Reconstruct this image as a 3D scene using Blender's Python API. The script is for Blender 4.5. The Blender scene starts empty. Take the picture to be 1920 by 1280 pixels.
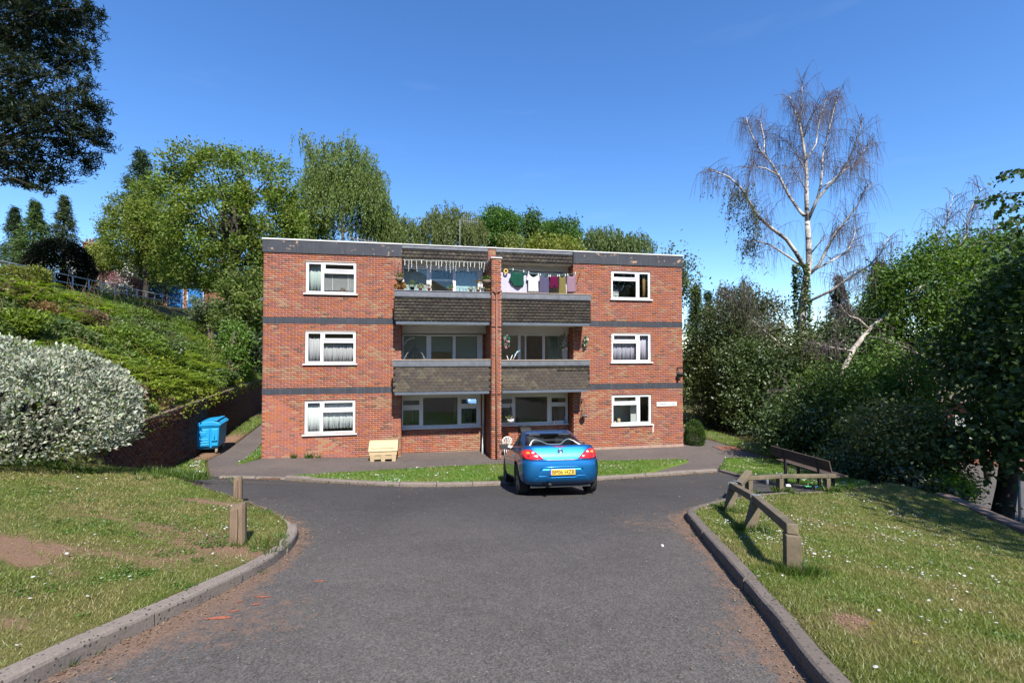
import bpy, math, random
import numpy as np
from mathutils import Vector, Matrix, noise
from mathutils.geometry import delaunay_2d_cdt
R = math.radians
rnd = random.Random(7)
nr = np.random.default_rng(7)
scene = bpy.context.scene
col = scene.collection

# ------------------------------------------------------------ camera, sky, sun, exposure
cam_data = bpy.data.cameras.new('camera')
cam_data.sensor_width = 36.0
cam_data.lens = 861.0 / 1920.0 * 36.0
cam_data.clip_start = 0.05
cam_data.clip_end = 4000
cam = bpy.data.objects.new('camera', cam_data)
cam.location = (0, 0, 4.0)
cam.rotation_euler = (math.pi / 2 + .021, 0, 0)
col.objects.link(cam)
scene.camera = cam

SUN = Vector((.205, -.637, .743)).normalized()
SUN_EL = math.asin(SUN.z)
SUN_AZ = math.atan2(SUN.x, SUN.y)
world = bpy.data.worlds.new('World')
scene.world = world
world.use_nodes = True
wn = world.node_tree
wn.nodes.clear()
sky = wn.nodes.new('ShaderNodeTexSky')
sky.sky_type = 'NISHITA'
sky.sun_disc = False
sky.sun_elevation = SUN_EL
sky.sun_rotation = SUN_AZ
sky.altitude = 60
sky.air_density = 1.0
sky.dust_density = 0.0
sky.ozone_density = 6.0
bg = wn.nodes.new('ShaderNodeBackground')
bg.inputs['Strength'].default_value = .124
wo = wn.nodes.new('ShaderNodeOutputWorld')
hsv = wn.nodes.new('ShaderNodeHueSaturation')
hsv.inputs['Hue'].default_value = .505
hsv.inputs['Saturation'].default_value = 1.15
wn.links.new(sky.outputs[0], hsv.inputs['Color'])
# thin streaks of high cloud
tc = wn.nodes.new('ShaderNodeTexCoord'); mp = wn.nodes.new('ShaderNodeMapping'); mp.inputs['Scale'].default_value = (1.3, 1.3, 9.0); mp.inputs['Rotation'].default_value = (.12, -.10, .3)
wn.links.new(tc.outputs['Generated'], mp.inputs['Vector'])
cn = wn.nodes.new('ShaderNodeTexNoise'); cn.inputs['Scale'].default_value = 1.6; cn.inputs['Detail'].default_value = 7; cn.inputs['Roughness'].default_value = .58; wn.links.new(mp.outputs[0], cn.inputs['Vector'])
cr = wn.nodes.new('ShaderNodeMapRange'); cr.inputs['From Min'].default_value = .60; cr.inputs['From Max'].default_value = .90; cr.inputs['To Max'].default_value = .09; wn.links.new(cn.outputs['Fac'], cr.inputs['Value'])
cm = wn.nodes.new('ShaderNodeMix'); cm.data_type = 'RGBA'; cm.inputs[7].default_value = (4.2, 4.7, 5.2, 1); wn.links.new(cr.outputs[0], cm.inputs[0]); wn.links.new(hsv.outputs[0], cm.inputs[6])
wn.links.new(cm.outputs[2], bg.inputs['Color'])
wn.links.new(bg.outputs[0], wo.inputs['Surface'])
sun_data = bpy.data.lights.new('sun', 'SUN')
sun_data.energy = 5.0
sun_data.angle = R(.5)
sun_data.color = (1.0, .955, .88)
sun = bpy.data.objects.new('sun', sun_data)
sun.rotation_euler = SUN.to_track_quat('Z', 'Y').to_euler()
sun.location = (20, -60, 70)
col.objects.link(sun)
vs = scene.view_settings
vs.view_transform = 'Standard'
vs.look = 'None'
vs.gamma = 1.0
vs.exposure = .97
vs.use_curve_mapping = False
scene.cycles.max_bounces = 7
scene.cycles.transparent_max_bounces = 12

# ------------------------------------------------------------ helpers
def tag(o, label=None, cat=None, group=None, kind=None):
    if label: o['label'] = label
    if cat: o['category'] = cat
    if group: o['group'] = group
    if kind: o['kind'] = kind
    return o

def thing(name, label, cat, loc=(0, 0, 0), rz=0.0, group=None, rot=None):
    o = bpy.data.objects.new(name, None)
    o.empty_display_size = .2
    col.objects.link(o)
    o.location = loc
    o.rotation_euler = rot if rot else (0, 0, rz)
    return tag(o, label, cat, group)

def link(name, me, parent=None, kind=None):
    o = bpy.data.objects.new(name, me)
    col.objects.link(o)
    if parent is not None: o.parent = parent
    if kind: o['kind'] = kind
    return o

def copy_tree(o, parent=None):
    c = o.copy()
    col.objects.link(c)
    if parent is not None: c.parent = parent
    for ch in list(o.children): copy_tree(ch, c)
    return c

def np_mesh(name, V, F, mat, parent=None, cols=None, smooth=False, kind=None, midx=None):
    V = np.asarray(V, np.float32); F = np.asarray(F, np.int32)
    k = F.shape[1]
    me = bpy.data.meshes.new(name)
    me.vertices.add(len(V)); me.vertices.foreach_set('co', V.ravel())
    me.loops.add(F.size); me.loops.foreach_set('vertex_index', F.ravel())
    me.polygons.add(len(F)); me.polygons.foreach_set('loop_start', np.arange(0, F.size, k, dtype=np.int32))
    for m in (mat if isinstance(mat, (list, tuple)) else [mat]): me.materials.append(m)
    if midx is not None: me.polygons.foreach_set('material_index', np.asarray(midx, np.int32))
    if smooth: me.polygons.foreach_set('use_smooth', np.ones(len(F), bool))
    me.update(calc_edges=True)
    if cols is not None:
        c = np.ones((len(V), 4), np.float32); c[:, :3] = cols
        a = me.color_attributes.new('Col', 'FLOAT_COLOR', 'POINT')
        a.data.foreach_set('color', c.ravel())
    return link(name, me, parent, kind)

def frame_of(dirv):
    d = Vector(dirv).normalized()
    up = Vector((0, 0, 1)) if abs(d.z) < .95 else Vector((0, 1, 0))
    a = d.cross(up).normalized()
    return d, a, a.cross(d).normalized()

class MB:
    """collects simple solids and links them as ONE mesh object"""
    def __init__(s): s.v = []; s.f = []; s.m = []; s.sm = []
    def add(s, verts, faces, mi=0, smooth=False):
        o = len(s.v); s.v += [tuple(p) for p in verts]
        for f in faces: s.f.append([i + o for i in f]); s.m.append(mi); s.sm.append(smooth)
        return s
    def box(s, x0, x1, y0, y1, z0, z1, mi=0):
        return s.add([(x0, y0, z0), (x1, y0, z0), (x1, y1, z0), (x0, y1, z0), (x0, y0, z1), (x1, y0, z1), (x1, y1, z1), (x0, y1, z1)],
                     [(0, 3, 2, 1), (4, 5, 6, 7), (0, 1, 5, 4), (1, 2, 6, 5), (2, 3, 7, 6), (3, 0, 4, 7)], mi)
    def obox(s, c, ax, ay, az, mi=0):
        c, ax, ay, az = Vector(c), Vector(ax), Vector(ay), Vector(az)
        v = [c + ax * i + ay * j + az * k for k in (-1, 1) for j in (-1, 1) for i in (-1, 1)]
        return s.add(v, [(0, 2, 3, 1), (4, 5, 7, 6), (0, 1, 5, 4), (1, 3, 7, 5), (3, 2, 6, 7), (2, 0, 4, 6)], mi)
    def beam(s, p, q, w, h, mi=0, up=None):
        p, q = Vector(p), Vector(q); d = q - p; L = d.length; d.normalize()
        u = Vector(up) if up else (Vector((0, 0, 1)) if abs(d.z) < .95 else Vector((0, 1, 0)))
        a = d.cross(u).normalized(); b = a.cross(d).normalized()
        return s.obox((p + q) / 2, d * (L / 2), a * (w / 2), b * (h / 2), mi)
    def prism(s, poly, axis, t0, t1, mi=0):
        """polygon in the two other axes, extruded along axis 'x','y' or 'z'"""
        n = len(poly)
        def P(a, b, t): return {'x': (t, a, b), 'y': (a, t, b), 'z': (a, b, t)}[axis]
        v = [P(a, b, t0) for a, b in poly] + [P(a, b, t1) for a, b in poly]
        f = [list(range(n))[::-1], list(range(n, 2 * n))] + [(i, (i + 1) % n, n + (i + 1) % n, n + i) for i in range(n)]
        return s.add(v, f, mi)
    def tube(s, pts, rad, n=6, mi=0, cap=True, smooth=True):
        pts = [Vector(p) for p in pts]
        if not hasattr(rad, '__len__'): rad = [rad] * len(pts)
        vs_, fs = [], []
        a = None
        for i, p in enumerate(pts):
            d = (pts[min(i + 1, len(pts) - 1)] - pts[max(i - 1, 0)])
            if d.length < 1e-7: d = Vector((0, 0, 1))
            d.normalize()
            if a is None: a = frame_of(d)[1]
            else:
                a = a - d * a.dot(d)
                a = a.normalized() if a.length > 1e-4 else frame_of(d)[1]
            b = d.cross(a)
            for k in range(n):
                t = 2 * math.pi * k / n
                vs_.append(p + a * (math.cos(t) * rad[i]) + b * (math.sin(t) * rad[i]))
        for i in range(len(pts) - 1):
            for k in range(n):
                fs.append((i * n + k, i * n + (k + 1) % n, (i + 1) * n + (k + 1) % n, (i + 1) * n + k))
        if cap:
            fs.append(tuple(range(n))[::-1]); fs.append(tuple((len(pts) - 1) * n + k for k in range(n)))
        return s.add(vs_, fs, mi, smooth)
    def lathe(s, prof, n=16, c=(0, 0, 0), axis='z', mi=0, smooth=True, close=False):
        vs_, fs = [], []
        for r, t in prof:
            for k in range(n):
                a = 2 * math.pi * k / n; x, y = r * math.cos(a), r * math.sin(a)
                p = {'z': (x, y, t), 'x': (t, x, y), 'y': (y, t, x)}[axis]
                vs_.append((p[0] + c[0], p[1] + c[1], p[2] + c[2]))
        m = len(prof)
        for i in range(m if close else m - 1):
            j = (i + 1) % m
            for k in range(n): fs.append((i * n + k, i * n + (k + 1) % n, j * n + (k + 1) % n, j * n + k))
        if not close:
            fs.append(tuple(range(n))[::-1]); fs.append(tuple((m - 1) * n + k for k in range(n)))
        return s.add(vs_, fs, mi, smooth)
    def mesh(s, name, mats):
        me = bpy.data.meshes.new(name)
        me.from_pydata(s.v, [], s.f)
        for m in (mats if isinstance(mats, (list, tuple)) else [mats]): me.materials.append(m)
        me.polygons.foreach_set('material_index', s.m)
        me.polygons.foreach_set('use_smooth', s.sm)
        me.update()
        return me
    def build(s, name, mats, parent=None, bevel=0.0, kind=None):
        o = link(name, s.mesh(name, mats), parent, kind)
        if bevel:
            b = o.modifiers.new('bevel', 'BEVEL'); b.width = bevel; b.segments = 2; b.limit_method = 'ANGLE'; b.angle_limit = R(40)
        return o

def holes_split(u0, u1, z0, z1, holes):
    """rectangles that cover u0..u1 x z0..z1 outside the holes"""
    us = sorted({u0, u1, *[min(max(a, u0), u1) for h_ in holes for a in (h_[0], h_[1])]})
    out = []
    for a, b in zip(us[:-1], us[1:]):
        m = (a + b) / 2; cuts = sorted((max(h_[2], z0), min(h_[3], z1)) for h_ in holes if h_[0] < m < h_[1])
        z = z0
        for c0, c1 in cuts:
            if c0 > z + 1e-6: out.append((a, b, z, c0))
            z = max(z, c1)
        if z1 > z + 1e-6: out.append((a, b, z, z1))
    return out

# ------------------------------------------------------------ materials
def nodes_of(name):
    m = bpy.data.materials.new(name); m.use_nodes = True
    nt = m.node_tree; nt.nodes.clear()
    out = nt.nodes.new('ShaderNodeOutputMaterial')
    return m, nt, out

def N(nt, typ, **kw):
    n = nt.nodes.new(typ)
    for k, v in kw.items():
        if k in n.inputs: n.inputs[k].default_value = v
        else: setattr(n, k, v)
    return n

def coords(nt, kind='Object'):
    return N(nt, 'ShaderNodeTexCoord').outputs[kind]

def noise_tex(nt, scale, detail=4, rough=.6, vec=None, dist=0.0):
    n = N(nt, 'ShaderNodeTexNoise')
    n.inputs['Scale'].default_value = scale; n.inputs['Detail'].default_value = detail
    n.inputs['Roughness'].default_value = rough; n.inputs['Distortion'].default_value = dist
    if vec is not None: nt.links.new(vec, n.inputs['Vector'])
    return n.outputs['Fac']

def ramp(nt, fac, stops):
    r = N(nt, 'ShaderNodeValToRGB'); e = r.color_ramp.elements
    while len(e) < len(stops): e.new(.5)
    for el, (p, c) in zip(e, stops): el.position = p; el.color = (*c, 1) if len(c) == 3 else c
    nt.links.new(fac, r.inputs[0]); return r.outputs[0]

def mixc(nt, fac, a, b, mode='MIX'):
    n = N(nt, 'ShaderNodeMix', data_type='RGBA', blend_type=mode)
    for sock, val in ((n.inputs[0], fac), (n.inputs[6], a), (n.inputs[7], b)):
        if hasattr(val, 'is_linked'): nt.links.new(val, sock)
        elif isinstance(val, (int, float)): sock.default_value = val
        else: sock.default_value = (*val, 1) if len(val) == 3 else val
    return n.outputs[2]

def mapping(nt, vec, scale):
    n = N(nt, 'ShaderNodeMapping'); n.inputs['Scale'].default_value = scale
    nt.links.new(vec, n.inputs['Vector']); return n.outputs[0]

def bsdf(nt, out, color, rough=.7, metal=0.0, bump=None, bstr=.3, bdist=.01, spec=.5, coat=0.0, crough=.05, alpha=None):
    p = N(nt, 'ShaderNodeBsdfPrincipled')
    for key, val in (('Base Color', color), ('Roughness', rough), ('Metallic', metal), ('Specular IOR Level', spec), ('Coat Weight', coat), ('Coat Roughness', crough)):
        if hasattr(val, 'is_linked'): nt.links.new(val, p.inputs[key])
        elif isinstance(val, (int, float)): p.inputs[key].default_value = val
        else: p.inputs[key].default_value = (*val, 1)
    if bump is not None:
        b = N(nt, 'ShaderNodeBump'); b.inputs['Strength'].default_value = bstr; b.inputs['Distance'].default_value = bdist
        nt.links.new(bump, b.inputs['Height']); nt.links.new(b.outputs[0], p.inputs['Normal'])
    nt.links.new(p.outputs[0], out.inputs[0])
    return p

def plain(name, c, rough=.6, metal=0.0, var=.25, scale=6, fine=60, spec=.4, bump=.0, coat=0.0, stretch=None):
    """colour with soft blotches and fine grain"""
    m, nt, out = nodes_of(name)
    v = coords(nt)
    if stretch: v = mapping(nt, v, stretch)
    f = noise_tex(nt, scale, 5, .65, v)
    g = noise_tex(nt, fine, 3, .6, v)
    lo = tuple(x * (1 - var) for x in c); hi = tuple(min(1, x * (1 + var)) for x in c)
    a = ramp(nt, f, [(.28, lo), (.72, hi)])
    a = mixc(nt, var * .5, a, ramp(nt, g, [(.3, lo), (.7, hi)]))
    bsdf(nt, out, a, rough, metal, g if bump else None, bump, .004, spec, coat)
    return m

BRICK_GAIN = .9
def attr_mat(name, rough=.85, var=.25, scale=25, bump=.25, spec=.25, metal=0.0):
    m, nt, out = nodes_of(name)
    at = N(nt, 'ShaderNodeAttribute', attribute_name='Col')
    f = noise_tex(nt, scale, 5, .65, coords(nt))
    c = mixc(nt, 1.0, at.outputs['Color'], ramp(nt, f, [(.25, (1 - var,) * 3), (.75, (1 + var,) * 3)]), 'MULTIPLY')
    bsdf(nt, out, c, rough, metal, f, bump, .004, spec)
    return m

def leaf_mat(name, gloss=.12, grough=.35, trans=.35):
    m, nt, out = nodes_of(name)
    at = N(nt, 'ShaderNodeAttribute', attribute_name='Col')
    d = N(nt, 'ShaderNodeBsdfDiffuse'); t = N(nt, 'ShaderNodeBsdfTranslucent'); g = N(nt, 'ShaderNodeBsdfGlossy')
    g.inputs['Roughness'].default_value = grough; g.inputs['Color'].default_value = (.8, .85, .8, 1)
    nt.links.new(at.outputs['Color'], d.inputs['Color'])
    nt.links.new(mixc(nt, 1.0, at.outputs['Color'], (1.15, 1.25, .7), 'MULTIPLY'), t.inputs['Color'])
    mx = N(nt, 'ShaderNodeMixShader'); mx.inputs[0].default_value = trans
    nt.links.new(d.outputs[0], mx.inputs[1]); nt.links.new(t.outputs[0], mx.inputs[2])
    m2 = N(nt, 'ShaderNodeMixShader'); m2.inputs[0].default_value = gloss
    nt.links.new(mx.outputs[0], m2.inputs[1]); nt.links.new(g.outputs[0], m2.inputs[2])
    nt.links.new(m2.outputs[0], out.inputs[0])
    return m

def glass_mat(name, tint=(.95, .965, .955), ior=1.5):
    m, nt, out = nodes_of(name)
    t = N(nt, 'ShaderNodeBsdfTransparent'); t.inputs['Color'].default_value = (*tint, 1)
    g = N(nt, 'ShaderNodeBsdfGlossy'); g.inputs['Roughness'].default_value = .01
    lw = N(nt, 'ShaderNodeLayerWeight')
    po = N(nt, 'ShaderNodeMath', operation='POWER'); po.inputs[1].default_value = 5; nt.links.new(lw.outputs['Facing'], po.inputs[0])
    fr = N(nt, 'ShaderNodeMath', operation='MULTIPLY_ADD'); fr.inputs[1].default_value = .95; fr.inputs[2].default_value = .045; nt.links.new(po.outputs[0], fr.inputs[0])
    mx = N(nt, 'ShaderNodeMixShader')
    nt.links.new(fr.outputs[0], mx.inputs[0]); nt.links.new(t.outputs[0], mx.inputs[1]); nt.links.new(g.outputs[0], mx.inputs[2])
    nt.links.new(mx.outputs[0], out.inputs[0])
    return m

MAT = {}
MAT['brick'] = attr_mat('brick', .88, .22, 30, .35, .2)
MAT['mortar'] = plain('mortar', (.40, .25, .175), .92, var=.18, scale=3, fine=90, bump=.2)
MAT['upvc'] = plain('white_upvc', (.62, .62, .62), .35, var=.04, scale=2, spec=.5)
MAT['glass'] = glass_mat('window_glass')
MAT['plaster'] = plain('plaster', (.60, .58, .53), .9, var=.08)
MAT['carpet'] = plain('carpet', (.16, .13, .10), .95)
MAT['soffit'] = plain('soffit', (.55, .53, .46), .8, var=.12, scale=2)
MAT['tile'] = attr_mat('concrete_tile', .9, .35, 14, .4, .15)
MAT['lead'] = plain('lead_flashing', (.125, .132, .147), .55, metal=.25, var=.28, scale=5, fine=25, bump=.15)
MAT['fascia'] = plain('blue_grey_board', (.085, .10, .125), .6, var=.15, scale=3)
MAT['coping'] = plain('coping_white', (.52, .51, .49), .7, var=.12, scale=3)
MAT['stone_cap'] = plain('parapet_cap', (.30, .235, .18), .9, var=.3, scale=9, bump=.3)
MAT['galv'] = plain('galvanised', (.42, .44, .45), .45, metal=.7, var=.2, scale=10)
MAT['black_metal'] = plain('black_metal', (.018, .018, .02), .5, var=.2)
MAT['pipe_brown'] = plain('brown_pipe', (.16, .07, .045), .6, var=.2)
MAT['white_paint'] = plain('white_paint', (.62, .62, .60), .5, var=.06)
MAT['wood_weathered'] = plain('weathered_timber', (.155, .108, .070), .9, var=.4, scale=4, fine=30, bump=.5, stretch=(9, 9, 1.2))
MAT['wood_rail'] = plain('rail_timber', (.125, .100, .064), .9, var=.4, scale=5, fine=40, bump=.5)
MAT['wood_bench'] = plain('bench_timber', (.065, .045, .033), .8, var=.35, scale=6, fine=40, bump=.4)
MAT['plinth'] = plain('plinth_render', (.30, .20, .155), .95, var=.25, scale=5, bump=.3)
MAT['kerb'] = None

# slate-blue painted bands with pale vertical runs, and the peeling fascia
def band_mat(name, peel):
    m, nt, out = nodes_of(name)
    v = coords(nt)
    st = noise_tex(nt, 1.0, 4, .7, mapping(nt, v, (14, 1, .25)))
    bl = noise_tex(nt, 2.2, 5, .65, v)
    c = ramp(nt, st, [(.35, (.026, .028, .034)), (.56, (.038, .042, .052)), (.74, (.095, .11, .13))])
    c = mixc(nt, .5, c, ramp(nt, bl, [(.3, (.022, .024, .03)), (.75, (.055, .058, .068))]))
    if peel:
        p = noise_tex(nt, 3.1, 9, .72, mapping(nt, v, (1, 1, 1.4)), .4)
        msk = ramp(nt, p, [(.60, (0, 0, 0)), (.615, (1, 1, 1))])
        c = mixc(nt, msk, c, (.36, .22, .13))
    bsdf(nt, out, c, .65, 0, bl, .2, .005, .35)
    return m
MAT['band'] = band_mat('slate_band', False)
MAT['peel'] = band_mat('peeling_fascia', True)

def asphalt_mat(name, base, dirt, speck=.5):
    m, nt, out = nodes_of(name)
    v = coords(nt)
    big = noise_tex(nt, .55, 5, .6, v)
    mid = noise_tex(nt, 5, 5, .7, v)
    vo = N(nt, 'ShaderNodeTexVoronoi'); vo.inputs['Scale'].default_value = 85; nt.links.new(v, vo.inputs['Vector'])
    c = ramp(nt, big, [(.28, tuple(x * .70 for x in base)), (.5, base), (.74, tuple(x * 1.2 for x in base))])
    c = mixc(nt, .35, c, ramp(nt, mid, [(.3, tuple(x * .7 for x in base)), (.7, tuple(x * 1.35 for x in base))]))
    grain = ramp(nt, vo.outputs['Color'], [(.15, (.42, .42, .42)), (.6, (1, 1, 1)), (.93, (1.5, 1.45, 1.4))])
    c = mixc(nt, .75, c, grain, 'MULTIPLY')
    sp = N(nt, 'ShaderNodeTexVoronoi'); sp.inputs['Scale'].default_value = 26; nt.links.new(v, sp.inputs['Vector'])
    sm = N(nt, 'ShaderNodeSeparateColor'); nt.links.new(sp.outputs['Color'], sm.inputs[0])
    r1 = ramp(nt, sm.outputs[0], [(.90, (0, 0, 0)), (.91, (1, 1, 1))])
    r2 = ramp(nt, sp.outputs['Distance'], [(.10, (1, 1, 1)), (.16, (0, 0, 0))])
    msk = mixc(nt, 1.0, r1, r2, 'MULTIPLY')
    c = mixc(nt, msk, c, (.30, .27, .24))
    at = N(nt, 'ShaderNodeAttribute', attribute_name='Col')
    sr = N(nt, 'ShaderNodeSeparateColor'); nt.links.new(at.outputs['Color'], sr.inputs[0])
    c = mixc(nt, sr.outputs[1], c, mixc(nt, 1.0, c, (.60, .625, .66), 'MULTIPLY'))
    dn = noise_tex(nt, 9, 7, .75, v)
    ad = N(nt, 'ShaderNodeMath', operation='ADD'); nt.links.new(sr.outputs[0], ad.inputs[0]); nt.links.new(dn, ad.inputs[1])
    dm = ramp(nt, ad.outputs[0], [(.82, (0, 0, 0)), (1.25, (1, 1, 1))])
    c = mixc(nt, dm, c, mixc(nt, .5, dirt, grain, 'MULTIPLY'))
    bsdf(nt, out, c, .88, 0, vo.outputs['Distance'], .5, .006, .3)
    return m
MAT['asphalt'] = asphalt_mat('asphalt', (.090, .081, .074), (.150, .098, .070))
MAT['path'] = asphalt_mat('path_tarmac', (.110, .091, .082), (.17, .115, .09), .3)
MAT['patio'] = asphalt_mat('patio_concrete', (.14, .12, .105), (.17, .13, .1), .2)

def kerb_mat(k=1.0):
    m, nt, out = nodes_of('kerb_concrete')
    K = lambda *c_: tuple(x * k for x in c_)
    v = coords(nt)
    b = noise_tex(nt, 3, 6, .7, v); f = noise_tex(nt, 55, 4, .7, v)
    c = ramp(nt, b, [(.3, K(.105, .086, .072)), (.7, K(.170, .140, .118))])
    c = mixc(nt, .4, c, ramp(nt, f, [(.3, K(.075, .062, .052)), (.7, K(.20, .168, .142))]))
    vo = N(nt, 'ShaderNodeTexVoronoi'); vo.inputs['Scale'].default_value = 27; nt.links.new(v, vo.inputs['Vector'])
    n2 = noise_tex(nt, 1.7, 6, .75, v)
    ad = N(nt, 'ShaderNodeMath', operation='SUBTRACT'); nt.links.new(vo.outputs['Distance'], ad.inputs[0])
    mm = N(nt, 'ShaderNodeMath', operation='MULTIPLY'); mm.inputs[1].default_value = .40; nt.links.new(n2, mm.inputs[0]); nt.links.new(mm.outputs[0], ad.inputs[1])
    msk = ramp(nt, ad.outputs[0], [(.02, (1, 1, 1)), (.06, (0, 0, 0))])
    c = mixc(nt, msk, c, (.055, .05, .044))
    bsdf(nt, out, c, .92, 0, f, .6, .006, .2)
    return m
MAT['kerb'] = kerb_mat(); MAT['kerb_pale'] = kerb_mat(1.45); MAT['kerb_mid'] = kerb_mat(1.25)

def soil_mat(name, grass_a, grass_b, straw, soil):
    m, nt, out = nodes_of(name)
    v = coords(nt)
    f = noise_tex(nt, 40, 5, .7, v); g = noise_tex(nt, 1.3, 5, .65, v); k = noise_tex(nt, 5, 5, .7, v)
    c = ramp(nt, f, [(.3, grass_a), (.7, grass_b)])
    c = mixc(nt, ramp(nt, g, [(.42, (0, 0, 0)), (.68, (.8, .8, .8))]), c, straw)
    c = mixc(nt, ramp(nt, k, [(.35, (0, 0, 0)), (.9, (.5, .5, .5))]), c, straw)
    at = N(nt, 'ShaderNodeAttribute', attribute_name='Col')
    sr = N(nt, 'ShaderNodeSeparateColor'); nt.links.new(at.outputs['Color'], sr.inputs[0])
    ad = N(nt, 'ShaderNodeMath', operation='ADD'); nt.links.new(sr.outputs[0], ad.inputs[0]); nt.links.new(k, ad.inputs[1])
    dm = ramp(nt, ad.outputs[0], [(.8, (0, 0, 0)), (1.15, (1, 1, 1))])
    sl = mixc(nt, .5, soil, ramp(nt, f, [(.3, tuple(x * .6 for x in soil)), (.7, tuple(x * 1.3 for x in soil))]))
    c = mixc(nt, dm, c, sl)
    bsdf(nt, out, c, .95, 0, f, .8, .02, .1)
    return m
MAT['lawn'] = soil_mat('lawn_ground', (.050, .068, .016), (.095, .115, .030), (.165, .128, .058), (.200, .122, .080))
MAT['verge_ground'] = soil_mat('verge_ground', (.052, .100, .014), (.088, .145, .024), (.11, .14, .03), (.19, .12, .08))
MAT['ground'] = soil_mat('rough_ground', (.040, .050, .014), (.07, .075, .025), (.12, .085, .05), (.20, .12, .08))
MAT['leaf'] = leaf_mat('leaf', .03, .62, .42)
MAT['leaf_gloss'] = leaf_mat('glossy_leaf', .05, .50, .25)
MAT['leaf_dull'] = leaf_mat('needle', .012, .5, .18)
MAT['leaf_silver'] = leaf_mat('silver_leaf', .025, .5, .22)
MAT['grass'] = leaf_mat('grass_blade', .03, .45, .4)
MAT['petal'] = leaf_mat('petal', .02, .5, .3)
MAT['bark'] = plain('bark', (.10, .075, .055), .95, var=.4, scale=6, fine=30, bump=.6)
MAT['bark_dark'] = plain('dark_bark', (.035, .028, .022), .95, var=.4, scale=6, fine=30, bump=.6)
MAT['twig'] = plain('purple_twig', (.105, .080, .082), .9, var=.3, scale=3)
def birch_bark():
    m, nt, out = nodes_of('birch_bark')
    v = coords(nt)
    a = noise_tex(nt, 1.0, 5, .7, mapping(nt, v, (1.2, 1.2, 3.5)))
    b = noise_tex(nt, 1.1, 4, .7, v)
    c = ramp(nt, a, [(.38, (.06, .05, .045)), (.47, (.44, .39, .33)), (.75, (.60, .55, .49))])
    c = mixc(nt, ramp(nt, b, [(.48, (0, 0, 0)), (.75, (.7, .7, .7))]), c, (.10, .08, .07))
    bsdf(nt, out, c, .85, 0, a, .3, .01, .2)
    return m
MAT['birch'] = birch_bark()
# ------------------------------------------------------------ terrain
PY = [-70, -40, -12, -5, 0, 4, 8, 9, 10, 11, 12, 12.8, 14, 16, 17.5, 25, 60, 2000]
PZ = [20, 13, 4.2, 3.15, 2.42, 1.85, 1.27, 1.12, .95, .74, .53, .38, .22, .07, 0, .05, .3, .3]  # unseen hill added behind the camera, so the windows reflect dark ground
def sst(a, b, x):
    t = np.clip((x - a) / (b - a), 0, 1); return t * t * (3 - 2 * t)
def front_h(x, y):
    z = np.interp(y, PY, PZ)
    z = z + .145 * (1 - .85 * sst(6.5, 12.5, y)) * np.clip(-x - 2.5, 0, 9)
    z = z - .09 * (1 - .95 * sst(7.5, 11.5, y)) * np.clip(x - 2.5, 0, 8)
    e = x - np.interp(y, [0, 6, 9, 12, 16, 22, 40], [8.5, 8.3, 8.6, 9.3, 10.5, 12, 16])
    return z - 1.6 * sst(.3, 5, e) - .05 * np.clip(e - 5, 0, 30)
WALL_A = (-10.0, 13.0)
def ws(x, y):
    """distance left of the retaining wall line, and distance along it"""
    return (x + 10) * -.937 + (y - 13) * -.35, (x + 10) * -.35 + (y - 13) * .937
def H(x, y):
    x = np.asarray(x, float); y = np.asarray(y, float)
    z = front_h(x, y)
    w, s = ws(x, y)
    k = sst(-4.5, -2.8, s)
    b = z * (1 - k) + 2.13 * k + .555 * np.clip(w, 0, 9) + .04 * np.clip(w - 9, 0, 60) + .05 * np.clip(s - 14, 0, 30) * sst(5, 11, w)
    z2 = np.where(w > .13, b, z)
    return np.maximum(z2, np.where(y > 30, z + sst(30, 60, y) * sst(16, -12, x) * 9.0, -99))
def hz(x, y): return float(H(x, y))

def in_poly(px, py, poly):
    c = np.zeros(len(px), bool); n = len(poly)
    for i in range(n):
        x0, y0 = poly[i]; x1, y1 = poly[(i + 1) % n]
        if y0 == y1: continue
        m = ((y0 > py) != (y1 > py)) & (px < (x1 - x0) * (py - y0) / (y1 - y0) + x0)
        c ^= m
    return c
def dist_line(px, py, line, closed=False):
    d = np.full(len(px), 1e9); n = len(line)
    for i in range(n if closed else n - 1):
        ax, ay = line[i]; bx, by = line[(i + 1) % n]
        L2 = (bx - ax) ** 2 + (by - ay) ** 2 + 1e-12
        t = np.clip(((px - ax) * (bx - ax) + (py - ay) * (by - ay)) / L2, 0, 1)
        d = np.minimum(d, np.hypot(px - ax - t * (bx - ax), py - ay - t * (by - ay)))
    return d
def smooth_line(pts, step=.15, closed=False):
    """Catmull-Rom through the points, resampled evenly"""
    P = [np.array(p, float) for p in pts]; n = len(P); out = []
    for i in range(n if closed else n - 1):
        g = lambda k: P[k % n] if closed else P[min(max(k, 0), n - 1)]
        p0, p1, p2, p3 = g(i - 1), g(i), g(i + 1), g(i + 2)
        for t in np.linspace(0, 1, 24, endpoint=False):
            out.append(.5 * ((2 * p1) + (p2 - p0) * t + (2 * p0 - 5 * p1 + 4 * p2 - p3) * t * t + (3 * p1 - p0 - 3 * p2 + p3) * t ** 3))
    if not closed: out.append(P[-1])
    out = np.array(out); seg = np.r_[0, np.cumsum(np.hypot(*np.diff(out, axis=0).T))]
    m = max(2, int(seg[-1] / step)); q = np.linspace(0, seg[-1], m + 1)
    r = np.c_[np.interp(q, seg, out[:, 0]), np.interp(q, seg, out[:, 1])]
    return [tuple(p) for p in r]

def densify(poly, step):
    out = []
    for i in range(len(poly)):
        a, b = np.array(poly[i]), np.array(poly[(i + 1) % len(poly)])
        n = max(1, int(np.hypot(*(b - a)) / step))
        out += [tuple(a + (b - a) * k / n) for k in range(n)]
    return out

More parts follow.
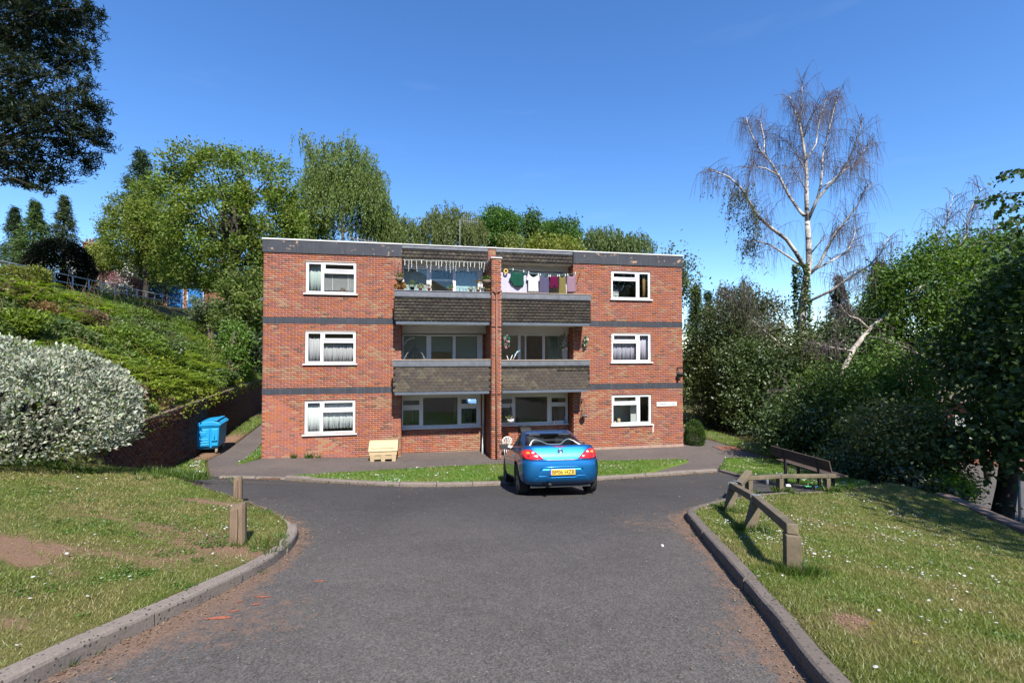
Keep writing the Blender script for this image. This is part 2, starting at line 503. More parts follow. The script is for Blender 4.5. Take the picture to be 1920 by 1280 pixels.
def region(name, poly, res, off, mat, dirt=None, skirt=.0, rough=.0, parent=None, fresh=None):
    """a sheet over the terrain inside an outline, off metres above it"""
    b = densify(poly, res)
    bx = np.array(b)
    gx, gy = np.meshgrid(np.arange(bx[:, 0].min(), bx[:, 0].max(), res), np.arange(bx[:, 1].min(), bx[:, 1].max(), res))
    gx = gx.ravel() + nr.uniform(-.25, .25, gx.size) * res; gy = gy.ravel() + nr.uniform(-.25, .25, gy.size) * res
    k = in_poly(gx, gy, b); gx, gy = gx[k], gy[k]
    k = dist_line(gx, gy, b, True) > res * .45; gx, gy = gx[k], gy[k]
    V = [Vector(p) for p in b] + [Vector((x, y)) for x, y in zip(gx, gy)]
    r = delaunay_2d_cdt(V, [], [list(range(len(b)))], 1, 1e-5)
    X = np.array([(p.x, p.y) for p in r[0]]); F = np.array([f for f in r[2] if len(f) == 3])
    z = H(X[:, 0], X[:, 1]) + off
    if rough: z = z + np.array([noise.noise((x * .9, y * .9, 3.1)) * rough for x, y in X])
    Vv = np.c_[X, z]; cols = np.zeros((len(Vv), 3))
    if dirt is not None: cols[:, 0] = dirt(X[:, 0], X[:, 1])
    if fresh is not None: cols[:, 1] = fresh(X[:, 0], X[:, 1])
    if skirt:
        edges = {}
        for f in F:
            for i in range(3):
                e = (f[i], f[(i + 1) % 3]); edges[e] = 1
        rim = [e for e in edges if (e[1], e[0]) not in edges]
        base = len(Vv); low = {}
        extra = []
        for e in rim:
            for q in e:
                if q not in low: low[q] = base + len(extra); extra.append(q)
        ex = Vv[extra].copy(); ex[:, 2] -= skirt
        Vv = np.r_[Vv, ex]; cols = np.r_[cols, cols[extra] + .2]
        F = np.r_[F, np.array([t for a, c in rim for t in ((c, a, low[a]), (c, low[a], low[c]))])]
    o = np_mesh(name, Vv, F, mat, parent, cols, smooth=True)
    return tag(o, kind='structure')

# big ground sheet: fine near, coarse to the horizon; a slot is left where the retaining wall stands
def axis_steps(a, b, fine, far):
    r = list(np.arange(a, b + 1e-6, fine)); s = fine
    lo, hi = [a], [b]
    while lo[-1] > -far: s *= 1.28; lo.append(lo[-1] - s)
    s = fine
    while hi[-1] < far: s *= 1.28; hi.append(hi[-1] + s)
    return np.array(lo[:0:-1] + r + hi[1:])
gxs = axis_steps(-32, 24, .5, 1500); gys = axis_steps(-4, 48, .5, 1500)
GX, GY = np.meshgrid(gxs, gys)
# the wall line is sharpened: two rows of points hug it
gz = H(GX.ravel(), GY.ravel()) - .06
fx = (np.abs(GX) > 200) | (np.abs(GY) > 200)
nx, ny = len(gxs), len(gys)
idx = np.arange(nx * ny).reshape(ny, nx)
F = np.c_[idx[:-1, :-1].ravel(), idx[:-1, 1:].ravel(), idx[1:, 1:].ravel(), idx[1:, :-1].ravel()]
# the cells that the wall crosses are pulled down to the foot of the wall, the bank sheet below covers them
wv, sv = ws(GX.ravel(), GY.ravel())
cross = (wv > -.1) & (wv < 1.0) & (sv > -3.2) & (sv < 24)
gz = np.where(cross, front_h(GX.ravel(), GY.ravel()) - .06, gz)
ground = np_mesh('ground', np.c_[GX.ravel(), GY.ravel(), gz], F, MAT['ground'], None, np.zeros((nx * ny, 3)), smooth=True)
tag(ground, kind='structure')

# road and kerb lines
LK = smooth_line([(-3.6, -2.0), (-3.1, 0.2), (-2.85, 1.8), (-2.74, 2.94), (-2.65, 3.6), (-2.57, 4.3), (-2.54, 4.9), (-2.62, 5.5), (-2.8, 6.05), (-3.12, 6.5), (-3.73, 6.92), (-4.46, 7.36), (-5.25, 7.75), (-6.0, 8.4)])
RK = smooth_line([(1.2, -2.0), (1.45, .5), (1.66, 1.9), (1.80, 2.77), (1.93, 3.35), (2.05, 3.95), (2.25, 4.94), (2.43, 5.86), (2.66, 6.85), (2.86, 7.55), (3.3, 8.18), (4.2, 9.1), (5.0, 9.66), (5.7, 9.97), (6.7, 10.25), (7.6, 10.6)])
VK = smooth_line([(-8.0, 12.6), (-6.9, 12.72), (-6.0, 12.5), (-5.0, 12.05), (-4.0, 11.65), (-3.0, 11.42), (-1.7, 11.42), (-.44, 11.8), (1.0, 12.45), (2.33, 13.05), (4.31, 13.95), (6.57, 14.75)])
BK = smooth_line([(6.62, 14.8), (6.86, 13.7), (7.0, 12.4), (7.12, 11.2), (7.55, 10.75)])

road_poly = [(-3.9, -2.5), (-3.6, 1), (-3.4, 5), (-4.2, 6.0), (-6.4, 7.6), (-8.6, 11.4), (-8.6, 12.9), (-5.6, 12.9), (-3.5, 12.0), (-1.2, 11.9), (1.5, 13.1), (4.6, 14.5), (6.9, 15.1), (8.0, 13.0), (8.2, 10.2), (5.4, 9.5), (4.2, 8.6), (3.4, 7.5), (2.8, 5), (2.4, 1), (2.0, -2.5)]
def road_dirt(x, y):
    dl = np.minimum(dist_line(x, y, LK), dist_line(x, y, RK)); dv = dist_line(x, y, VK)
    d = .50 * np.exp(-dl / .16) + .20 * np.exp(-dl / .8) + .45 * np.exp(-dv / .13)
    for cx, cy, r, a in ((-6.3, 10.6, 1.7, .42), (1.75, 7.0, .9, .28), (1.2, 8.9, 1.1, .2), (-1.9, 3.6, .8, .3), (1.6, 3.4, .5, .2), (5.6, 12.4, 1.0, .2)):
        d += a * np.exp(-((x - cx) ** 2 + (y - cy) ** 2) / r ** 2)
    return np.clip(d, 0, 1)
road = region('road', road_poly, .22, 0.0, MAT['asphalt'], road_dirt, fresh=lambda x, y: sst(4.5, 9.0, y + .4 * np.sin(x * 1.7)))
# worn orange spray marks on the asphalt
for cx, cy, L, a in ((-1.86, 4.48, .10, .2), (-2.19, 4.09, .11, .1), (-2.16, 3.93, .09, .3), (-2.31, 3.66, .16, .15), (-2.28, 3.79, .08, .2), (-2.33, 3.98, .05, .5)):
    pts = [(cx + L * (math.cos(t) * math.cos(a) - .22 * math.sin(t) * math.sin(a)) * rnd.uniform(.6, 1.2) * .7, cy + L * (math.cos(t) * math.sin(a) + .26 * math.sin(t) * math.cos(a)) * rnd.uniform(.6, 1.2) * .7) for t in np.linspace(0, 2 * math.pi, 15)[:-1]]
    if 'spray' not in MAT: MAT['spray'] = plain('orange_spray', (.30, .095, .05), .8, var=.5, scale=30)
    mb = MB(); mb.add([(x, y, hz(x, y) + .005) for x, y in pts], [list(range(len(pts)))]); mb.build('paint_mark', MAT['spray'], road)

# kerb stones, one object each, along the four kerb lines
def offset_line(line, d):
    a = np.array(line); t = np.gradient(a, axis=0); t /= np.linalg.norm(t, axis=1)[:, None]
    return a + np.c_[-t[:, 1], t[:, 0]] * d
def kerb(line, side, hgt, top_w=.125, length=.914, low=None, mat='kerb'):
    root = bpy.data.objects.new('kerb', None); col.objects.link(root); tag(root, kind='structure')
    a = np.array(line); seg = np.r_[0, np.cumsum(np.hypot(*np.diff(a, axis=0).T))]
    s = 0.0
    while s < seg[-1] - .2:
        e = min(s + length * rnd.uniform(.97, 1.03), seg[-1])
        q = np.linspace(s + .008, e - .008, 6)
        c = np.c_[np.interp(q, seg, a[:, 0]), np.interp(q, seg, a[:, 1])]
        t = np.gradient(c, axis=0); t /= np.linalg.norm(t, axis=1)[:, None]; nrm = np.c_[-t[:, 1], t[:, 0]] * side
        hh = hgt if low is None else hgt * low(c[3][0], c[3][1])
        dz = rnd.uniform(-.009, .009); dn = rnd.uniform(-.009, .009)
        sec = [(0, -.12), (.002, hh - .03), (.010, hh - .012), (.028, hh), (top_w, hh + .002), (top_w, -.12)]
        vs_, fs = [], []
        for i in range(6):
            jit = rnd.uniform(-.003, .003)
            for o_, z_ in sec:
                p = c[i] + nrm[i] * (o_ + dn + (jit if 0 < z_ < hh else 0)); vs_.append((p[0], p[1], float(H(c[i][0], c[i][1])) + z_ + dz + jit * .5))
        m = len(sec)
        for i in range(5):
            for k in range(m):
                f = (i * m + k, i * m + (k + 1) % m, (i + 1) * m + (k + 1) % m, (i + 1) * m + k)
                fs.append(f if side < 0 else f[::-1])
        fs += [tuple(range(m)), tuple(range(5 * m, 6 * m))[::-1]]
        mb = MB(); mb.add(vs_, fs); mb.build('kerb_stone', MAT[mat], root)
        s = e
    return root
kerb(LK, 1, .115, mat='kerb_pale', low=lambda x, y: 1.0 if y < 6.35 else max(.2, 1.0 - (y - 6.35) * 2.2)); kerb(RK, -1, .115)
kerb(VK, 1, .085, mat='kerb_mid', low=lambda x, y: .45 if x < -6.2 else 1.0); kerb(BK, 1, .075)

# lawns, verge, paths
def bare(x, y):
    d = .55 * np.exp(-np.minimum(dist_line(x, y, LK), dist_line(x, y, RK)) / .10)
    for cx, cy, rx, ry, a in ((-4.7, 4.25, .75, .25, .75), (-4.2, 3.95, .45, .14, .6), (-4.0, 5.35, .5, .22, .6), (-3.45, 4.95, .5, .2, .6), (-3.55, 4.4, .7, .2, .35), (-3.25, 5.25, .25, .2, .6), (-3.6, 6.1, .3, .12, .5), (-4.4, 6.6, .45, .12, .5), (2.52, 3.42, .18, .14, .8), (2.35, 3.15, .12, .2, .5), (-3.7, 3.1, .5, .1, .3), (3.2, 5.0, .3, .25, .2)):
        d = d + a * np.exp(-(((x - cx) / rx) ** 2 + ((y - cy) / ry) ** 2))
    d = d + np.where(x < -2, .52, .16) * np.array([max(0, noise.noise((a * 1.5, b * 2.6, 4.4))) for a, b in zip(x, y)])
    return np.clip(d, 0, 1)
LKo = [tuple(p) for p in offset_line(LK, .12)]; RKo = [tuple(p) for p in offset_line(RK, -.12)]
VKo = [tuple(p) for p in offset_line(VK, .12)]; BKo = [tuple(p) for p in offset_line(BK, .12)]
left_lawn_poly = LKo + [(-6.9, 9.8), (-7.7, 11.3), (-8.3, 12.5), (-9.2, 12.0), (-9.6, 10.9), (-14, 9), (-14, -2)]
right_lawn_poly = RKo + [(8.2, 10.9), (9.4, 11.6), (9.3, 9.5), (8.9, 8), (8.7, 6), (8.9, -2)]
lawn_l = region('lawn', left_lawn_poly, .2, .10, MAT['lawn'], bare, .22, .02)
lawn_r = region('lawn', right_lawn_poly, .2, .10, MAT['lawn'], bare, .22, .02)
verge_poly = [p for p in VKo if -6.1 < p[0] < 4.0] + [(4.15, 14.25), (6.28, 16.45), (6.35, 16.75), (4.7, 16.55), (2.81, 16.35), (-.43, 15.75), (-2.31, 15.2), (-3.88, 14.5), (-5.33, 13.7), (-6.1, 12.95)]
verge = region('verge', verge_poly, .2, .07, MAT['verge_ground'], None, .16, .012)
tip_poly = [p for p in BKo[::-1]] + [(6.75, 15.05), (7.86, 17.0), (9.4, 17.1), (9.9, 15.5), (9.6, 12.4), (8.6, 11.2)]
bench_lawn = region('lawn', tip_poly, .2, .07, MAT['verge_ground'], None, .16, .012)
path_poly = [(-8.3, 12.75), (-6.6, 12.9), (-5.6, 12.55), (-5.0, 13.0), (-3.5, 14.0), (-2.0, 14.8), (0, 15.4), (3, 16.0), (5.5, 16.2), (4.0, 14.5), (4.0, 14.02), (5.2, 14.55), (6.75, 15.0), (7.3, 15.6), (8.1, 16.95), (9.6, 16.9), (9.75, 17.3), (9.2, 19.3), (8.75, 21.4), (9.0, 26), (7.6, 26), (7.0, 20), (-8.8, 17.2), (-8.85, 16.45), (-8.95, 15.0), (-10.4, 19.2), (-12.2, 26.0), (-13.6, 26.0), (-11.0, 18.0), (-10.35, 15.7), (-8.9, 13.6)]
path = region('path', path_poly, .25, .015, MAT['path'], lambda x, y: .35 * np.exp(-((x + 9) ** 2 + (y - 14) ** 2) / 4) + .25 * np.exp(-((x - 8) ** 2 + (y - 18) ** 2) / 3))
strip_poly = [(-8.98, 15.1), (-8.98, 16.2), (-10.6, 25.9), (-12.1, 25.9), (-10.3, 19.2)]
region('grass_strip', strip_poly, .25, .05, MAT['verge_ground'], None, .1, .01)
soil_poly = [(-8.5, 12.7), (-9.0, 13.6), (-10.45, 15.7), (-11.1, 18.0), (-13.7, 26.0), (-14.6, 25.9), (-10.35, 14.0), (-9.3, 11.6)]
def wall_dirt(x, y): return .2 + .5 * sst(15.2, 16.3, y) * (1 - sst(19.5, 22, y))
region('grass_strip', soil_poly, .25, .04, MAT['lawn'], wall_dirt, .1, .03)
region('grass_strip', [(8.8, 21.6), (9.25, 19.3), (9.8, 17.4), (9.5, 16.5), (10.2, 15.5), (11, 17.5), (10.3, 20.5), (9.6, 26), (9.05, 26)], .3, .05, MAT['lawn'], None, .1, .02)
# the bank above the retaining wall
bank_poly = []
for s_ in np.linspace(-4.2, 23, 40): bank_poly.append((-10 - .35 * s_ - .937 * .16, 13 + .937 * s_ - .35 * .16))
for s_ in np.linspace(23, -4.2, 40): bank_poly.append((-10 - .35 * s_ - .937 * 14, 13 + .937 * s_ - .35 * 14))
region('bank', bank_poly, .45, .02, MAT['ground'], None, .5, .12)

# brick retaining wall along the foot of the bank
def brick_color(k=None):
    r = rnd.random() if k is None else k
    if r < .30: c = (.31, .105, .056)
    elif r < .55: c = (.27, .10, .072)
    elif r < .70: c = (.35, .115, .047)
    elif r < .82: c = (.25, .115, .09)
    elif r < .93: c = (.31, .175, .105)
    else: c = (.165, .085, .066)
    j = rnd.uniform(.86, 1.14) * BRICK_GAIN
    return tuple(x * j * rnd.uniform(.95, 1.05) for x in c)
wall = thing('retaining_wall', 'long dark brick retaining wall below the ferny bank', 'wall', (0, 0, 0))
mb = MB(); bv, bf, bc = [], [], []
S0, S1 = -3.4, 24.0
q = np.linspace(S0, S1, 28)
def wp(s_, w_, z): return (-10 - .35 * s_ - .937 * w_, 13 + .937 * s_ - .35 * w_, z)
for a, b in zip(q[:-1], q[1:]):
    za, zb_ = [hz(*wp(t, -.05, 0)[:2]) - .2 for t in (a, b)]
    mb.add([wp(a, .012, za), wp(b, .012, zb_), wp(b, .012, 2.12), wp(a, .012, 2.12), wp(a, .22, za), wp(b, .22, zb_), wp(b, .22, 2.12), wp(a, .22, 2.12)],
           [(0, 1, 2, 3)[::-1], (4, 5, 6, 7), (3, 2, 6, 7)[::-1], (0, 4, 7, 3)[::-1], (1, 5, 6, 2)])
MAT['wall_mortar'] = plain('dark_mortar', (.11, .085, .068), .95, var=.3)
mb.build('mortar_core', MAT['wall_mortar'], wall)
row = 0; z = -.3
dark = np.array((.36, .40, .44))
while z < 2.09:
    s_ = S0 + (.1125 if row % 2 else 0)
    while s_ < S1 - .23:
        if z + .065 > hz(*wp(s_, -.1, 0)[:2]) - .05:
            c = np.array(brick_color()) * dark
            if rnd.random() < .1: c = c * .6
            o = len(bv)
            for ww in (rnd.uniform(-.004, .003), .05):
                bv += [wp(s_, ww, z), wp(s_ + .215, ww, z), wp(s_ + .215, ww, z + .065), wp(s_, ww, z + .065)]
            bf += [(o + 3, o + 2, o + 1, o), (o + 2, o + 3, o + 7, o + 6), (o, o + 1, o + 5, o + 4), (o + 3, o, o + 4, o + 7), (o + 1, o + 2, o + 6, o + 5)]
            bc += [c] * 8
        s_ += .225
    z += .075; row += 1
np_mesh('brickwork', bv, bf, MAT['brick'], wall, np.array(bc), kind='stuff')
mb = MB()
for a in np.arange(S0, S1 - .1, .45):
    mb.add([wp(a + .005, -.02, 2.122), wp(a + .445, -.02, 2.122), wp(a + .445, .22, 2.122), wp(a + .005, .22, 2.122), wp(a + .005, -.02, 2.19), wp(a + .445, -.02, 2.19), wp(a + .445, .22, 2.19), wp(a + .005, .22, 2.19)],
           [(0, 1, 2, 3), (4, 5, 6, 7)[::-1], (0, 1, 5, 4)[::-1], (1, 2, 6, 5)[::-1], (2, 3, 7, 6)[::-1], (3, 0, 4, 7)[::-1]])
MAT['wall_cope'] = plain('wall_coping', (.15, .105, .08), .95, var=.35, scale=5, bump=.4)
mb.build('coping', MAT['wall_cope'], wall)
# ------------------------------------------------------------ block of flats (local x along the front, y inwards, z up)
YAW = .185
FX, FY = -8.886, 16.361
cY, sY = math.cos(YAW), math.sin(YAW)
def fac(u, out, z):
    """front-of-house coordinates to world: u along, out towards the road"""
    return (FX + cY * u + sY * out, FY + sY * u - cY * out, z)
block = thing('apartment_block', 'three storey red brick block of flats with tile hung balconies', 'building', (FX, FY, 0), YAW)
W, M1, M2, D = 16.354, 4.809, 11.568, 9.0
PL, PR = 8.09, 8.45
VR = .70
TOP, FB = 8.05, 7.558
B1, B1T, B2, B2T = 2.44, 2.665, 4.99, 5.215
WIN_L = [(1.42, 3.17, .99, 2.21), (1.42, 3.17, 3.54, 4.73), (1.42, 3.17, 6.10, 7.27)]
WIN_R = [(13.19, 14.92, .985, 2.21), (13.19, 14.92, 3.545, 4.735), (13.19, 14.92, 6.135, 7.30)]

# solid core: walls behind the brick skin, floors, roof, partitions
core = MB()
def panel_x(u0, u1, z0, z1, v0, v1, holes=()):
    for a, b, c, d in holes_split(u0, u1, z0, z1, list(holes)): core.box(a, b, v0, v1, c, d)
panel_x(.004, M1 - .004, -.4, FB, .004, .25, WIN_L)
panel_x(M2 + .004, W - .004, -.4, FB, .004, .25, WIN_R)
core.box(.004, .25, .25, D, -.4, FB); core.box(W - .25, W - .004, .25, D, -.4, FB)
core.box(M1 - .25, M1 - .004, .25, VR + .25, -.4, FB); core.box(M2 + .004, M2 + .25, .25, VR + .25, -.4, FB)
core.box(PL + .004, PR - .004, -1.0 + .004, VR, -.4, 7.42)
core.box(PL + .004, PR - .054, .049, VR, 7.42, 8.02)
core.box(.25, W - .25, D - .2, D, -.4, FB)
core.build('wall_core', MAT['mortar'], block)
ins = MB()
for z0, z1 in ((-.2, .03), (2.47, 2.60), (5.02, 5.15)):
    ins.box(.26, M1 - .26, .26, D - .21, z0, z1); ins.box(M2 + .26, W - .26, .26, D - .21, z0, z1); ins.box(M1 - .25, M2 + .25, VR + .26, D - .21, z0, z1)
for u in (4.7, 8.2, 11.6): ins.box(u - .05, u + .05, VR + .27, D - .22, .03, 7.4)
ins.box(.26, W - .26, 4.5, 4.6, .03, 7.4)
ins.build('interior_wall', MAT['plaster'], block)
rf = MB()
rf.box(-.02, W + .02, .10, D + .02, 7.60, 7.98)
rf.box(-.02, M1, -.02, .10, 7.60, 7.98); rf.box(M2, W + .02, -.02, .10, 7.60, 7.98)
MAT['felt'] = plain('roof_felt', (.10, .10, .10), .95)
roof = rf.build('roof', MAT['felt'], block)
fa = MB()
for a, b in ((-.03, M1 + .01), (M2 - .01, W + .03)): MB().box(a, b, -.035, -.021, FB - .01, 8.0).build('fascia', MAT['peel'], roof)
MB().box(-.035, -.031, -.02, D, FB - .01, 8.0).build('fascia', MAT['peel'], roof)
for a, b, c, d in ((-.05, M1 + .02, -.055, .12), (M2 - .02, W + .05, -.055, .12), (-.05, .1, .122, D), (W - .1, W + .05, .122, D)): MB().box(a, b, c, d, 8.0, 8.05).build('coping', MAT['coping'], roof, .006)
for a, b in ((-.004, M1 + .004), (M2 - .004, W + .004)):
    for c, d in ((B1, B1T), (B2, B2T)):
        MB().box(a, b, -.012, .06, c + .004, d - .004).build('slate_band', MAT['band'], block)

# brick skin
brick_list = []
def skin(o, a, nrm, L, z0, z1, holes=(), start=0.0, single=False):
    """courses of stretchers on a face from o along a; nrm points out"""
    o, a, nrm = np.array(o, float), np.array(a, float), np.array(nrm, float)
    k0 = math.floor((z0 - 2.44) / .075); k1 = math.ceil((z1 - 2.44) / .075)
    for k in range(k0, k1):
        za = 2.44 + k * .075 + .005; zb_ = za + .065
        za, zb_ = max(za, z0), min(zb_, z1)
        if zb_ - za < .02: continue
        zm = (za + zb_) / 2
        cuts = [(h_[0], h_[1]) for h_ in holes if h_[2] - .01 < zm < h_[3] + .01]
        u = -(.1125 if k % 2 else 0.0) - start
        while u < L:
            segs = [(max(u + .005, 0), min(u + .22, L))]
            for c0, c1 in cuts:
                n2 = []
                for s0, s1 in segs:
                    if s1 <= c0 or s0 >= c1: n2.append((s0, s1))
                    else:
                        if s0 < c0: n2.append((s0, c0))
                        if s1 > c1: n2.append((c1, s1))
                segs = n2
            for s0, s1 in segs:
                if s1 - s0 > .02: brick_list.append((o, a, nrm, s0, s1, za, zb_, single and s1 - s0 > .212 and zb_ - za > .06))
            u += .225
def hole(ws_, u0=0): return [(a - u0, b - u0, c, d) for a, b, c, d in ws_]
for (za, zb_), keep in (((-.32, B1), True), ((B1T, B2), False), ((B2T, FB - .006), False)):
    skin((0, 0, 0), (1, 0, 0), (0, -1, 0), M1, za, zb_, hole(WIN_L), 0, keep)
    skin((M2, 0, 0), (1, 0, 0), (0, -1, 0), W - M2, za, zb_, hole(WIN_R, M2), .09)
skin((0, D, 0), (0, -1, 0), (-1, 0, 0), D - .105, -.32, FB - .006); skin((W, .105, 0), (0, 1, 0), (1, 0, 0), D - .105, -.32, FB - .006)
skin((M1, .105, 0), (0, 1, 0), (1, 0, 0), VR - .1, -.32, FB - .1); skin((M2, VR, 0), (0, -1, 0), (-1, 0, 0), VR - .105, -.32, FB - .1)
skin((PL, -1.0, 0), (1, 0, 0), (0, -1, 0), PR - PL, -.32, 7.42)
skin((PL, VR, 0), (0, -1, 0), (-1, 0, 0), VR + .895, -.32, 7.42); skin((PR, -.895, 0), (0, 1, 0), (1, 0, 0), VR + .895, -.32, 7.42)
skin((PL, .045, 0), (1, 0, 0), (0, -1, 0), PR - .05 - PL, 7.44, 8.02)
# recess walls under the ground floor windows and beside the frames
skin((M1, VR, 0), (1, 0, 0), (0, -1, 0), PL - M1, -.32, .955); skin((PR, VR, 0), (1, 0, 0), (0, -1, 0), M2 - PR, -.32, .955)
skin((7.90, VR, 0), (1, 0, 0), (0, -1, 0), PL - 7.90, .955, 2.3)
for i in range(2):
    skin((7.96, VR, 0), (1, 0, 0), (0, -1, 0), PL - 7.96, 2.66 + 2.55 * i, 4.85 + 2.6 * i)
rc = MB()
rc.box(M1 - .24, PL, VR + .004, VR + .25, -.4, .955); rc.box(PR, M2 + .24, VR + .004, VR + .25, -.4, .955)
rc.box(7.90, PL, VR + .004, VR + .25, .955, 7.5); rc.build('wall_core', MAT['mortar'], block)

PAL = []
for i in range(14):
    PAL.append(brick_color((.1, .2, .32, .4, .5, .6, .65, .25, .85, .9, .95, .15, .75, .88)[i]))
brick_mats = []
for i, c in enumerate(PAL):
    m, nt, out = nodes_of('brick_tone')
    f = noise_tex(nt, 30, 5, .65, coords(nt))
    bsdf(nt, out, ramp(nt, f, [(.25, tuple(x * .78 for x in c)), (.75, tuple(x * 1.22 for x in c))]), .88, 0, f, .35, .004, .2)
    brick_mats.append(m)
def brick_mesh(i):
    mb = MB(); mb.box(0, .215, -.0, .085, 0, .065); return mb.mesh('brick', brick_mats[i])
brick_meshes = [brick_mesh(i) for i in range(len(PAL))]
skin_part = MB().box(.02, .24, .26, .27, -.3, -.25).build('brick_wall', MAT['mortar'], block)
def tone_for(P):
    n_ = noise.noise((P[0] * .9 + P[2] * .9, P[1] * .9, P[2] * 1.7 + 5)) + rnd.gauss(0, .36)
    if n_ > .46: return rnd.choice((8, 9, 13, 8, 9))
    if n_ < -.62: return rnd.choice((6, 1, 2, 3))
    if rnd.random() < .05: return 10
    return rnd.choice((0, 1, 2, 3, 4, 5, 7, 11, 12, 3, 4))
bv, bf, bc = [], [], []
singles = 0
order = sorted(range(len(brick_list)), key=lambda i: brick_list[i][3] * .8 + brick_list[i][5] if brick_list[i][7] else 99)
single_set = set(order[:300])
for i, (o, a, nrm, s0, s1, za, zb_, sg) in enumerate(brick_list):
    P = o + a * s0; P[2] = za
    tone = tone_for(P); pr = rnd.uniform(-.0008, .0022)
    if i in single_set:
        b = link('brick', brick_meshes[tone], skin_part)
        b.location = (P[0], P[1] - pr, za); b.scale = ((s1 - s0) / .215, 1, (zb_ - za) / .065)
        continue
    c = np.array(PAL[tone]) * rnd.uniform(.88, 1.12)
    o_ = len(bv)
    for dep in (pr, -.085):
        for (s_, z_) in ((s0, za), (s1, za), (s1, zb_), (s0, zb_)):
            q = o + a * s_ + nrm * dep; bv.append((q[0], q[1], z_))
    bf += [(o_, o_ + 1, o_ + 2, o_ + 3), (o_ + 3, o_ + 2, o_ + 6, o_ + 7), (o_ + 1, o_, o_ + 4, o_ + 5), (o_, o_ + 3, o_ + 7, o_ + 4), (o_ + 2, o_ + 1, o_ + 5, o_ + 6)]
    bc += [c] * 8
np_mesh('brickwork', bv, bf, MAT['brick'], block, np.array(bc), kind='stuff')
for q in ((-.01, M1 + .01, -.014, .0, -.35, -.01), (M2 - .01, W + .01, -.016, .0, -.35, .12), (M1 + .02, 7.88, VR - .012, VR, -.35, .03)): MB().box(*q).build('plinth', MAT['plinth'], block)
for q in ((PL - .03, PR + .03, -1.04, .04, 7.42, 7.465), (PL - .02, PR - .03, .0, .3, 8.02, 8.065)): MB().box(*q).build('pier_cap', MAT['coping'], block, .005)

# ------------------------------------------------------------ windows
def ring(mb, a, b, c, d, w, v0, v1, mi=0):
    mb.box(a, b, v0, v1, c, c + w, mi); mb.box(a, b, v0, v1, d - w, d, mi); mb.box(a, a + w, v0, v1, c + w, d - w, mi); mb.box(b - w, b, v0, v1, c + w, d - w, mi)
def fabric(name, c, trans=.3):
    m, nt, out = nodes_of(name)
    d = N(nt, 'ShaderNodeBsdfDiffuse'); t = N(nt, 'ShaderNodeBsdfTranslucent')
    w = noise_tex(nt, 40, 3, .6, coords(nt))
    cc = ramp(nt, w, [(.3, tuple(x * .88 for x in c)), (.7, c)])
    nt.links.new(cc, d.inputs['Color']); nt.links.new(cc, t.inputs['Color'])
    mx = N(nt, 'ShaderNodeMixShader'); mx.inputs[0].default_value = trans
    nt.links.new(d.outputs[0], mx.inputs[1]); nt.links.new(t.outputs[0], mx.inputs[2]); nt.links.new(mx.outputs[0], out.inputs[0])
    return m
CUR = {'grey': fabric('grey_net', (.46, .445, .46), .15), 'white': fabric('white_lace', (.74, .77, .76), .15), 'pale': fabric('pale_curtain', (.46, .53, .51), .15), 'lilac': fabric('lilac_curtain', (.50, .47, .56), .15),
       'tan': fabric('tan_curtain', (.30, .19, .09)), 'blind': fabric('green_grey_blind', (.20, .27, .25), .15), 'teal': fabric('teal_blind', (.36, .48, .49), .15), 'olive': fabric('olive_curtain', (.22, .26, .18))}
def curtain(parent, u0, u1, z0, z1, v, m, fold=.03, n=None, wavy=0.0, top=0.0):
    n = n or max(8, int((u1 - u0) / .018)); V, F = [], []
    ph = rnd.uniform(0, 6)
    for i in range(n + 1):
        u = u0 + (u1 - u0) * i / n
        dv = fold * (math.sin(u * 52 + ph) * .6 + math.sin(u * 87 + 1.7 * ph) * .4 + .4 * math.sin(u * 23))
        zb_ = z0 + wavy * abs(math.sin(u * 26)); zt = z1 - top * (.6 + .6 * math.sin(u * 17 + ph) ** 2)
        V += [(u, v + dv * 1.15, zb_), (u, v + dv * .8, (zb_ + zt) / 2), (u, v + dv * .5, zt)]
    for i in range(n):
        for k in range(2): F.append((i * 3 + k, i * 3 + 3 + k, i * 3 + 4 + k, i * 3 + 1 + k))
    mb = MB(); mb.add(V, F, 0, fold > .001)
    o = mb.build('curtain', m, parent)
    sd = o.modifiers.new('solid', 'SOLIDIFY'); sd.thickness = .004
    return o
def slat_blind(parent, u0, u1, z0, z1, v):
    mb = MB(); z = z0
    while z < z1:
        mb.obox(((u0 + u1) / 2, v, z), ((u1 - u0) / 2, 0, 0), (0, .011, .006), (0, -.0006, .0009)); z += .026
    for u in (u0 + .25 * (u1 - u0), u0 + .75 * (u1 - u0)): mb.box(u, u + .012, v - .014, v - .012, z0, z1)
    return mb.build('blind', MAT['upvc'], parent)
def make_window(u0, u1, z0, z1, v, lights, sill=True, fw=.03, parent=block, mat=None, depth=.07):
    """lights: (a, b, c, d, opening) as fractions of the outer size, the glass area of each light"""
    mat = mat or MAT['upvc']
    w_, h_ = u1 - u0, z1 - z0
    L = [(u0 + a * w_, u0 + b * w_, z0 + c * h_, z0 + d * h_, op) for a, b, c, d, op in lights]
    mb = MB()
    for a, b, c, d in holes_split(u0 + .004, u1 - .004, z0 + .004, z1 - .004, [l[:4] for l in L]): mb.box(a, b, v, v + depth, c, d)
    win = mb.build('window', mat, parent)
    for a, b, c, d, op in L:
        if op == 2: continue
        if op:
            s = MB(); ring(s, a - .035, b + .035, c - .035, d + .035, .05, v - .016, v + .02); s.build('sash', mat, win, .004)
        MB().box(a - .003, b + .003, v + .03, v + .036, c - .003, d + .003).build('pane', MAT['glass'], win)
    if sill:
        MB().box(u0 - .07, u1 + .07, v - .11, v + .02, z0 - .045, z0 - .001).build('sill', mat, win, .006)
    return win
LL = [(.055, .295, .075, .925, 0), (.375, .955, .765, .93, 1), (.355, .955, .065, .64, 0)]
